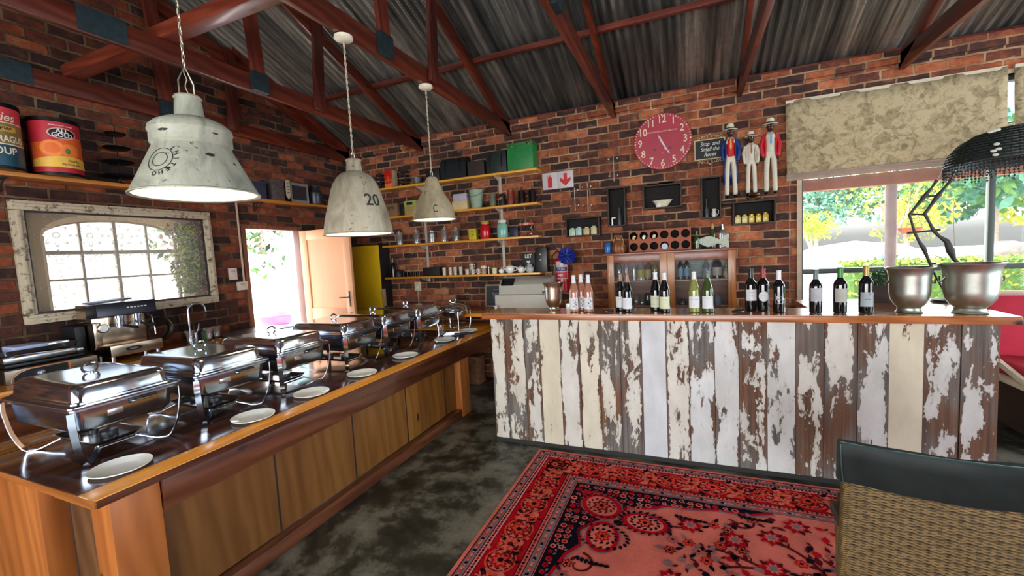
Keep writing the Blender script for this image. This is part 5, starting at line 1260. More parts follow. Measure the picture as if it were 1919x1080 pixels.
b = MB().use(M_iron2); b.tube([(-.095, 0, .21), (-.09, -.09, .16), (0, -.115, .14), (.09, -.09, .16), (.095, 0, .21)], .002, 5); b.build('wire_handle', t)
b = MB().use(pm('olive_stoneware', '6e7160', .5)); b.lathe([(0, 0), (.043, 0), (.046, .09), (.04, .105), (.043, .15), (.036, .165), (0, .17)], seg=22); ontop(b, 'stoneware_jar', 924, 384, S[1], 'olive grey lidded jar right of the pale green bucket', 'jar')
t = thing('storage_jar', 'dark jar with a copper tag before the shelf rail on the second shelf', 'jar', (at(942, 380, Y=5.0).x, 4.99, S[1]+.0005))
b = MB().use(DK); b.lathe([(0, 0), (.04, 0), (.04, .13), (.03, .15), (0, .155)], seg=20); b.build('body', t)
b = MB().use(pm('copper_tag', 'a85c48', .4, .3)); b.box((-.008, -.043, .09), (.06, .004, .03), Matrix.Rotation(-.35, 3, 'Y'), .001); b.build('tag', t)
def jug(u, m, label, r=.04, h=.19, rz=0):
    t = thing('jug', label, 'jug', (at(u, 378, Y=5.0).x, 5.0, S[1]+.0005), rz)
    b = MB().use(m); b.lathe([(0, 0), (r*1.15, 0), (r*1.1, h*.5), (r*.85, h*.85), (r*.95, h), (r*.8, h*.99), (0, h*.9)], seg=22); b.build('body', t)
    b = MB().use(m); b.tube([(r*.8, 0, h*.92), (r*1.7, 0, h*.85), (r*1.75, 0, h*.45), (r*1.05, 0, h*.25)], .006, 7); b.build('handle', t); return t
jug(957, pm('rust_red_jug', '7c2c20', .4), 'rust red tall jug on the second shelf')
def plunger(u, label, sc=1):
    t = thing('coffee_plunger', label, 'coffee plunger', (at(u, 375, Y=5.0).x, 5.0, S[1]+.0005), 0, 'coffee plungers on the second shelf')
    b = MB().use(pm('dark_glass_brown', '1c1210', .15, .2)); b.lathe([(0, 0), (.042, 0), (.042, .15), (0, .15)], seg=20); b.build('beaker', t)
    b = MB().use(M_iron2)
    for k in range(4): a = k*math.pi/2+.5; b.tube([(.044*math.cos(a), .044*math.sin(a), 0), (.044*math.cos(a), .044*math.sin(a), .15)], .003, 5)
    b.build('frame', t)
    b = MB().use(DK); b.lathe([(.045, .15), (.04, .165), (.006, .175), (.006, .20), (.012, .205), (0, .215)], seg=18); b.build('plunger', t)
    b = MB().use(pm('dark_red_handle', '5c2a22', .5)); b.tube([(.044, 0, .145), (.085, 0, .14), (.09, 0, .06), (.046, 0, .02)], .007, 7); b.build('handle', t)
plunger(978, 'dark coffee plunger nearest the rust red jug'); plunger(998, 'dark coffee plunger at the right end of the second shelf')
# --- third shelf: glass jars, tins
G_jar = glassy('jar_glass', (.97, .98, .98), .06, .05, (.75, .78, .8))
for i, (u, h_, lb) in enumerate(((749, .19, 'leftmost of the five'), (781, .20, 'second from the left of the five'), (810, .17, 'third and widest of the five'), (833, .19, 'fourth of the five, with a knob lid'), (855, .18, 'rightmost of the five, nearest the yellow tin'))):
    t = thing('glass_jar', 'clear lidded glass jar on the third shelf, '+lb, 'jar', (at(u, 450, Y=5.0).x, 5.0, S[2]+.0005), 0, 'clear glass jars on the third shelf'); r = .05
    b = MB().use(G_jar); b.lathe([(0, .004), (r, .006), (r, h_*.72), (r*.72, h_*.82), (r*.72, h_*.86), (r*.66, h_*.86), (r*.66, h_*.81), (r*.93, h_*.7), (r*.93, .01)], seg=24); b.build('jar_body', t)
    b = MB().use(G_jar); b.lathe([(r*.8, h_*.865), (r*.8, h_*.92), (r*.3, h_*.94), (.014, h_*.97), (.016, h_*1.02), (0, h_*1.04)], seg=24); b.build('lid', t)
boxon(881, 895, 447, 426, 2, pm('yellow_tin', 'c9b21e', .45), 'yellow_tin', 'small bright yellow tin on the third shelf', 'tin', .07, lambda b, w, h, d: (b.use(pm('tin_lettering', '7a5a18', .5)).text('TEA', .03, (0, -d/2-.0006, h*.75), (1, 0, 0), (0, 0, 1), .0003), b.use(pm('green_dot', '4a8a3a', .5)).span((.0, -d/2-.001, h*.35), (.02, -d/2-.0003, h*.55))))
def mason(u, m, ml, label):
    t = thing('ceramic_jar', label, 'jar', (at(u, 445, Y=5.0).x, 4.99, S[2]+.0005)); r = .069
    b = MB().use(m); b.lathe([(0, 0), (r*.92, 0), (r, .012), (r, .135), (r*.9, .165), (r*.72, .178), (r*.72, .19), (0, .19)], seg=32); b.build('body', t)
    b = MB().use(ml); b.lathe([(r*.8, .190), (r*.8, .215), (r*.74, .222), (0, .222)], seg=32); b.lathe([(r*.8, .19), (0, .1895)], seg=32); b.build('lid', t)
mason(911, pm('glossy_red', 'c0121f', .15, 0, .05), pm('mustard_lid', 'b09a32', .4), 'glossy red ceramic jar with a mustard lid')
mason(943, pm('glossy_teal', '7fb5a6', .15, 0, .05), pm('white_lid', 'dcdcd4', .4), 'teal ceramic jar with a white lid')
boxon(957, 972, 443, 425, 2, pm('navy_tin', '141c3a', .4), 'navy_tin', 'dark navy tin partly behind the glass candle arch', 'tin', .05, y=5.04)
t = thing('candle_arch', 'glass arch ornament with pink and orange balls at the right end of a shelf', 'ornament', (at(987, 443, Y=4.99).x, 4.99, S[2]+.0005))
b = MB().use(M_ss)
for s in (-1, 1): b.tube([(s*.085, 0, .0), (s*.06, 0, .03), (s*.085, 0, .06), (s*.06, 0, .10), (s*.085, 0, .14)], .006, 7); b.lathe([(0, 0), (.03, 0), (.01, .012)], (s*.085, 0, 0), 16)
b.build('twisted_stems', t)
b = MB().use(M_wire); b.tube([(.085*math.cos(a), 0, .14+.075*math.sin(a)) for a in [math.pi*i/16 for i in range(17)]], .0025, 6); b.build('arch', t)
for k, (x, c) in enumerate(((-.075, 'd07a6a'), (-.045, 'd8563c'), (-.015, 'e8a898'), (.015, 'e8a898'), (.045, 'd07a6a'), (.075, 'd8563c'))): b = MB().use(pm('ball_'+c, c, .3)); b.sphere((x, 0, .15), .019); b.build('ball', t)
# --- lowest shelf
b = MB().use(pm('green_black_glass', '0c1210', .1)); b.lathe([(0, 0), (.036, 0), (.036, .16), (.03, .19), (.013, .21), (.013, .27), (0, .27)], seg=18); ontop(b, 'dark_bottle', 738, 515, S[3], 'dark bottle standing at the left end of the lowest shelf', 'bottle')
b = MB().use(DK); b.lathe([(0, 0), (.05, 0), (.055, .06), (.03, .10), (0, .11)], seg=18); b.tube([(.045, 0, .08), (.08, 0, .07), (.075, 0, .03), (.05, 0, .02)], .006, 6); ontop(b, 'black_teapot', 748, 518, S[3], 'small black pot next to the dark bottle on the lowest shelf', 'pot')
cup0 = None
M_smoke = pm('smoked_glass', '101214', .1, 0, .2)
for i, u in enumerate((757, 764, 771, 779, 787)):
    b = MB().use(M_smoke); b.lathe([(0, .003), (.018, 0), (.022, .06), (.02, .06), (.016, .006), (0, .006)], seg=14); ontop(b, 'shot_glass', u, 516, S[3], 'small dark shot glass left of the black box, '+['leftmost of the row', 'second from the left', 'middle of the row', 'second from the right', 'rightmost of the row'][i], 'glass', 'dark shot glasses on the lowest shelf')
boxon(797, 828, 514, 498, 3, pm('matte_black', '08090a', .6), 'black_caddy', 'matte black box in the middle of the lowest shelf', 'box', .11)
M_cup = pm('off_white_cup', 'c9bfa9', .35, 0, .06); M_pat = pm('cup_pattern', '9a8f7e', .5)
lbs = ['leftmost of the four', 'second from the left of the four', 'third from the left of the four', 'rightmost of the four']
for i, u in enumerate((833, 844.5, 853.5, 864)):
    b = MB().use(M_cup); b.lathe([(0, 0), (.024, 0), (.026, .105), (.023, .105), (.021, .006), (0, .006)], seg=18); b.use(M_pat)
    for k in range(5): b.box((.0265*math.cos(-1.9+k*.25), .0265*math.sin(-1.9+k*.25), .03+.014*k), (.004, .004, .012), Matrix.Rotation(-1.9+k*.25, 3, 'Z'))
    ontop(b, 'white_tumbler', u, 512, S[3], 'tall off-white patterned tumbler on the lowest shelf, '+lbs[i], 'tumbler', 'tall white tumblers on the lowest shelf')
def mug(u, label, z=None, rz=0, big=1., m=None):
    t = thing('mug', label, 'mug', (at(u, 510, Y=4.985).x, 4.985, (S[3] if z is None else z)+.0005), rz, 'white mugs on the lowest shelf')
    b = MB().use(m or M_cup); b.lathe([(0, 0), (.026*big, 0), (.029*big, .07*big), (.026*big, .07*big), (.024*big, .006), (0, .006)], seg=18); b.build('body', t)
    b = MB().use(m or M_cup); b.tube([(.028*big*1+.0, 0, .058*big), (.046*big, 0, .055*big), (.048*big, 0, .025*big), (.027*big, 0, .015*big)], .0045*big, 7); b.build('handle', t)
    b = MB().use(pm('purple_print', '7a6c9a', .5)); b.box((-.004, -.0285*big, .035*big), (.018, .002, .035*big)); b.build('printed_motif', t)
mug(875.5, 'short mug with a purple motif just right of the tall tumblers'); mug(886.5, 'short mug with a purple motif carrying the upside mug'); mug(897, 'short mug with a purple motif left of the lidded tan jar')
mug(884, 'white mug with a big handle stacked on top of the short mugs', S[3]+.071, .2, 1.0)
t = thing('spice_jar', 'tan jar with a domed white lid on the lowest shelf', 'jar', (at(907, 510, Y=4.985).x, 4.985, S[3]+.0005))
b = MB().use(pm('tan_jar', 'a88a66', .5, 0, .2)); b.lathe([(0, 0), (.034, 0), (.034, .075), (0, .078)], seg=20); b.build('body', t)
b = MB().use(M_white); b.lathe([(.038, .0785), (.04, .095), (.03, .11), (0, .115)], seg=20); b.lathe([(.038, .0785), (0, .0783)], seg=20); b.build('lid', t)
b = MB().use(M_white); b.cyl((0, 0, 0), (0, 0, .09), .008); ontop(b, 'white_candle', 916, 508, S[3], 'thin white candle right of the lidded tan jar', 'candle')
b = MB().use(pm('pale_lemon_cup', 'cfd0a0', .4)); b.lathe([(0, 0), (.034, 0), (.036, .075), (.033, .075), (.03, .006), (0, .006)], seg=20); ontop(b, 'lemon_cup', 927, 508, S[3], 'pale lemon cup on the lowest shelf left of the white teapots', 'cup', None, 4.985)
def teapot(u, v, s, label, knob, rz=0, y=4.98, spout=True):
    t = thing('teapot', label, 'teapot', (at(u, v, Y=y).x, y, S[3]+.0005), rz)
    b = MB().use(M_white); b.lathe([(0, 0), (.03*s, 0), (.052*s, .02*s), (.06*s, .05*s), (.05*s, .085*s), (.026*s, .10*s), (0, .102*s)], seg=26); b.build('body', t)
    b = MB().use(knob); b.lathe([(.02*s, .1025*s), (.016*s, .11*s), (.006*s, .112*s), (.009*s, .122*s), (0, .127*s)], seg=16); b.build('lid_knob', t)
    if spout:
        b = MB().use(M_white); b.tube([(-.05*s, 0, .04*s), (-.078*s, 0, .06*s), (-.088*s, 0, .085*s)], [.012*s, .009*s, .007*s], 8); b.build('spout', t)
        b = MB().use(M_white); b.tube([(.05*s, 0, .075*s), (.085*s, 0, .07*s), (.085*s, 0, .035*s), (.055*s, 0, .025*s)], .006*s, 7); b.build('handle', t)
YK = pm('ochre_knob', 'b08a3c', .5)
teapot(940, 509, .62, 'tiny round white pot, leftmost of the white pots', M_white, 0, 4.98, False); teapot(956, 507, 1.0, 'round white teapot with an ochre knob', YK, .2); teapot(977, 505, .8, 'smaller white teapot with a brown knob under the LET sign', pm('brown_knob', '7a5236', .5), -.4)
b = MB().use(pm('pale_grey_china', 'a8aaaa', .25)); b.lathe([(0, 0), (.035, 0), (.05, .03), (.048, .06), (.028, .085), (.034, .105), (.03, .105), (0, .07)], seg=22); ontop(b, 'grey_vase', 993, 503, S[3], 'squat pale grey vase in front of the LET sign', 'vase', None, 4.96)
# sign LET heart CEO
sx0, sx1 = at(979, 480, Y=5.03).x, at(1000, 480, Y=5.03).x; sh = .235; sw = sx1-sx0
t = thing('slogan_sign', 'small black sign reading LET, a heart and CEO on the lowest shelf', 'sign', ((sx0+sx1)/2, 5.045, S[3]+.0005))
b = MB().use(pm('sign_black', '1b1c1a', .6)); b.span((-sw/2-.01, -.006, 0), (sw/2+.01, .006, sh), .001); b.build('board', t)
b = MB().use(pm('sign_white', 'd8d4c6', .6)); b.text('LET', .066, (.0, -.0065, sh-.035), (1, 0, 0), (0, 0, 1), .0006, xs=.9, bold=.02); b.text('CEO', .062, (.0, -.0065, .055), (1, 0, 0), (0, 0, 1), .0006, xs=.8, bold=.0)
hp = [(.026*16*math.sin(a)**3/16, .026*(13*math.cos(a)-5*math.cos(2*a)-2*math.cos(3*a)-math.cos(4*a))/16) for a in [2*math.pi*i/28 for i in range(28)]]
b.prism(hp[::-1], .001, (0, -.0065, .128), (1, 0, 0), (0, 0, 1)); b.build('lettering', t)
# black cabinet with two knobs
cx0, cx1 = at(1003, 480, Y=4.98).x, at(1023, 480, Y=4.98).x; ch_ = .30
t = thing('black_canister_box', 'tall black box with two pale knobs at the right end of the lowest shelf', 'box', ((cx0+cx1)/2, 5.03, S[3]+.0005))
b = MB().use(pm('satin_black', '101113', .35)); b.span((-(cx1-cx0)/2, -.05, 0), ((cx1-cx0)/2+.01, .06, ch_), .004); b.build('body', t)
for z in (.15, .215): b = MB().use(pm('pale_knob', 'cfcfc8', .4)); b.sphere((.0, -.056, z), .011, seg=8); b.build('knob', t)

# ================================================================== on the back wall
def wallthing(name, label, cat, u, v, y=YB, z=None):
    p = at(u, v, Y=y); return thing(name, label, cat, (p.x, y, p.z))
# fire sign: extinguisher and arrow
p0, p1 = at(1016, 324, Y=5.10), at(1075, 350, Y=5.10); w = (p1.x-p0.x)/2; h = .19
t = thing('fire_sign', 'white double safety sign with a red extinguisher and a red down arrow', 'sign', ((p0.x+p1.x)/2, 5.1, at(1046, 338, Y=5.1).z)); hw_ = (p1.x-p0.x)/2
SW = pm('sign_face_white', 'c9c4c4', .5, 0, .03); SR = pm('safety_red', 'c41826', .45, 0, .05)
for s in (-1, 1):
    b = MB().use(SW); b.span((-.002 if s > 0 else -hw_, -.004, -.1), (hw_ if s > 0 else -.003, .009, .1), .001); b.build('panel', t)
b = MB().use(SR); cxs = -hw_/2
b.prism([(cxs-.028, -.08), (cxs+.028, -.08), (cxs+.028, .035), (cxs+.015, .055), (cxs-.015, .055), (cxs-.028, .035)], .001, (0, -.0045, 0), (1, 0, 0), (0, 0, 1)); b.prism([(cxs-.012, .058), (cxs+.012, .058), (cxs+.012, .07), (cxs-.012, .07)], .001, (0, -.0045, 0), (1, 0, 0), (0, 0, 1)); b.prism([(cxs-.03, .05), (cxs-.012, .066), (cxs-.014, .072), (cxs-.036, .054)], .001, (0, -.0045, 0), (1, 0, 0), (0, 0, 1)); b.build('extinguisher_symbol', t)
b = MB().use(SR); cxs = hw_/2
b.prism([(cxs-.022, .075), (cxs-.022, 0), (cxs-.065, .025), (cxs-.065, -.015), (cxs, -.075), (cxs+.065, -.015), (cxs+.065, .025), (cxs+.022, 0), (cxs+.022, .075)][::-1], .001, (0, -.0045, 0), (1, 0, 0), (0, 0, 1)); b.build('arrow_symbol', t)
# the red clock
pc = at(1241, 264.5, Y=5.06); R_ = .5*abs(at(1296, 264.5, Y=5.06).x-at(1186, 264.5, Y=5.06).x)
t = thing('wall_clock', 'large round red wall clock with cream numerals', 'clock', (pc.x, YB-.003, pc.z)); t.rotation_euler[1] = 0
b = MB().use(pm('clock_red', 'a52a3e', .45, 0, .06)); b.lathe([(0, 0), (R_, 0), (R_, .028), (R_-.004, .032), (0, .032)], seg=72, M=Matrix.Rotation(math.radians(90), 3, 'X')); b.build('dial', t)
M_num = pm('clock_cream', 'dcc9a8', .5)
for i in range(1, 13):
    b = MB().use(M_num); a = math.radians(90-30*i); b.text(str(i), .108, (R_*.775*math.cos(a), -.0325, R_*.775*math.sin(a)), (1, 0, 0), (0, 0, 1), .0008, xs=.86, bold=.012); b.build('numeral', t, False)
b = MB().use(M_num)
for i in range(60):
    a = 2*math.pi*i/60; L = .018 if i % 5 else .01
    if i % 5: b.box((R_*.945*math.cos(a), -.0325, R_*.945*math.sin(a)), (L, .001, .0045), Matrix.Rotation(-a, 3, 'Y'))
    else: b.lathe([(.0085, 0), (0, .001)], (R_*.945*math.cos(a), -.0325, R_*.945*math.sin(a)), 12, Matrix.Rotation(math.radians(90), 3, 'X'))
b.build('minute_marks', t, False)
b = MB().use(M_num); b.text('ENGLISH CLOCKMAKING BEECH CO.', .0185, (-.0, -.0325, R_*.36), (1, 0, 0), (0, 0, 1), .0006, bold=.01); b.text('PARIS', .012, (0, -.0325, -R_*.42), (1, 0, 0), (0, 0, 1), .0006); b.build('small_lettering', t, False)
for s in (-1, 1): 
    b = MB().use(pm('clock_key_dark', '5c2030', .5)); b.lathe([(.011, 0), (.011, .002), (.006, .003), (0, .003)], (s*R_*.27-.0, -.0322, -R_*.27), 16, Matrix.Rotation(math.radians(90), 3, 'X')); b.build('winding_hole', t)
cc = Vector((-.033, -.034, .025))
for nm_, ang_, L, wd_ in (('hour_hand', math.radians(-64), R_*.52, .012), ('minute_hand', math.radians(-61.5), R_*.70, .008)):
    cc = Vector((-.0, -.034, .0)) if False else Vector((-R_*.09, -.034, R_*.14))
    b = MB().use(pm('hand_pale', 'd9c6d0', .4)); d = Vector((math.cos(ang_), 0, math.sin(ang_))); n_ = Vector((-d.z, 0, d.x))
    pts = [cc-d*.03-n_*wd_*.3, cc+d*L*.3-n_*wd_*.8, cc+d*L*.8-n_*wd_*.4, cc+d*L*.84-n_*wd_*1.2, cc+d*L, cc+d*L*.84+n_*wd_*1.2, cc+d*L*.8+n_*wd_*.4, cc+d*L*.3+n_*wd_*.8, cc-d*.03+n_*wd_*.3]
    b.prism([(p.x, p.z) for p in pts][::1], .0012, (0, -.0335 if nm_ == 'hour_hand' else -.0355, 0), (1, 0, 0), (0, 0, 1)); b.build(nm_, t)
b = MB().use(pm('hand_pale', 'd9c6d0', .4)); b.lathe([(.012, 0), (.01, .006), (0, .007)], (-R_*.09, -.034, R_*.14), 16, Matrix.Rotation(math.radians(90), 3, 'X')); b.build('hub', t)
b = MB().use(M_gold); b.sphere((0, -.01, R_+.012), .008, seg=8); b.build('hanging_ring', t)
# chalkboard style sign with scrolls
pa, pb, pc_ = at(1301, 263, Y=5.07), at(1359, 256, Y=5.07), at(1303, 303, Y=5.07); W2 = (pb.x-pa.x)/2; H2 = .105
t = thing('scroll_sign', 'small black sign reading Stop and Smell the Roses with cream iron scrolls', 'sign', ((pa.x+pb.x)/2, 5.075, (pa.z+pc_.z)/2))
M_scr = pm('cream_iron', 'cbb98e', .5)
b = MB().use(pm('chalk_black', '10140f', .6)); b.span((-W2+.008, -.003, -H2+.008), (W2-.008, .004, H2-.008)); b.build('board', t)
b = MB().use(M_scr); b.span((-W2, -.006, H2-.009), (W2, .006, H2)); b.span((-W2, -.006, -H2), (W2, .006, -H2+.009)); b.span((-W2, -.006, -H2+.009), (-W2+.009, .006, H2-.009)); b.span((W2-.009, -.006, -H2+.009), (W2, .006, H2-.009)); b.build('frame', t)
b = MB().use(pm('chalk_white', 'd9dcd8', .7))
for i, s_ in enumerate(('Stop  and', 'Smell the', 'Roses')): b.text(s_, .06, (0, -.0035, .055-.055*i), (1, 0, 0), (0, 0, 1), .0006, shear=.35, bold=.006, xs=.8)
b.build('lettering', t, False)
for sg, nm_ in ((1, 'top_scrolls'), (-1, 'bottom_scrolls')):
    b = MB().use(M_scr)
    for s in (-1, 1):
        for (cx_, r_, tn, a0) in ((.03, .02, 4.6, 0), (.075, .016, 4.2, 1), (.105, .012, 4., 0)):
            b.tube([(s*(cx_+r_*(1-.7*i/14)*math.cos(a0+tn*i/14)), 0, sg*(H2+.02+r_*(1-.7*i/14)*math.sin(a0+tn*i/14))) for i in range(15)], .003, 5)
        b.tube([(0, 0, sg*(H2+.045)), (s*.03, 0, sg*(H2+.035)), (s*.07, 0, sg*(H2+.03)), (s*.12, 0, sg*H2)], .003, 5)
    b.sphere((0, 0, sg*(H2+.05)), .008, seg=8); b.build(nm_, t)
b = MB().use(M_scr); b.tube([(.02, .0, -H2), (.02, 0, -H2-.16)], .004, 6); b.build('stake', t)
# chrome wire glass hooks
def hooks(u, v0, v1, label, two=False):
    pt, pb_ = at(u, v0, Y=5.09), at(u, v1, Y=5.09); h = pt.z-pb_.z; t = thing('wire_glass_rack', label, 'rack', (pt.x, 5.095, pb_.z), 0, 'chrome wire racks on the brick wall')
    b = MB().use(M_wire)
    b.tube([(0, 0, 0), (0, 0, h)], .004, 5)
    for z in (h*.12, h*.78): b.tube([(-.05, -.04, z+.02), (-.04, 0, z), (.04, 0, z), (.05, -.04, z+.02)], .004, 5)
    b.build('wire', t)
    b = MB().use(M_white)
    for z in (h*.12, h*.78):
        for s in (-1, 1): b.sphere((s*.05, -.04, z+.024), .008, seg=6)
    b.build('tips', t)
hooks(1076, 352, 395, 'chrome wire rack below the fire sign, nearest the shelves'); hooks(1100, 343, 396, 'chrome wire rack above the crate of pastel jars'); hooks(1149, 292, 340, 'chrome wire rack high on the wall left of the clock')
# wall crates
M_cr = wood('crate_dark', ('1c120c', '33221a', '4a342a'), 'x', .6, 0, 9, .2); M_crb = pm('crate_inside', '0e0c0a', .8)
def crate(name_label, c, dep=.13, lean=0.):
    (ua, va), (ub, vb) = c; a, b2 = at(ua, va, Y=YB-dep), at(ub, vb, Y=YB-dep); w = b2.x-a.x; h = a.z-b2.z
    t = thing('wall_crate', name_label, 'crate', (a.x, YB-.002, b2.z)); k = .014
    b = MB().use(M_cr); b.span((0, -dep, 0), (w, 0, k), .001); b.span((0, -dep, h-k), (w, 0, h), .001); b.span((0, -dep, k), (k, 0, h-k), .001); b.span((w-k, -dep, k), (w, 0, h-k), .001); b.build('frame', t)
    b = MB().use(M_crb); b.span((k, -.008, k), (w-k, 0, h-k)); b.build('back_board', t); return t, w, h, k
def inside(t, xf, m, prof, name, label, cat, grp=None, y=-.07, seg=18):
    b = MB().use(m); b.lathe(prof, seg=seg); o = b.build(name); o.location = t.location+Vector((xf, y, .0145)); tag(o, label, cat, grp); return o
c1, w1_, h1, k1 = crate('dark wooden wall crate holding four pastel jars, leftmost of the crates', ((1059, 410), (1124, 441)))
for i, (x, c, lb) in enumerate(((.17, 'a9c4a4', 'pale green square jar at the left end of the leftmost wall crate'), (.37, 'a4c0b4', 'pale green jar, second from the left in the leftmost wall crate'), (.60, 'c0a56a', 'tan jar, third from the left in the leftmost wall crate'), (.82, 'c9bb86', 'cream yellow jar at the right end of the leftmost wall crate'))):
    t = thing('pastel_jar', lb, 'jar', c1.location+Vector((x*w1_, -.07, .0145)), 0, 'pastel jars in the leftmost wall crate')
    b = MB().use(pm('jar_'+c, c, .4, 0, .12, 20)); b.span((-.036, -.036, 0), (.036, .036, .08+.008*(i % 2)), .01); b.build('body', t)
    b = MB().use(pm('jar_lid_pale', 'b9c4b8', .4)); b.lathe([(.024, .0805+.008*(i % 2)), (.024, .094+.008*(i % 2)), (0, .094+.008*(i % 2))], seg=16); b.build('lid', t)
c2, w2_, h2, k2 = crate('narrow upright wooden wall crate left of the bowl crate', ((1137, 353), (1173, 423)))
inside(c2, .62*w2_, pm('grey_bottle', '4a4c4e', .3), [(0, 0), (.024, 0), (.024, .10), (.008, .15), (.008, .20), (0, .2)], 'grey_bottle', 'slim grey bottle in the upright crate left of the bowl crate', 'bottle')
b = MB().use(M_white); b.span((-.02, -.01, 0), (-.005, .01, .08), .001); b.span((-.02, -.01, .08), (.025, .01, .092), .001); b.span((-.03, -.01, 0), (.0, .01, .006)); o = b.build('white_bracket_ornament'); o.location = c2.location+Vector((.27*w2_, -.07, .0145)); tag(o, 'small white angular ornament in the narrow upright crate', 'ornament')
c3, w3_, h3, k3 = crate('wide wooden wall crate holding a cream bowl below the clock', ((1204, 349), (1278, 387)))
t = thing('stacked_bowl', 'cream oval bowl with a small white pot inside the wide crate below the clock', 'bowl', c3.location+Vector((w3_*.5, -.07, .0145)))
b = MB().use(pm('cream_china', 'd6cdae', .3)); b.lathe([(0, 0), (.04, 0), (.075, .05), (.095, .075), (.09, .075), (.06, .045), (0, .02)], seg=26, M=Matrix.Diagonal((1.15, .6, 1))); b.build('bowl', t)
b = MB().use(M_white); b.lathe([(0, .0), (.025, 0), (.032, .03), (.02, .05), (0, .055)], (-.04, -.035, 0), 18); b.build('small_pot', t)
b = MB().use(M_ss); b.lathe([(0, 0), (.03, .002), (.08, .018), (.085, .022), (.03, .012), (0, .01)], seg=28, M=Matrix.Diagonal((1.1, .7, 1))); o = b.build('silver_dish'); o.location = c3.location+Vector((w3_*.62, -.065, h3+.001)); tag(o, 'shiny silver dish lying on top of the wide crate below the clock', 'dish')
b = MB().use(DK); b.lathe([(0, 0), (.035, 0), (.06, .012), (.06, .015), (0, .012)], seg=24); o = b.build('black_saucer'); o.location = c3.location+Vector((w3_*.25, -.065, h3+.001)); tag(o, 'flat black saucer on top of the wide crate left of the silver dish', 'saucer')
c4, w4_, h4, k4 = crate('tall wooden wall crate left of the painted figurines', ((1313, 333), (1352, 408)))
inside(c4, .28*w4_, pm('grey_bottle', '4a4c4e', .3), [(0, 0), (.02, 0), (.02, .08), (.007, .12), (.007, .19), (.012, .195), (0, .2)], 'grey_bottle', 'slim grey bottle in the tall crate beside the figurines', 'bottle')
t = thing('white_pitcher', 'tiny white pitcher in the tall crate beside the figurines', 'pitcher', c4.location+Vector((.66*w4_, -.07, .0145)))
b = MB().use(M_white); b.lathe([(0, 0), (.022, 0), (.026, .04), (.016, .065), (.02, .085), (0, .07)], seg=18); b.build('body', t)
b = MB().use(M_white); b.tube([(.018, 0, .075), (.042, 0, .07), (.04, 0, .03), (.024, 0, .02)], .003, 5); b.build('handle', t)
c5, w5_, h5, k5 = crate('wooden wall crate of mustard jars under the painted figurines', ((1373, 379), (1454, 417)), .16)
for i in range(5):
    t = thing('mustard_jar', 'yellow jar in the crate under the figurines, '+['leftmost of the five', 'second from the left of the five', 'middle one of the five', 'fourth from the left of the five', 'rightmost of the five'][i], 'jar', c5.location+Vector(((.13+.165*i)*w5_, -.09, .0145)), 0, 'yellow jars in the crate under the figurines')
    b = MB().use(pm('mustard_yellow%d' % (i > 1), 'c9a52c' if i > 1 else 'c9bb7a', .35)); b.span((-.026, -.026, 0), (.026, .026, .072+.006*(i == 4)), .007); b.build('body', t)
    b = MB().use(pm('gold_lid', 'b08a2c', .3, .3)); b.lathe([(.022, .0725+.006*(i == 4)), (.022, .088+.006*(i == 4)), (0, .088+.006*(i == 4))], seg=16); b.build('lid', t)
    b = MB().use(pm('cream_label', 'e0d29a', .5)); b.lathe([(.013, 0), (0, .0005)], (0, -.0262, .035), 14, Matrix.Rotation(math.radians(90), 3, 'X')); b.build('round_label', t)
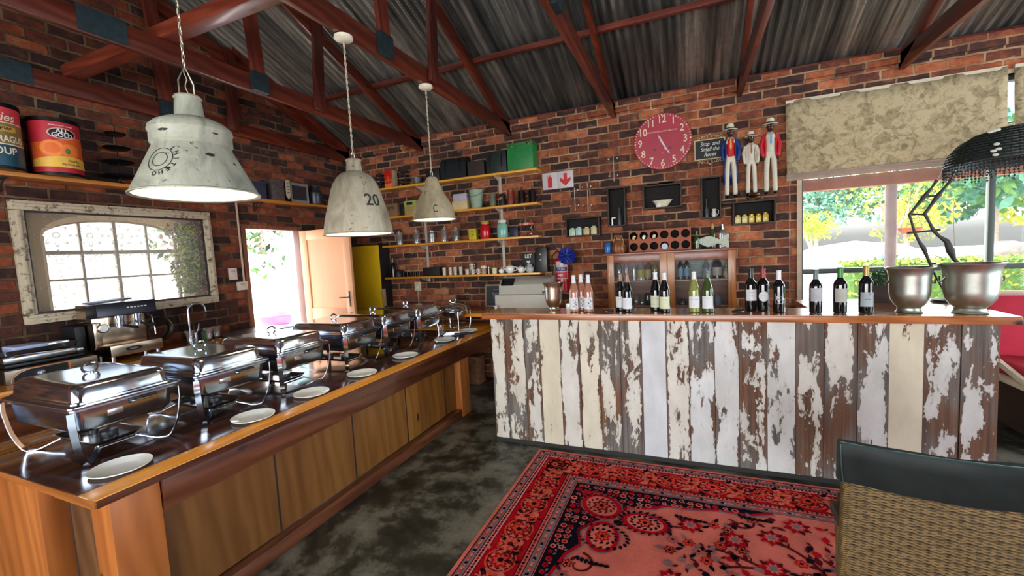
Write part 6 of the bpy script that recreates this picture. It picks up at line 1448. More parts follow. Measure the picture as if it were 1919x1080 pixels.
# ---- painted figurines: carved men in hats
SK = pm('figurine_skin', '3a1c14', .4, 0, .1)
def figurine(u, vb, vt, label, trous, coat, vest, tie, hat, style):
    pb_, pt = at(u, vb, Y=5.0), at(u, vt, Y=5.0); H = pt.z-pb_.z
    t = thing('jazz_figurine', label, 'figurine', (pb_.x, 5.0, pb_.z), 0, 'painted wooden figurines on the wall crate')
    s = H/.78
    def P(*a): return [Vector(q)*s for q in a]
    # body: legs and torso in one surface
    bm_ = bmesh.new()
    V = [(0, 0, .40), (-.028, 0, .38), (-.034, -.002, .20), (-.036, -.002, .02), (.028, 0, .38), (.036, -.002, .20), (.040, -.002, .02), (0, 0, .50), (0, 0, .58), (0, 0, .615), (-.052, 0, .575), (.052, 0, .575)]
    Ed = [(0, 1), (1, 2), (2, 3), (0, 4), (4, 5), (5, 6), (0, 7), (7, 8), (8, 9), (8, 10), (8, 11)]
    Rr = [.045, .036, .03, .031, .036, .03, .031, .042, .045, .017, .022, .022]
    vs = [bm_.verts.new(Vector(v)*s) for v in V]
    for a, b_ in Ed: bm_.edges.new((vs[a], vs[b_]))
    me = bpy.data.meshes.new('body'); bm_.to_mesh(me); bm_.free(); o = bpy.data.objects.new('body', me); col.objects.link(o); o.parent = t
    md = o.modifiers.new('skin', 'SKIN'); me.skin_vertices.clear() if False else None
    for i, r in enumerate(Rr): me.skin_vertices[0].data[i].radius = (r*s, r*.8*s)
    me.skin_vertices[0].data[0].use_root = True
    o.modifiers.new('sub', 'SUBSURF').levels = 2; o.modifiers['sub'].render_levels = 2; me.materials.append(trous)
    # head with face
    b = MB().use(SK); b.sphere(Vector((0, -.004, .655))*s, .036*s, (.82, .95, 1.2)); b.sphere(Vector((0, -.040, .650))*s, .009*s, (.9, 1, 1.3), 6); b.sphere(Vector((0, -.034, .632))*s, .011*s, (1.4, .7, .5), 6)
    for q in (-1, 1): b.sphere(Vector((q*.030, 0, .655))*s, .008*s, (.5, .8, 1.2), 6)
    b.cyl(Vector((0, 0, .60))*s, Vector((0, 0, .64))*s, .017*s); hd = b.build('head', t)
    b = MB().use(M_white)
    for q in (-1, 1): b.sphere(Vector((q*.013, -.034, .664))*s, .0045*s, (1.2, .5, .8), 6)
    b.build('eyes', hd)
    b = MB().use(hat); k = s; b.lathe([(0, .745*k), (.026*k, .742*k), (.034*k, .728*k), (.036*k, .695*k), (.068*k, .683*k), (.070*k, .676*k), (.035*k, .680*k), (0, .685*k)], seg=26); b.build('hat', hd)
    b = MB().use(pm('black_hatband', '1c1a18', .5)); b.lathe([(.0365*k, .694*k), (.0366*k, .704*k)], seg=26); b.build('hat_band', hd)
    # arms
    for q in (-1, 1):
        b = MB().use(coat)
        if style == 'back': pts = P((q*.055, 0, .572), (q*.074, .01, .50), (q*.068, .012, .43), (q*.06, .0, .385))
        else: pts = P((q*.055, 0, .572), (q*.078, -.004, .49), (q*.070, -.02, .41), (q*.062, -.02, .37))
        b.tube(pts, [.021*s, .02*s, .017*s, .016*s], 10); ar = b.build('sleeve', t)
        if style != 'back': 
            b = MB().use(SK); b.sphere(pts[-1]+Vector((0, -.002, -.012))*s, .013*s, (.8, .7, 1.2), 8)
            for f_ in range(4): b.tube([pts[-1]+Vector(((-.008+.005*f_), -.004, -.018))*s, pts[-1]+Vector(((-.008+.005*f_), -.007, -.034-.003*(f_ % 3)))*s], .0028*s, 5)
            b.tube([pts[-1]+Vector((-q*.010, -.006, -.010))*s, pts[-1]+Vector((-q*.015, -.010, -.022))*s], .003*s, 5); b.build('hand', ar)
    # jacket shell open at the front
    b = MB().use(coat); zl = .12 if style == 'tail' else .36; op = .75
    secs = [(.60, .022, .020), (.585, .052, .030), (.55, .060, .040), (.47, .054, .042), (.40, .058, .046), (zl, .062, .046)] if style != 'tail' else [(.60, .022, .020), (.585, .052, .030), (.55, .060, .040), (.47, .054, .042), (.40, .060, .046), (.28, .066, .048), (.14, .066, .046)]
    rings = []
    for z, rx, ry in secs:
        k_ = op*(1.35 if z < .35 else 1.0)
        rings.append([b.bm.verts.new(Vector((rx*math.sin(a), ry*-math.cos(a), z))*s) for a in [k_+(2*math.pi-2*k_)*i/18 for i in range(19)]])
    for r0, r1 in zip(rings, rings[1:]):
        for i in range(18): f = b.bm.faces.new((r0[i], r0[i+1], r1[i+1], r1[i])); f.material_index = b.cur
    jk = b.build('jacket', t); sol = jk.modifiers.new('cloth', 'SOLIDIFY'); sol.thickness = .004*s
    # waistcoat / shirt
    b = MB().use(vest); b.lathe([(.018, .60), (.040, .58), (.044, .54), (.042, .47), (.046, .415), (.040, .41)], seg=20, M=Matrix.Diagonal((s, s*.86, s))); b.build('waistcoat', t)
    b = MB().use(tie); b.prism([(-.006*s, .585*s), (.006*s, .585*s), (.010*s, .50*s), (0, .47*s), (-.010*s, .50*s)][::-1], .004*s, (0, -.046*s, 0), (1, 0, 0), (0, 0, 1)); b.build('neck_tie', t)
    for q in (-1, 1):
        b = MB().use(pm('black_shoe', '141210', .25)); b.sphere(Vector((q*.039, -.022, .014))*s, .021*s, (.85, 1.7, .65), 8); b.build('shoe', t)
    return t
M_fw = pm('figurine_white', 'cfcab8', .5, 0, .05); M_fb = pm('figurine_blue', '123070', .4, 0, .08); M_fr = pm('figurine_red', 'c01c28', .4, 0, .06); M_hat = pm('figurine_hat', 'd6cfb8', .5); M_sky = pm('figurine_sky_tie', '6a9ac8', .5); M_ylw = pm('figurine_yellow', 'd0a030', .5)
figurine(1370, 371, 225, 'tall painted figurine in a long blue coat and red waistcoat, leftmost of the three', M_fw, M_fb, M_fr, M_ylw, M_hat, 'tail')
figurine(1408, 366, 240, 'shortest painted figurine, all in white, in the middle of the three', M_fw, M_fw, M_fw, pm('figurine_pink_tie', 'a84438', .5), M_hat, 'arm')
figurine(1444, 364, 214, 'tall painted figurine in a red jacket and white trousers, rightmost of the three', M_fw, M_fr, M_fw, M_sky, M_hat, 'arm')
t = thing('brass_bowl_stack', 'two shiny brass bowls stacked in front of the middle figurine', 'bowl', (at(1411, 368, Y=4.965).x, 4.94, c5.location.z+h5+.0005))
for i in range(2): b = MB().use(M_gold if i else M_ss); b.lathe([(0, .0+.028*i), (.035, .0+.028*i), (.062, .02+.028*i), (.064, .027+.028*i), (.05, .02+.028*i), (0, .012+.028*i)], seg=26); b.build('bowl', t)
b = MB().use(M_cr); b.span((0, 0, 0), (.30, .10, .014)); 
# plinth board carrying the figurines' left foot beyond the crate
o = b.build('figurine_ledge'); o.location = (c4.location.x+w4_+.004, YB-.16, c5.location.z+h5-.012); o.scale = ((c5.location.x-c4.location.x-w4_-.008)/.30, 1.55, 1); tag(o, 'narrow dark ledge carrying the blue coated figurine beside the crate', 'ledge')

# ================================================================== display cabinet with glass doors
CY = 4.80
M_cab = wood('cabinet_redwood', ('5c2a16', '7e3d20', '985430'), 'x', .35, .3, 7, .08); M_cabz = wood('cabinet_amber', ('8c4e22', 'ad6a32', 'c07f44'), 'z', .35, .3, 7, .08)
a, b2 = at(1137, 480, Y=CY), at(1379, 468, Y=CY); CX0, CX1 = a.x, b2.x; CZ1 = (a.z+b2.z)/2; CZ0 = .966; CW = CX1-CX0; CH = CZ1-CZ0
cab = thing('display_cabinet', 'reddish wooden display cabinet with two glazed doors behind the bar', 'cabinet', (CX0, CY, CZ0))
b = MB().use(M_cab); b.span((0, .02, 0), (CW, .295, .02)); b.span((0, .02, CH-.02), (CW, .295, CH)); b.span((0, .02, .02), (.02, .295, CH-.02)); b.span((CW-.02, .02, .02), (CW, .295, CH-.02)); b.span((.02, .285, .02), (CW-.02, .295, CH-.02)); b.build('carcass', cab)
b = MB().use(M_cab); b.span((-.05, -.02, CH), (CW+.02, .30, CH+.022), .004); b.build('top_board', cab)
b = MB().use(M_cabz); b.span((.022, .03, CH*.50), (CW-.022, .283, CH*.50+.016)); b.build('inner_shelf', cab)
um = at(1250, 478, Y=CY).x-CX0
for (x0_, x1_, hx) in ((0, um-.003, .02), (um, CW, CW-.03)):
    fw = .085
    b = MB().use(M_cabz); b.span((x0_, 0, 0), (x0_+fw*.85, .02, CH-.001), .003); b.span((x1_-fw*.85, 0, 0), (x1_, .02, CH-.001), .003); b.use(M_cab).span((x0_+fw*.85, .001, CH-.085), (x1_-fw*.85, .019, CH-.001), .002); b.span((x0_+fw*.85, .001, 0), (x1_-fw*.85, .019, .05), .002)
    d_ = b.build('door', cab)
    b = MB().use(glassy('cabinet_glass', (.93, .95, .95), -.02, .02)); b.span((x0_+fw*.85-.004, .008, .046), (x1_-fw*.85+.004, .011, CH-.081)); b.build('pane', d_, False)
    b = MB().use(pm('hinge_pale', 'b08a6a', .4, .3)); b.span((hx, -.004, CH*.62), (hx+.012, 0, CH*.75)); b.build('hinge', d_)
# bottles
def vine_bottle(kind, h=.305): # profiles
    if kind == 'bordeaux': return [(0, .006), (.030, .0), (.0365, .004), (.0375, .012), (.0375, .185), (.034, .203), (.022, .222), (.0155, .235), (.0142, .29), (.0155, .292), (.0155, .302), (0, .303)]
    if kind == 'burgundy': return [(0, .006), (.032, .0), (.040, .004), (.0405, .012), (.040, .145), (.036, .175), (.026, .21), (.018, .24), (.0145, .262), (.0145, .29), (.016, .292), (.016, .302), (0, .303)]
def mirror_bottle(name, loc, kind, glass, capm, labm, label, group, lab=(.035, .12), scale=1., rz=0, deco=None, cat='wine bottle', capz=.235):
    pr = vine_bottle(kind); t = thing(name, label, cat, loc, rz, group); t.scale = (scale,)*3
    b = MB().use(glass); b.lathe(pr, seg=30); b.build('glass', t)
    R0 = max(p[0] for p in pr)
    b = MB().use(capm); cp = [(r_at(pr, z)+.0007, z) for z in np.linspace(capz, .300, 8)]+[(0, .3042)]; b.lathe(cp, seg=24); b.build('capsule', t)
    if labm:
        b = MB().use(labm); n = 20; z0, z1 = lab; span = 2.1; fw = -math.pi/2
        rr0, rr1 = r_at(pr, z0)+.0006, r_at(pr, z1)+.0006
        pv = None
        for i in range(n+1):
            a = fw-span/2+span*i/n; c_ = (b.bm.verts.new((rr0*math.cos(a), rr0*math.sin(a), z0)), b.bm.verts.new((rr1*math.cos(a), rr1*math.sin(a), z1)))
            if pv: f = b.bm.faces.new((pv[0], c_[0], c_[1], pv[1])); f.material_index = b.cur
            pv = c_
        lb_ = b.build('label', t)
        if deco: deco(lb_, pr, z0, z1)
    return t
G_dark = pm('dark_wine_glass', '06080a', .06, 0, .3, spec=.8); G_rose = NT('rose_glass')
def tintglass(name, tint, body, mixf):
    N = NT(name); tr = N.n('BsdfTransparent'); tr.inputs[0].default_value = (*tint, 1); gl = N.n('BsdfGlossy'); gl.inputs['Roughness'].default_value = .04; df = N.n('BsdfDiffuse'); df.inputs[0].default_value = (*body, 1)
    fr = N.n('Fresnel'); fr.inputs[0].default_value = 1.5; nz = N.noise(N.co(scale=(1, 1, .3)), 30, 3)
    m1 = N.n('MixShader'); N.L(N.math('MULTIPLY_ADD', nz, .3, mixf-.15), m1.inputs[0]); N.L(tr.outputs[0], m1.inputs[1]); N.L(df.outputs[0], m1.inputs[2])
    m2 = N.n('MixShader'); N.L(N.math('ADD', fr.outputs[0], .04), m2.inputs[0]); N.L(m1.outputs[0], m2.inputs[1]); N.L(gl.outputs[0], m2.inputs[2]); N.L(m2.outputs[0], N.out.inputs[0]); return N.m
G_rose = tintglass('rose_wine_glass', (.86, .55, .42), (.62, .28, .18), .5); G_green = tintglass('green_wine_glass', (.25, .4, .08), (.06, .11, .02), .55); G_yg = tintglass('yellow_green_glass', (.75, .8, .3), (.42, .46, .12), .45)
CW_ = pm('capsule_white', 'd2d4d6', .35); LW = pm('label_white', 'd0d2d6', .6, 0, .03); LC = pm('label_cream', 'cdd0b0', .6, 0, .03); CB = pm('capsule_copper', '8a6a5c', .35, .3); CBk = pm('capsule_black', '16161a', .3); CG = pm('capsule_green', '3c7a3c', .35, .2); CO = pm('capsule_ochre', 'a88a4a', .35, .3); CGr = pm('capsule_grey_green', '5a6a60', .35, .2); CRd = pm('capsule_red', '9a2430', .35)
LInk = pm('label_ink', '3a3e4a', .6); LInk2 = pm('label_soft_ink', '8a8f96', .6)
def lines(col_, rows, extra=None):
    def fn(lb_, pr, z0, z1):
        b = MB().use(col_)
        for (zf, tx, sz, xo_) in rows: b.text(tx, sz, (xo_, 0, z0+(z1-z0)*zf), (1, 0, 0), (0, 0, 1), .0001, fn=wrap(pr, -math.pi/2, .0012))
        b.build('label_print', lb_, False)
    return fn
def bloc(u, v): q = at(u, v, Z=1.15); return (q.x, q.y+.02, 1.1503)
def zigzag(lb_, pr, z0, z1):
    b = MB().use(LInk)
    for i in range(14): 
        a = random.uniform(0, 3); b.text('~' if i % 2 else 's', .02, (random.uniform(.0, .028), 0, z0+.012+(z1-z0-.02)*i/14), (math.cos(a)*.6, 0, .5*math.sin(a)), (-.5*math.sin(a), 0, math.cos(a)*.6), .0001, fn=wrap(pr, -math.pi/2, .0012), bold=.03)
    b.build('label_print', lb_, False)
SC = 1.0
for u, lb in ((1076, 'left'), (1089.5, 'middle'), (1103, 'right')):
    mirror_bottle('rose_bottle', bloc(u, 582.5 if lb == 'middle' else 585), 'burgundy', G_rose, CW_, LW, 'pink rose wine bottle with a white patterned label on the bar, %s of the three' % lb, 'rose wine bottles on the bar', (.025, .118), SC, 0, zigzag)
for u, v, lb in ((1163, 583, 'behind at the left'), (1176, 586, 'in front at the right')):
    mirror_bottle('red_wine_bottle', bloc(u, v), 'burgundy', G_dark, CB, LW, 'dark bottle with plain white label and copper capsule, '+lb+' of two', 'white label dark bottles', (.03, .115), SC, 0, lines(LInk2, [(.8, 'RESERVE', .007, 0)]))
for u, v, lb in ((1229, 583, 'left'), (1246, 586, 'right')):
    mirror_bottle('red_wine_bottle', bloc(u, v), 'burgundy', G_dark, CW_, LC, 'dark wine bottle with a cream label and white capsule, %s one of its pair' % lb, 'cream label dark bottles', (.03, .12), SC, 0, lines(LInk2, [(.75, 'Pinotage', .012, 0), (.5, '------', .01, 0), (.25, 'Estate Wine', .008, 0)]), capz=.245)
mirror_bottle('white_wine_bottle', bloc(1301.5, 586), 'burgundy', G_yg, CW_, LW, 'yellow green wine bottle with a pale label, left of the two white wines', 'white wines on the bar', (.035, .12), SC, 0, lines(LInk2, [(.75, 'Chenin Blanc', .01, 0), (.3, '-----', .01, 0)]), capz=.245)
mirror_bottle('white_wine_bottle', bloc(1326.5, 586), 'burgundy', G_green, CGr, LW, 'deep green wine bottle with a pale label, right of the two white wines', 'white wines on the bar', (.03, .12), SC, 0, lines(LInk2, [(.85, 'Sauvignon', .01, 0)]), capz=.262)
mirror_bottle('red_wine_bottle', bloc(1408, 583), 'bordeaux', G_dark, CBk, LW, 'dark bordeaux bottle with an arched white label beside the spilled corkscrew', 'dark bottles right of the cabinet', (.075, .155), SC, 0, lines(LInk, [(.75, 'CABERNET', .008, 0), (.45, 'Sauvignon', .007, 0), (.15, '*', .02, -.018)]))
mirror_bottle('red_wine_bottle', bloc(1431, 583), 'bordeaux', G_dark, CRd, None, 'dark bordeaux bottle with a red capsule and round white label', 'dark bottles right of the cabinet', (.07, .135), SC)
t = bpy.data.objects[[o.name for o in bpy.data.objects if o.get('label') == 'dark bordeaux bottle with a red capsule and round white label'][0]]
b = MB().use(LW); pr = vine_bottle('bordeaux'); fn = wrap(pr, -math.pi/2, .0008)
for i in range(14):
    z0_, z1_ = .07+.005*i, .07+.005*(i+1); hw0, hw1 = [.034*math.sqrt(max(0, 1-((z-.105)/.036)**2)) for z in (z0_, z1_)]
    for k in range(8): f = b.bm.faces.new([b.bm.verts.new(fn(Vector(q))) for q in ((-hw0+2*hw0*k/8, 0, z0_), (-hw0+2*hw0*(k+1)/8, 0, z0_), (-hw1+2*hw1*(k+1)/8, 0, z1_), (-hw1+2*hw1*k/8, 0, z1_))]) if hw0 > 0 and hw1 > 0 else None
b.use(LInk); b.text('~~~', .014, (-.004, 0, .115), (1, 0, 0), (0, 0, 1), .0001, fn=wrap(pr, -math.pi/2, .0016)); b.build('round_label', t, False)
mirror_bottle('red_wine_bottle', bloc(1460.5, 587), 'bordeaux', G_dark, CW_, None, 'dark bottle with a silver monogram and white capsule', 'dark bottles right of the cabinet', scale=SC*.97)
t = [o for o in bpy.data.objects if o.get('label') == 'dark bottle with a silver monogram and white capsule'][0]
b = MB().use(pm('silver_print', 'a8acb4', .3, .6)); b.text('KS', .045, (0, 0, .105), (1, 0, 0), (0, 0, 1), .0001, fn=wrap(pr, -math.pi/2, .0014), shear=.2, bold=.02)
for q in ((-.026, -.026, .055, .15), (.0253, .026, .055, .15)): 
    b.text('l', .10, (q[0], 0, .1), (1, 0, 0), (0, 0, 1), .0001, fn=wrap(pr, -math.pi/2, .0014), xs=.4)
b.text('SYRAH', .012, (0, 0, .07), (1, 0, 0), (0, 0, 1), .0001, fn=wrap(pr, -math.pi/2, .0014)); b.build('silver_print', t, False)
mirror_bottle('red_wine_bottle', bloc(1530, 588), 'bordeaux', G_dark, CGr, pm('label_greyish', 'a5a5aa', .6), 'dark bottle with a grey green capsule against the window, leftmost of the spaced three', 'three spaced bottles before the window', (.085, .175), SC*.97, 0, lines(LInk2, [(.5, '- - -', .01, 0)]))
mirror_bottle('red_wine_bottle', bloc(1576, 588), 'bordeaux', G_dark, CG, pm('label_beige', 'a5a59a', .6), 'dark bottle with a green capsule against the window, middle of the spaced three', 'three spaced bottles before the window', (.075, .165), SC, 0, lines(LInk2, [(.85, '- - -', .01, 0)]))
mirror_bottle('red_wine_bottle', bloc(1624.5, 588), 'bordeaux', G_dark, CO, pm('label_bluegrey', '9aa4a8', .6), 'dark bottle with an ochre capsule against the window, rightmost of the spaced three', 'three spaced bottles before the window', (.045, .135), SC*1.02, 0, lines(LInk, [(.8, '*', .03, .008), (.5, 'Merlot', .011, 0)]))
# corkscrews
def corks(u, v, rz, label):
    q = at(u, v, Z=1.165); t = thing('corkscrew', label, 'corkscrew', (q.x, q.y, 1.1502), rz)
    b = MB().use(M_blk); b.tube([(-.05, 0, .012), (0, .004, .014), (.05, 0, .012)], [.008, .011, .008], 8); b.build('handle', t)
    b = MB().use(M_ss2); b.strap([(-.045, .012, .01), (.0, .02, .03), (.04, .018, .024)], .01, .004, (0, 1, .3)); b.build('lever', t)
    b = MB().use(M_ss2); b.tube([(-.02+.05*i/24, -.02+.005*math.cos(i), .012+.005*math.sin(i)) for i in range(25)], .0018, 5); b.build('worm', t)
corks(1140, 583, -.5, 'black waiter corkscrew lying on the bar in front of the cabinet left door'); corks(1386, 583, .4, 'black waiter corkscrew lying beside the arched label bottle')
# ice buckets
def bucket(u, v, R, Hh, label, m, rings=True):
    q = at(u, v, Z=1.15); t = thing('ice_bucket', label, 'ice bucket', (q.x, q.y+R*.5, 1.1503)); k = Hh
    b = MB().use(m); b.lathe([(0, .012*k), (R*.52, .0), (R*.56, .01*k), (R*.50, .04*k), (R*.47, .10*k), (R*.50, .13*k), (R*.62, .18*k), (R*.76, .30*k), (R*.82, .45*k), (R*.84, .80*k), (R*.90, .93*k), (R, .985*k), (R*1.01, k), (R*.97, k), (R*.86, .93*k), (R*.80, .80*k), (R*.78, .45*k), (R*.7, .3*k), (R*.4, .16*k), (0, .15*k)], seg=48); b.build('bowl', t)
    if rings:
        for s in (-1, 1):
            b = MB().use(M_ss2); a0 = -math.pi/2+s*1.15 if False else (math.pi if s < 0 else 0)
            b.tube([(s*(R*.84+.006+.012*math.sin(math.pi*i/10)), -.035+.07*i/10, .74*k-.03*math.sin(math.pi*i/10)) for i in range(11)], .005, 6); b.build('handle', t)
    return t
M_sil = metal('silver_plate', 'e0d8c8', .26, var=.1); M_pew = metal('pewter', 'b9beb4', .38, var=.15)
bucket(1036, 582, .092, .235, 'small bright silver ice bucket on the bar beside the cash register', M_sil)
bucket(1712, 588, .122, .285, 'large pewter ice bucket on the bar, left of the two at the window end', M_pew); bucket(1831, 590, .146, .30, 'large pewter ice bucket at the right end of the bar', M_pew)
# white folded paper beside the small bucket
b = MB().use(M_white); b.span((-.03, -.03, 0), (.03, .03, .05), .002); o = b.build('card_holder'); q = at(1056, 583, Z=1.15); o.location = (q.x+.03, q.y+.12, 1.1503); tag(o, 'small white card block right of the bright silver bucket', 'card holder')

# ================================================================== cash register, slate, extinguisher on the back
t = thing('cash_register', 'pale grey cash register on the back worktop behind the left end of the bar', 'cash register', (at(980, 578, Y=4.62).x, 4.85, .9655)); M_reg = pm('register_grey', 'a9a599', .45, 0, .04); M_reg2 = pm('register_grey_light', 'b8b2a6', .45, 0, .04)
rw = .31
b = MB().use(M_reg2); b.span((-rw-.05, -.22, .012), (rw, .18, .20), .006); b.build('cash_drawer', t)
b = MB().use(M_reg); b.prism([(-.20, .205), (.16, .205), (.16, .39), (.02, .405), (-.14, .365), (-.19, .32)], 2*rw, (-rw, 0, 0), (0, 1, 0), (0, 0, 1)); b.build('housing', t)
b = MB().use(pm('display_black', '12161c', .2)); b.box((-rw+.11, -.165, .352), (.16, .10, .03), Matrix.Rotation(.75, 3, 'X'), .008); b.build('display', t)
b = MB().use(M_blk)
for x in (-rw, rw-.05): b.cyl((x, -.18, 0), (x, -.18, .012), .012)
b.build('feet', t)
pa, pb_ = at(905, 534, Y=5.03), at(950, 576, Y=5.0); t = thing('chalkboard', 'small framed chalkboard leaning on the wall left of the cash register', 'chalkboard', ((pa.x+pb_.x)/2, 5.05, .966)); t.rotation_euler[0] = -.12; w = .165; h = .30
b = MB().use(pm('board_wood', '8a7460', .6, 0, .2)); b.span((-w, -.008, 0), (w, .006, .022)); b.span((-w, -.008, h-.022), (w, .006, h)); b.span((-w, -.008, .022), (-w+.022, .006, h-.022)); b.span((w-.022, -.008, .022), (w, .006, h-.022)); b.build('frame', t)
b = MB().use(pm('chalk_grey', '2e3438', .8, 0, .2, 8)); b.span((-w+.022, -.003, .022), (w-.022, .003, h-.022)); b.build('slate', t)
b = MB().use(pm('chalk', '8a9298', .9))
for i, s_ in enumerate(('~~~', 'Specials', '~~~~', 'Tea')): b.text(s_, .045, (-.01+.012*(i % 2), -.0036, .23-.055*i), (1, 0, 0), (0, 0, 1), .0003, shear=.3)
b.build('chalk_writing', t, False)
t = thing('paper_twist', 'crumpled white paper with a blue edge beside the cash register', 'paper', (at(931, 572, Y=4.6).x, 4.57, .9655))
b = MB().use(pm('white_paper', 'd8d8e0', .7)); b.lathe([(0, 0), (.03, 0), (.012, .05), (.03, .08), (0, .06)], seg=9); b.build('paper', t)
# extinguisher with blue rosette
EX = at(1053, 500, Y=4.98); t = thing('fire_extinguisher', 'red fire extinguisher on the back wall with a white printed label', 'fire extinguisher', (EX.x, 5.0, 1.16))
b = MB().use(pm('extinguisher_red', 'b0101c', .2, 0, .05)); b.lathe([(0, 0), (.07, 0), (.078, .01), (.078, .36), (.066, .41), (.03, .44), (.022, .46), (0, .46)], seg=32); cy_ = b.build('cylinder', t)
b = MB().use(pm('extinguisher_label', 'c9a8b0', .5, 0, .3, 30)); pr = [(.078, -1), (.078, 1)]
strip(b, (-.09, .09, lambda x: (.16, .37)), pr, -math.pi/2, CACHE['extinguisher_label'], 20, .0008)
strip(b, (-.08, .08, lambda x: (.255, .30)), pr, -math.pi/2, pm('label_navy', '2a2c5c', .5), 20, .0014); strip(b, (-.08, .08, lambda x: (.17, .24)), pr, -math.pi/2, pm('label_red', 'c0202c', .5), 20, .0014)
b.use(CW_); b.text('FIRE', .034, (0, 0, .335), (1, 0, 0), (0, 0, 1), .0002, fn=wrap(pr, -math.pi/2, .002), bold=.02); b.text('DCP 4.5kg', .022, (0, 0, .278), (1, 0, 0), (0, 0, 1), .0002, fn=wrap(pr, -math.pi/2, .003)); b.text('ABC', .04, (0, 0, .205), (1, 0, 0), (0, 0, 1), .0002, fn=wrap(pr, -math.pi/2, .003), bold=.02)
b.build('printed_label', cy_, False)
b = MB().use(M_blk); b.tube([(0, 0, .45), (-.05, -.01, .50), (-.12, -.01, .44), (-.13, 0, .28), (-.11, 0, .05), (-.085, 0, .04)], .009, 8); b.build('hose', t)
b = MB().use(pm('valve_red', '8c1a20', .35)); b.span((-.02, -.015, .455), (.02, .015, .49), .003); b.beam((-.06, 0, .53), (.03, 0, .50), .02, .006, (0, 1, 0)); b.beam((-.05, 0, .505), (.02, 0, .49), .02, .006, (0, 1, 0)); b.build('valve_handle', t)
b = MB().use(pm('rosette_blue', '10207c', .45, 0, .3, 30))
for i in range(3):
    n = 30; R0 = .105-.028*i
    vs_ = [b.bm.verts.new((R0*math.cos(2*math.pi*k/n)*(1 if k % 2 else .93), -.0-.014*i-(.012 if k % 2 else 0), R0*math.sin(2*math.pi*k/n)*(1 if k % 2 else .93))) for k in range(n)]; c_ = b.bm.verts.new((0, -.02-.014*i, 0)); bk = b.bm.verts.new((0, .012-.014*i, 0))
    for k in range(n):
        for tri in ((vs_[k], vs_[(k+1) % n], c_), (vs_[(k+1) % n], vs_[k], bk)): f = b.bm.faces.new(tri); f.material_index = b.cur
b.use(pm('rosette_pale', '5a6ab0', .5))
for k in range(7): a = k*.9; b.tube([(.02*math.cos(a), -.052, .02*math.sin(a)), (.05*math.cos(a+.3), -.054, .05*math.sin(a+.3)), (.075*math.cos(a+.2), -.045, .075*math.sin(a+.2))], .002, 4)
o = b.build('ribbon_rosette', None, False); q = at(1062, 480, Y=4.88); o.location = (q.x, 4.88, q.z); tag(o, 'shiny blue ribbon rosette hanging from the fire extinguisher', 'rosette')
# power outlet on the back wall
q = at(784, 537, Y=YB); t = thing('power_outlet', 'cream power outlet on the brick wall under the lowest shelf', 'outlet', (q.x, YB, q.z))
b = MB().use(pm('outlet_cream', 'c9bb9c', .5)); b.span((-.055, -.016, -.065), (.055, -.002, .065), .004); b.build('plate', t)
b = MB().use(M_white); b.span((-.02, -.022, -.03), (.02, -.016, .0), .002); b.build('plug', t)
b = MB().use(pm('conduit_cream', 'b39a86', .5)); b.tube([(q.x, YB-.012, q.z-.068), (q.x, YB-.012, 1.0)], .009, 6); tag(b.build('outlet_conduit'), 'thin conduit running down from the cream outlet', 'pipe')
b = MB().use(M_cup)
for i in range(9): b.lathe([(0, 0), (.02, 0), (.034, .045), (.031, .045), (.018, .006), (0, .006)], (0, 0, 0), 16) if i == 0 else None
c0_ = b.build('coffee_cup'); x0_ = at(733, 575, Y=4.8).x
cups = []
for i in range(9):
    o = c0_ if i == 0 else c0_.copy()
    if i: col.objects.link(o)
    o.location = (-3.88+.1*i, 4.82, .9655); cups.append(o)
    tag(o, 'small cream cup behind the farthest chafing dishes, '+['leftmost of the row', 'second from the left', 'third from the left', 'fourth from the left', 'fifth, middle of the row', 'fourth from the right', 'third from the right', 'second from the right', 'rightmost of the row'][i], 'cup', 'cream cups behind the chafing dishes')
t = thing('corner_sideboard', 'dark low sideboard in the corner carrying a row of cream cups', 'sideboard', (-3.55, 4.86, 0))
b = MB().use(M_bf); b.span((-.36, .16, 0), (.08, .235, .925), .004); b.build('body', t)
b = MB().use(M_wtx); b.span((-.40, -.10, .925), (.72, .235, .965), .004); b.build('top', t)
# yellow panel in the corner
a, b2 = at(645, 464, Y=4.86), at(708, 464, Y=4.86)
t = thing('yellow_cabinet', 'tall mustard yellow cabinet standing in the corner behind the open door', 'cabinet', (a.x, 4.86, 0))
b = MB().use(pm('mustard_paint', 'ecc01c', .45, 0, .08, 4)); b.span((0, 0, .0), (b2.x-a.x, .02, a.z), .004); b.build('door', t)
b = MB().use(pm('cabinet_dark_side', '1c1c20', .5)); b.span((.0, .021, 0), (b2.x-a.x+.004, .235, a.z-.01)); b.build('body', t)
b = MB().use(pm('cream_strip', 'bfa67a', .5)); b.span((b2.x-a.x+.015, .0, .0), (b2.x-a.x+.03, .06, 1.25)); o_ = b.build('leaning_board'); o_.location = (a.x, 4.86, 0); tag(o_, 'narrow cream board leaning right of the yellow cabinet', 'board')
# ================================================================== on top of and inside the display cabinet
TZc = CZ0+CH+.0225
def offc(u, v=470, y=4.9): return at(u, v, Y=y).x
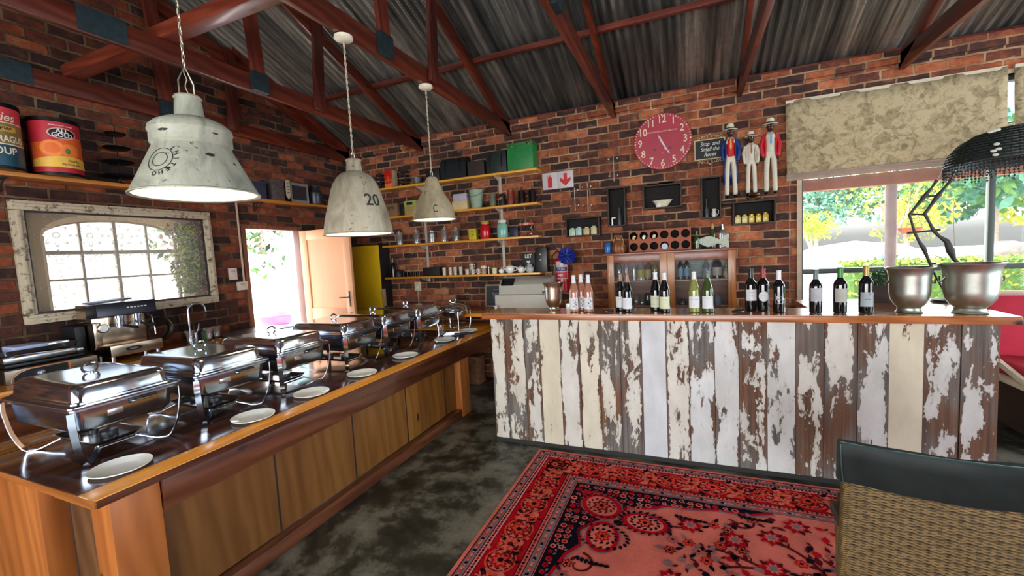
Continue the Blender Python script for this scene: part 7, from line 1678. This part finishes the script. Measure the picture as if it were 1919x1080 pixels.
# clay wine rack, six by two
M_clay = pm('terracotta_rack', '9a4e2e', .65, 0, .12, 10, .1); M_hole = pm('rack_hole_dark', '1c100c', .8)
a, b2 = at(1178, 440, Y=4.86), at(1295, 440, Y=4.86); rwid = b2.x-a.x; rh = at(1236, 430, Y=4.86).z-TZc
t = thing('wine_rack', 'terracotta wine rack with twelve round holes on top of the display cabinet', 'wine rack', (a.x, 4.86, TZc+.0005))
b = MB().use(M_clay); bm = b.bm; cw, chh = rwid/6, rh/2; rr_ = min(cw, chh)*.41
for i in range(6):
    for j in range(2):
        cx_, cz_ = (i+.5)*cw, (j+.5)*chh; n = 24; ci, sq_ = [], []
        for k in range(n):
            an = 2*math.pi*k/n; dx, dz = math.cos(an), math.sin(an); m_ = max(abs(dx), abs(dz))
            ci.append(bm.verts.new((cx_+rr_*dx, 0, cz_+rr_*dz))); sq_.append(bm.verts.new((cx_+cw/2*dx/m_, 0, cz_+chh/2*dz/m_)))
        inn = [bm.verts.new((v.co.x, .20, v.co.z)) for v in ci]
        for k in range(n):
            l = (k+1) % n
            f = bm.faces.new((sq_[k], sq_[l], ci[l], ci[k])); f.material_index = b.cur
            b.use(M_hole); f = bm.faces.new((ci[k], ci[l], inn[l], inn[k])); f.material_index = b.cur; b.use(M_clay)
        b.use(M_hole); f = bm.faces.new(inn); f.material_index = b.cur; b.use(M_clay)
for A_, B_ in (((0, 0, rh), (rwid, .21, rh)), ((0, 0, 0), (rwid, .21, 0))): b.prism([(A_[0], 0), (B_[0], 0), (B_[0], .21), (A_[0], .21)], .001, (0, 0, A_[2]), (1, 0, 0), (0, 1, 0))
b.prism([(0, 0), (.21, 0), (.21, rh), (0, rh)], .001, (0, 0, 0), (0, 1, 0), (0, 0, 1)); b.prism([(0, 0), (.21, 0), (.21, rh), (0, rh)], .001, (rwid-.001, 0, 0), (0, 1, 0), (0, 0, 1)); b.prism([(0, 0), (rwid, 0), (rwid, rh), (0, rh)], .001, (0, .211, 0), (1, 0, 0), (0, 0, 1))
b.build('block', t)
for (i, j, c, lb) in ((0, 1, 'b08a3c', 'bottle neck with an ochre cap in the first upper hole of the wine rack'), (1, 1, 'd8d4cc', 'bottle neck with a white cap in the second upper hole of the wine rack'), (2, 1, 'c09a80', 'bottle neck with a tan cap in the third upper hole of the wine rack'), (3, 0, '5a6470', 'bottle with a grey blue base in the fourth lower hole of the wine rack')):
    x, z = a.x+(i+.5)*cw, TZc+(j+.5)*chh-rr_+.034
    if j: 
        b = MB().use(pm('cap_'+c, c, .4)); b.cyl((0, -.012, -.012), (0, .03, -.012), .0165); b.use(G_dark).cyl((0, .031, -.012), (0, .06, -.012), .0145); b.cyl((0, .0605, -.0), (0, .16, .0), .018, .033); o = b.build('racked_bottle')
    else: b = MB().use(pm('cap_'+c, c, .25, .3)); b.cyl((0, .03, 0), (0, .16, 0), .033); o = b.build('racked_bottle')
    o.location = (x, 4.862, z); tag(o, lb, 'wine bottle', 'bottles lying in the wine rack')
# sack, blue can
t = thing('drawstring_sack', 'shiny brown drawstring sack beside the wine rack', 'sack', (offc(1160), 4.90, TZc+.0005))
b = MB().use(pm('copper_cloth', '8a5430', .4, .25, .35, 18, .6))
n = 28; prf = [(0, 0), (.062, 0), (.078, .04), (.072, .09), (.045, .135), (.024, .155), (.03, .18), (.042, .20), (.0, .165)]
rings = []
for r, z in prf: rings.append([b.bm.verts.new((r*(1+.10*math.sin(k*2.3+z*40))*math.cos(2*math.pi*k/n), r*.75*(1+.10*math.sin(k*3.1))*math.sin(2*math.pi*k/n), z)) for k in range(n)])
for r0, r1 in zip(rings, rings[1:]):
    for k in range(n): f = b.bm.faces.new((r0[k], r0[(k+1) % n], r1[(k+1) % n], r1[k])); f.material_index = b.cur
b.build('bag', t)
b = MB().use(pm('sack_string', 'b89a72', .7)); b.tube([(.026*math.cos(q), .02*math.sin(q), .155) for q in [2*math.pi*k/14 for k in range(14)]], .004, 6, True); b.tube([(.02, -.02, .155), (.04, -.05, .19), (.06, -.055, .13), (.05, -.06, .07)], .003, 5); b.tube([(-.01, -.02, .155), (-.03, -.05, .20), (-.05, -.055, .12)], .003, 5); b.build('string', t)
t = thing('blue_can', 'small bright blue can at the left end of the cabinet top', 'can', (offc(1140), 4.86, TZc+.0005))
b = MB().use(pm('can_blue', '2a6ab4', .3, .2)); b.lathe([(0, 0), (.03, 0), (.033, .006), (.033, .115), (.028, .122), (0, .12)], seg=24); b.build('body', t)
b = MB().use(M_ss2); b.lathe([(.029, .1225), (.026, .125), (0, .1228)], seg=20); b.build('lid', t)
mirror_bottle('gin_bottle', (offc(1306), 4.90, TZc+.0005), 'bordeaux', G_green, CG, pm('label_mint', 'a9cfae', .5), 'green bottle with a mint label left of the fish plate', None, (.01, .12), .62)
mirror_bottle('gin_bottle', (offc(1337), 5.02, TZc+.0005), 'bordeaux', G_green, pm('cork_tan', 'b08a62', .7), None, 'green corked bottle standing behind the fish plate', None, scale=.86)
mirror_bottle('gin_bottle', (offc(1356), 5.03, TZc+.0005), 'bordeaux', G_gl, M_ss2, None, 'clear bottle standing behind the tail of the fish plate', None, scale=.82)
t = thing('fish_plate', 'pale fish-shaped ceramic plate leaning on bottles on the cabinet top', 'plate', (offc(1334, 450, 4.92), 4.93, TZc+.001)); t.rotation_euler[0] = -.25; t.rotation_euler[1] = .06
k_ = 1.35
out = [(-.105, .075), (-.09, .10), (-.05, .125), (-.02, .135), (.0, .125), (.03, .11), (.05, .095), (.075, .12), (.10, .16), (.115, .15), (.112, .09), (.12, .01), (.11, .002), (.07, .035), (.045, .055), (.02, .04), (-.01, .02), (-.03, .012), (-.06, .03), (-.09, .05)]
out = [(x*k_, z*.98) for x, z in out]
b = MB().use(pm('fish_cream', 'b9bfae', .35, 0, .15, 30)); b.prism(out, .012, (0, .0, 0), (1, 0, 0), (0, 0, 1)); b.build('body', t)
b = MB().use(pm('fish_beige', 'c4b489', .4, 0, .2, 30)); b.prism([(x*.55-.045, .035+z*.6) for x, z in out[:7]+out[15:]], .002, (0, -.0025, 0), (1, 0, 0), (0, 0, 1)); b.build('painted_side', t)
b = MB().use(M_ink)
for x, z in ((-.10, .09), (-.06, .10), (-.03, .08), (-.07, .06), (-.02, .055)): b.lathe([(.005, 0), (0, .002)], (x, -.0005 if z < .03 else -.003, z), 10, Matrix.Rotation(math.radians(90), 3, 'X'))
b.build('spots', t)
b = MB().use(pm('fish_red_line', 'a05a4a', .5)); b.tube([(x, -.001, z) for x, z in out[6:15]], .0018, 4); b.build('tail_rim', t)
# inside the cabinet
def cabb(u, shelf, h, r, m, cap, lab, label, name='liqueur_bottle', y=4.93, prof=None, cat='bottle'):
    z = CZ0+.0205 if not shelf else CZ0+CH*.50+.0165
    x = at(u, 500 if shelf else 560, Y=y).x; t = thing(name, label, cat, (x, y, z), 0, 'bottles and glasses inside the display cabinet')
    b = MB().use(m); b.lathe(prof or [(0, .003), (r, 0), (r, h*.58), (r*.8, h*.68), (r*.32, h*.78), (r*.32, h*.96), (0, h*.965)], seg=22); b.build('glass', t)
    if cap: b = MB().use(cap); b.lathe([(r*.37, h*.90), (r*.37, h), (0, h)], seg=14); b.lathe([(r*.37, h*.9), (0, h*.899)], seg=14) if False else None; b.build('cap', t)
    if lab:
        b = MB().use(lab); b.lathe([(r+.0008, h*.12), (r+.0008, h*.46)], seg=24); b.build('label', t)
    return t
LB = pm('label_blue_pale', '7f96b4', .5); LY = pm('label_yellow', 'b8a450', .5); LD = pm('label_tan', 'b0a07c', .5)
for i, a_ in enumerate([(1160, 1, .24, .03, G_gl, M_ss2, None, 'clear slim bottle at the far left inside the cabinet'), (1173, 1, .25, .028, G_gl, CO, None, 'clear bottle with an ochre cap, second inside the cabinet'),
    (1188, 1, .235, .026, G_gl, None, None, 'clear bottle left of the yellow labelled decanter'), (1201, 1, .25, .04, G_gl, M_ss2, LY, 'round bottle with a yellow label in the left half of the cabinet'),
    (1214, 1, .245, .033, tintglass('amber_glass', (.8, .5, .2), (.4, .2, .06), .4), CBk, LD, 'amber bottle with a tan label behind the left glass door'), (1227, 1, .24, .03, tintglass('amber_glass2', (.85, .65, .3), (.45, .3, .1), .4), CO, None, 'honey coloured bottle near the cabinet middle stile'),
    (1275, 1, .24, .028, G_dark, None, LB, 'dark bottle with a blue label at the left of the right door'), (1287, 1, .25, .028, G_dark, None, LB, 'second dark bottle with a blue label in the right half'),
    (1323, 1, .22, .03, G_gl, M_ss2, LB, 'clear bottle with a bluish label behind the green wine bottle'), (1344, 1, .25, .045, G_dark, CBk, pm('label_pinkish', 'b9a9a4', .5), 'square dark bottle with a large pale label in the right half'),
    (1361, 1, .15, .03, tintglass('lime_glass', (.7, .75, .5), (.4, .42, .25), .5), None, LD, 'short pale bottle at the right edge of the cabinet')]):
    cabb(*a_)
for i, (u, h, m) in enumerate(((1192, .12, G_gl), (1203, .10, G_gl), (1214, .16, G_dark), (1279, .09, G_dark), (1296, .07, LB), (1346, .12, LB))):
    cabb(u, 0, h, .03, m, None, None, 'low jar on the cabinet floor, '+['far left behind the white labels', 'beside the first, behind the left door', 'dark one near the cream label bottles', 'dark one left in the right half', 'pale blue one before the pale wine', 'blue one right of the green wine bottle'][i], 'small_jar', 4.9, [(0, 0), (.03, 0), (.03, h*.8), (.02, h), (0, h)], 'jar')
t = thing('emblem_plate', 'round dark plate with pale rings standing in the right half of the cabinet', 'plate', (at(1306, 500, Y=5.0).x, 5.03, CZ0+CH*.5+.018))
b = MB().use(pm('plate_dark', '1e2826', .3)); b.lathe([(0, 0), (.13, 0), (.132, .008), (0, .01)], (0, 0, .132), 40, Matrix.Rotation(math.radians(90), 3, 'X')); b.build('disc', t)
b = MB().use(pm('plate_ring', '8a9a94', .5))
for r in (.115, .07): b.lathe([(r, .0), (r, .003), (r-.006, .003), (r-.006, 0)], (0, -.0102, .132), 40, Matrix.Rotation(math.radians(90), 3, 'X'))
for z in (.10, .125, .15): b.span((-.05, -.0125, z), (.05, -.0105, z+.008))
b.build('ring_print', t)

# ================================================================== roman blinds
N = NT('blind_fabric'); v = N.co()
n1 = N.noise(N.co(scale=(1, 0, 1)), 7, 5, .6, 1.6); n2 = N.noise(v, 22, 4, .6, 1.); n3 = N.noise(v, 260, 2)
g = N.math('ADD', N.math('MULTIPLY', N.step(n1, .50, .56), .6), N.math('MULTIPLY', N.step(n2, .5, .6), .5))
bc = N.ramp(g, [(0, hexc('cabb98')), (.5, hexc('b5a683')), (1, hexc('988a6c'))]); bc = N.mix(.4, bc, N.ramp(n3, [(.3, (.75, .75, .75)), (.7, (1.15, 1.15, 1.15))]), 'MULTIPLY')
N.set(base=bc, rough=.9, spec=.1); tl = N.n('BsdfTranslucent'); N.L(bc, tl.inputs[0]); mx = N.n('MixShader'); mx.inputs[0].default_value = .22; N.L(N.b.outputs[0], mx.inputs[1]); N.L(tl.outputs[0], mx.inputs[2]); N.L(mx.outputs[0], N.out.inputs[0]); M_blind = N.m
M_hem = pm('blind_hem', 'a08a7a', .8, 0, .1)
def blind(x0, x1, label):
    t = thing('roman_blind', label, 'blind', (x0, YB, 0), 0, 'patterned roman blinds over the bar window'); w = x1-x0
    b = MB().use(M_blind)
    prof = [(-.025, 3.005), (-.030, 2.9), (-.036, 2.75), (-.045, 2.6), (-.060, 2.46), (-.075, 2.425), (-.066, 2.41), (-.05, 2.42)]
    prof2 = [(-.048, 2.44), (-.058, 2.40), (-.075, 2.345), (-.082, 2.31), (-.070, 2.295), (-.05, 2.30)]
    for pf in (prof, prof2):
        nx = 30; rows = [[b.bm.verts.new((w*i/nx, y+.004*math.sin(i*.9+z*5), z)) for i in range(nx+1)] for y, z in pf]
        for r0, r1 in zip(rows, rows[1:]):
            for i in range(nx): f = b.bm.faces.new((r0[i], r0[i+1], r1[i+1], r1[i])); f.material_index = b.cur
    o = b.build('fabric', t); sd = o.modifiers.new('cloth', 'SOLIDIFY'); sd.thickness = .003
    b = MB().use(M_hem)
    for z, y in ((2.282, -.062), (2.258, -.056)): b.span((0, y-.01, z-.006), (w, y, z+.006), .002)
    b.span((0, -.056, 2.225), (w, -.048, 2.30)); b.build('hem_folds', t)
    b = MB().use(pm('headrail', 'c8bfa8', .5)); b.span((0, -.03, 2.985), (w, -.003, 3.012)); b.build('head_rail', t)
bx0 = at(1473, 200, Y=5.07).x; bx1 = at(1889, 180, Y=5.07).x; bx2 = at(1902, 180, Y=5.07).x
blind(bx0, bx1, 'wide beige patterned roman blind over the left part of the bar window'); blind(bx2, bx2+1.6, 'beige patterned roman blind at the right edge, behind the dark lampshade')
b = MB().use(M_wire); b.tube([(bx0+.03, YB-.03, 2.22), (bx0+.031, YB-.03, 1.0)], .0018, 4); tag(b.build('blind_cord'), 'thin pull cord hanging from the left end of the blind', 'cord')

# ================================================================== driftwood arm lamp on the bar
LYp = 3.93
pc0 = at(1903, 300, Y=LYp); pt0 = at(1900, 236, Y=LYp); Rl = (pc0.x-at(1778, 300, Y=LYp).x); hD = pt0.z-pc0.z
q0 = at(1775, 557, Y=LYp)
t = thing('arm_lamp', 'tall driftwood arm lamp with a dark beaded dome shade on the bar', 'lamp', (q0.x, LYp, 1.1503))
M_bead = pm('dark_beads', '1b2624', .45, .1, .4, 60, .8); M_drift = pm('driftwood', '2e2a24', .6, 0, .35, 16, .6)
O = Vector(t.location)
b = MB().use(M_bead); C0 = pc0-O
prof = [(Rl, 0), (Rl*.99, hD*.12), (Rl*.93, hD*.36), (Rl*.80, hD*.60), (Rl*.58, hD*.82), (Rl*.3, hD*.95), (.03, hD)]
b.lathe(prof, C0, 56); b.lathe([(r-.012, z-.01) for r, z in prof], C0, 56)
for i in range(12): 
    f_ = i/12; r = float(np.interp(f_, [0, .12, .36, .6, .82, .95, 1], [1, .99, .93, .8, .58, .3, .06]))*Rl
    b.tube([(C0.x+r*math.cos(q), C0.y+r*math.sin(q), C0.z+hD*f_) for q in [2*math.pi*k/60 for k in range(60)]], .006, 5, True)
for k in range(60):
    q = 2*math.pi*k/60; b.tube([(C0.x+(r+.002)*math.cos(q), C0.y+(r+.002)*math.sin(q), C0.z+z) for r, z in prof], .004, 4)
sh_ = b.build('dome_shade', t)
b = MB().use(M_bead); random.seed(5)
for k in range(96):
    q = 2*math.pi*k/96; L = random.choice((2, 3, 4, 5)); x, y = C0.x+Rl*math.cos(q), C0.y+Rl*math.sin(q)
    b.tube([(x, y, C0.z), (x, y, C0.z-.022*L)], .0015, 4)
    for j in range(L): b.lathe([(0, -.008), (.007, -.003), (.007, .003), (0, .008)], (x+random.uniform(-.003, .003), y, C0.z-.012-.02*j), 6)
b.build('bead_fringe', sh_)
for (u, v) in ((1868, 270), (1872, 279), (1862, 283), (1866, 290), (1863, 245), (1870, 243), (1856, 247)):
    p_ = at(u, v, Y=LYp-Rl*.86) - O; b = MB().use(pm('shell_white', 'b9bdae', .4)); b.sphere(p_, .012, (1.3, .5, .8), 6); b.build('shell_flower', sh_)
def pj(u, v): return at(u, v, Y=LYp)-O
ra = [(1748, 505), (1738, 483), (1731, 466), (1722, 452), (1714, 436), (1708, 415), (1704, 403), (1716, 388), (1733, 368), (1746, 352), (1756, 338)]
rb2 = [(1800, 498), (1788, 486), (1781, 470), (1774, 452), (1760, 443), (1750, 433), (1741, 416), (1733, 401), (1744, 386), (1757, 368), (1772, 350), (1784, 336)]
for k_, (pts, rad) in enumerate(((ra, [.010, .009, .015, .009, .009, .007, .010, .009, .015, .007, .011]), (rb2, [.013, .012, .024, .017, .010, .012, .008, .013, .010, .016, .007, .014]))):
    b = MB().use(M_drift); b.tube([pj(*p) for p in pts], rad, 10); b.build('arm', t)
for p, q in (((1700, 437), (1762, 431)), ((1704, 402), (1735, 402)), ((1728, 368), (1764, 367)), ((1744, 494), (1806, 496)), ((1744, 500), (1775, 557))):
    b = MB().use(M_drift); b.tube([pj(*p), pj((p[0]+q[0])/2, (p[1]+q[1])/2), pj(*q)], [.008, .006, .008], 8); b.build('rung', t)
b = MB().use(M_drift); b.lathe([(0, 0), (.09, 0), (.08, .018), (.02, .03), (0, .03)], (0, 0, 0), 24); b.build('base', t)
b = MB().use(M_wire); b.tube([pj(1756, 338), pj(1776, 300)], .0018, 4); b.tube([pj(1784, 336), pj(1800, 300)], .0018, 4); b.tube([pj(1790, 490), pj(1787, 400), pj(1789, 380), pj(1797, 376)], .002, 4); b.build('wire', t)
# planter with small leafed plant
q = at(1672, 561, Z=1.15)
t = thing('potted_plant', 'bushy small-leaved green plant in a dark wooden box on the bar', 'potted plant', (at(1672, 555, Y=3.95).x, 3.97, 1.1503))
b = MB().use(wood('planter_wood', ('2c1c18', '44302a', '5c443c'), 'x', .7)); b.span((-.13, -.075, 0), (.13, .075, .13), .003); b.build('wooden_box', t)
b = MB()
def pt_():
    d = Vector((random.gauss(0, 1), random.gauss(0, 1), abs(random.gauss(0, .8)))).normalized(); return Vector((0.01, 0, .13))+Vector((d.x*.19, d.y*.10, d.z*.14))*random.uniform(.45, 1)
leafy(b, pt_, 1500, .013, [pm('herb_leaf', (.05, .16, .07, 1), .5, 0, .3), pm('herb_leaf2', (.09, .2, .10, 1), .5, 0, .3)]); b.build('foliage', t, False)

# ================================================================== wicker chair in the foreground
wt = thing('wicker_chair', 'woven wicker chair with a dark green leather band over its back, cropped at the right', 'chair', (.835, 1.93, .0195), -.02)
M_wk = pm('wicker_cane', '665230', .55, 0, .3, 40, .3); M_wk2 = pm('wicker_cane_dark', '3c2f1a', .6, 0, .3, 40, .3); M_lea = pm('dark_green_leather', '0a1615', .55, 0, .3, 14, .2, spec=.25); M_piping = pm('leather_piping', '24403c', .3)
hw_ = .33; zt_, zb_ = .912, .34; yb_ = -.175
def yb(x, z): return yb_-.045*(1-(x/hw_)**2)+ (zt_-z)*.10
b = MB(); rows_ = 84; n = 57
for j in range(rows_):
    z = zb_+(zt_-.14-zb_)*j/(rows_-1); b.use(M_wk if j % 5 else M_wk2)
    pts = []
    for i in range(n): x = -hw_+2*hw_*i/(n-1); pts.append((x, yb(x, z)+(.0042 if (i//2+j) % 2 else -.0042)*(1 if i % 2 == 0 else 0), z))
    b.tube(pts, .0033, 5)
b.build('woven_back', wt)
for i in range(15):
    x = -hw_+2*hw_*i/14; b = MB().use(M_wk2); b.tube([(x, yb(x, z), z) for z in (zb_-.02, .5, .7, zt_-.12)], .0045, 6); b.build('stake', wt)
for s in (-1, 1):
    b = MB().use(M_wk); b.tube([(s*(hw_+.004), yb(s*hw_, z)+.006, z) for z in (.0, .3, .6, zt_-.02)], .012, 10)
    for j in range(60): z = .33+.0085*j; b.tube([(s*(hw_+.004)+.015*math.cos(q), yb(s*hw_, z)+.006+.015*math.sin(q), z+.0006*k) for k, q in enumerate([2*math.pi*k/9 for k in range(10)])], .0028, 4) if z < zt_-.14 else None
    b.build('back_post', wt)
# leather band wrapped over the top of the back
b = MB().use(M_lea); nx = 34
prof = [(-.018, -.145), (-.020, -.10), (-.021, -.05), (-.020, -.012), (-.012, .004), (.006, .006), (.018, -.006), (.021, -.05), (.020, -.145)]
rows = []
for dy, dz in prof: rows.append([b.bm.verts.new((x, yb(x, zt_)+dy-(-dz)*-.10+.003*math.sin(x*31+dz*9), zt_+dz-.012*(1-abs(x/hw_))*0+.0025*math.sin(x*17))) for x in [(-hw_-.03)+2*(hw_+.03)*i/nx for i in range(nx+1)]])
for r0, r1 in zip(rows, rows[1:]):
    for i in range(nx): f = b.bm.faces.new((r0[i], r0[i+1], r1[i+1], r1[i])); f.material_index = b.cur
for e_ in (0, nx): f = b.bm.faces.new([r[e_] for r in rows]); f.material_index = b.cur
lb_ = b.build('leather_band', wt)
b = MB().use(M_piping); b.tube([(x, yb(x, zt_)-.014, zt_+.003) for x in [(-hw_-.03)+2*(hw_+.03)*i/30 for i in range(31)]], .0032, 6); b.tube([(-hw_-.031, yb(-hw_, zt_)-.014, zt_), (-hw_-.030, yb(-hw_, zt_)-.022, zt_-.07), (-hw_-.020, yb(-hw_, zt_)-.004, zt_-.145)], .0025, 5); b.build('piping', lb_)
b = MB().use(M_wk2); b.span((-hw_+.05, -.10, .40), (hw_-.02, .30, .45), .012); b.build('seat', wt)
b = MB().use(M_lea); b.span((-hw_+.07, -.09, .455), (hw_-.04, .29, .50), .02); b.build('seat_cushion', wt)
for s in (-1, 1): b = MB().use(M_wk); b.tube([(s*(hw_-.09), .26, 0), (s*(hw_-.08), .26, .40)], .018, 10); b.build('leg', wt)

# ================================================================== red sofa beyond the bar
t = thing('red_sofa', 'red cushioned sofa with a cream frame beyond the right end of the bar', 'sofa', (3.15, 4.55, 0))
M_redc = pm('crimson_cushion', 'b01230', .75, 0, .12, 12, .3); M_fr_c = pm('cream_frame', 'cfc0a8', .5)
b = MB().use(M_redc); b.span((-.85, -.42, .48), (.85, .22, .60), .03); b.build('seat_cushion', t)
b = MB().use(M_redc); b.box((-.43, .30, .83), (.84, .16, .52), Matrix.Rotation(-.16, 3, 'X'), .05); b.build('back_cushion', t)
b = MB().use(M_redc); b.box((.43, .30, .83), (.84, .16, .52), Matrix.Rotation(-.16, 3, 'X'), .05); b.build('back_cushion', t)
b = MB().use(M_fr_c); b.span((-.90, -.44, .44), (.90, .40, .478), .004); b.build('seat_frame', t)
b = MB().use(M_fr_c); b.beam((-.88, .41, .44), (-.93, .47, 1.10), .035, .035, (0, 1, 0)); b.beam((.88, .41, .44), (.93, .47, 1.10), .035, .035, (0, 1, 0)); b.beam((-.93, .47, 1.09), (.93, .47, 1.09), .035, .035); b.beam((-.90, -.40, .48), (-.90, .40, .70), .03, .04); b.build('back_frame', t)
for x in (-.86, .86):
    for y in (-.40, .36): b = MB().use(M_fr_c); b.span((x-.022, y-.022, 0), (x+.022, y+.022, .438)); b.build('leg', t)
b = MB().use(pm('dark_under_seat', '3a2c24', .6)); b.span((-.82, -.36, .06), (.82, .32, .40)); b.build('under_seat_block', t)  # plain dark block filling the space under the seat
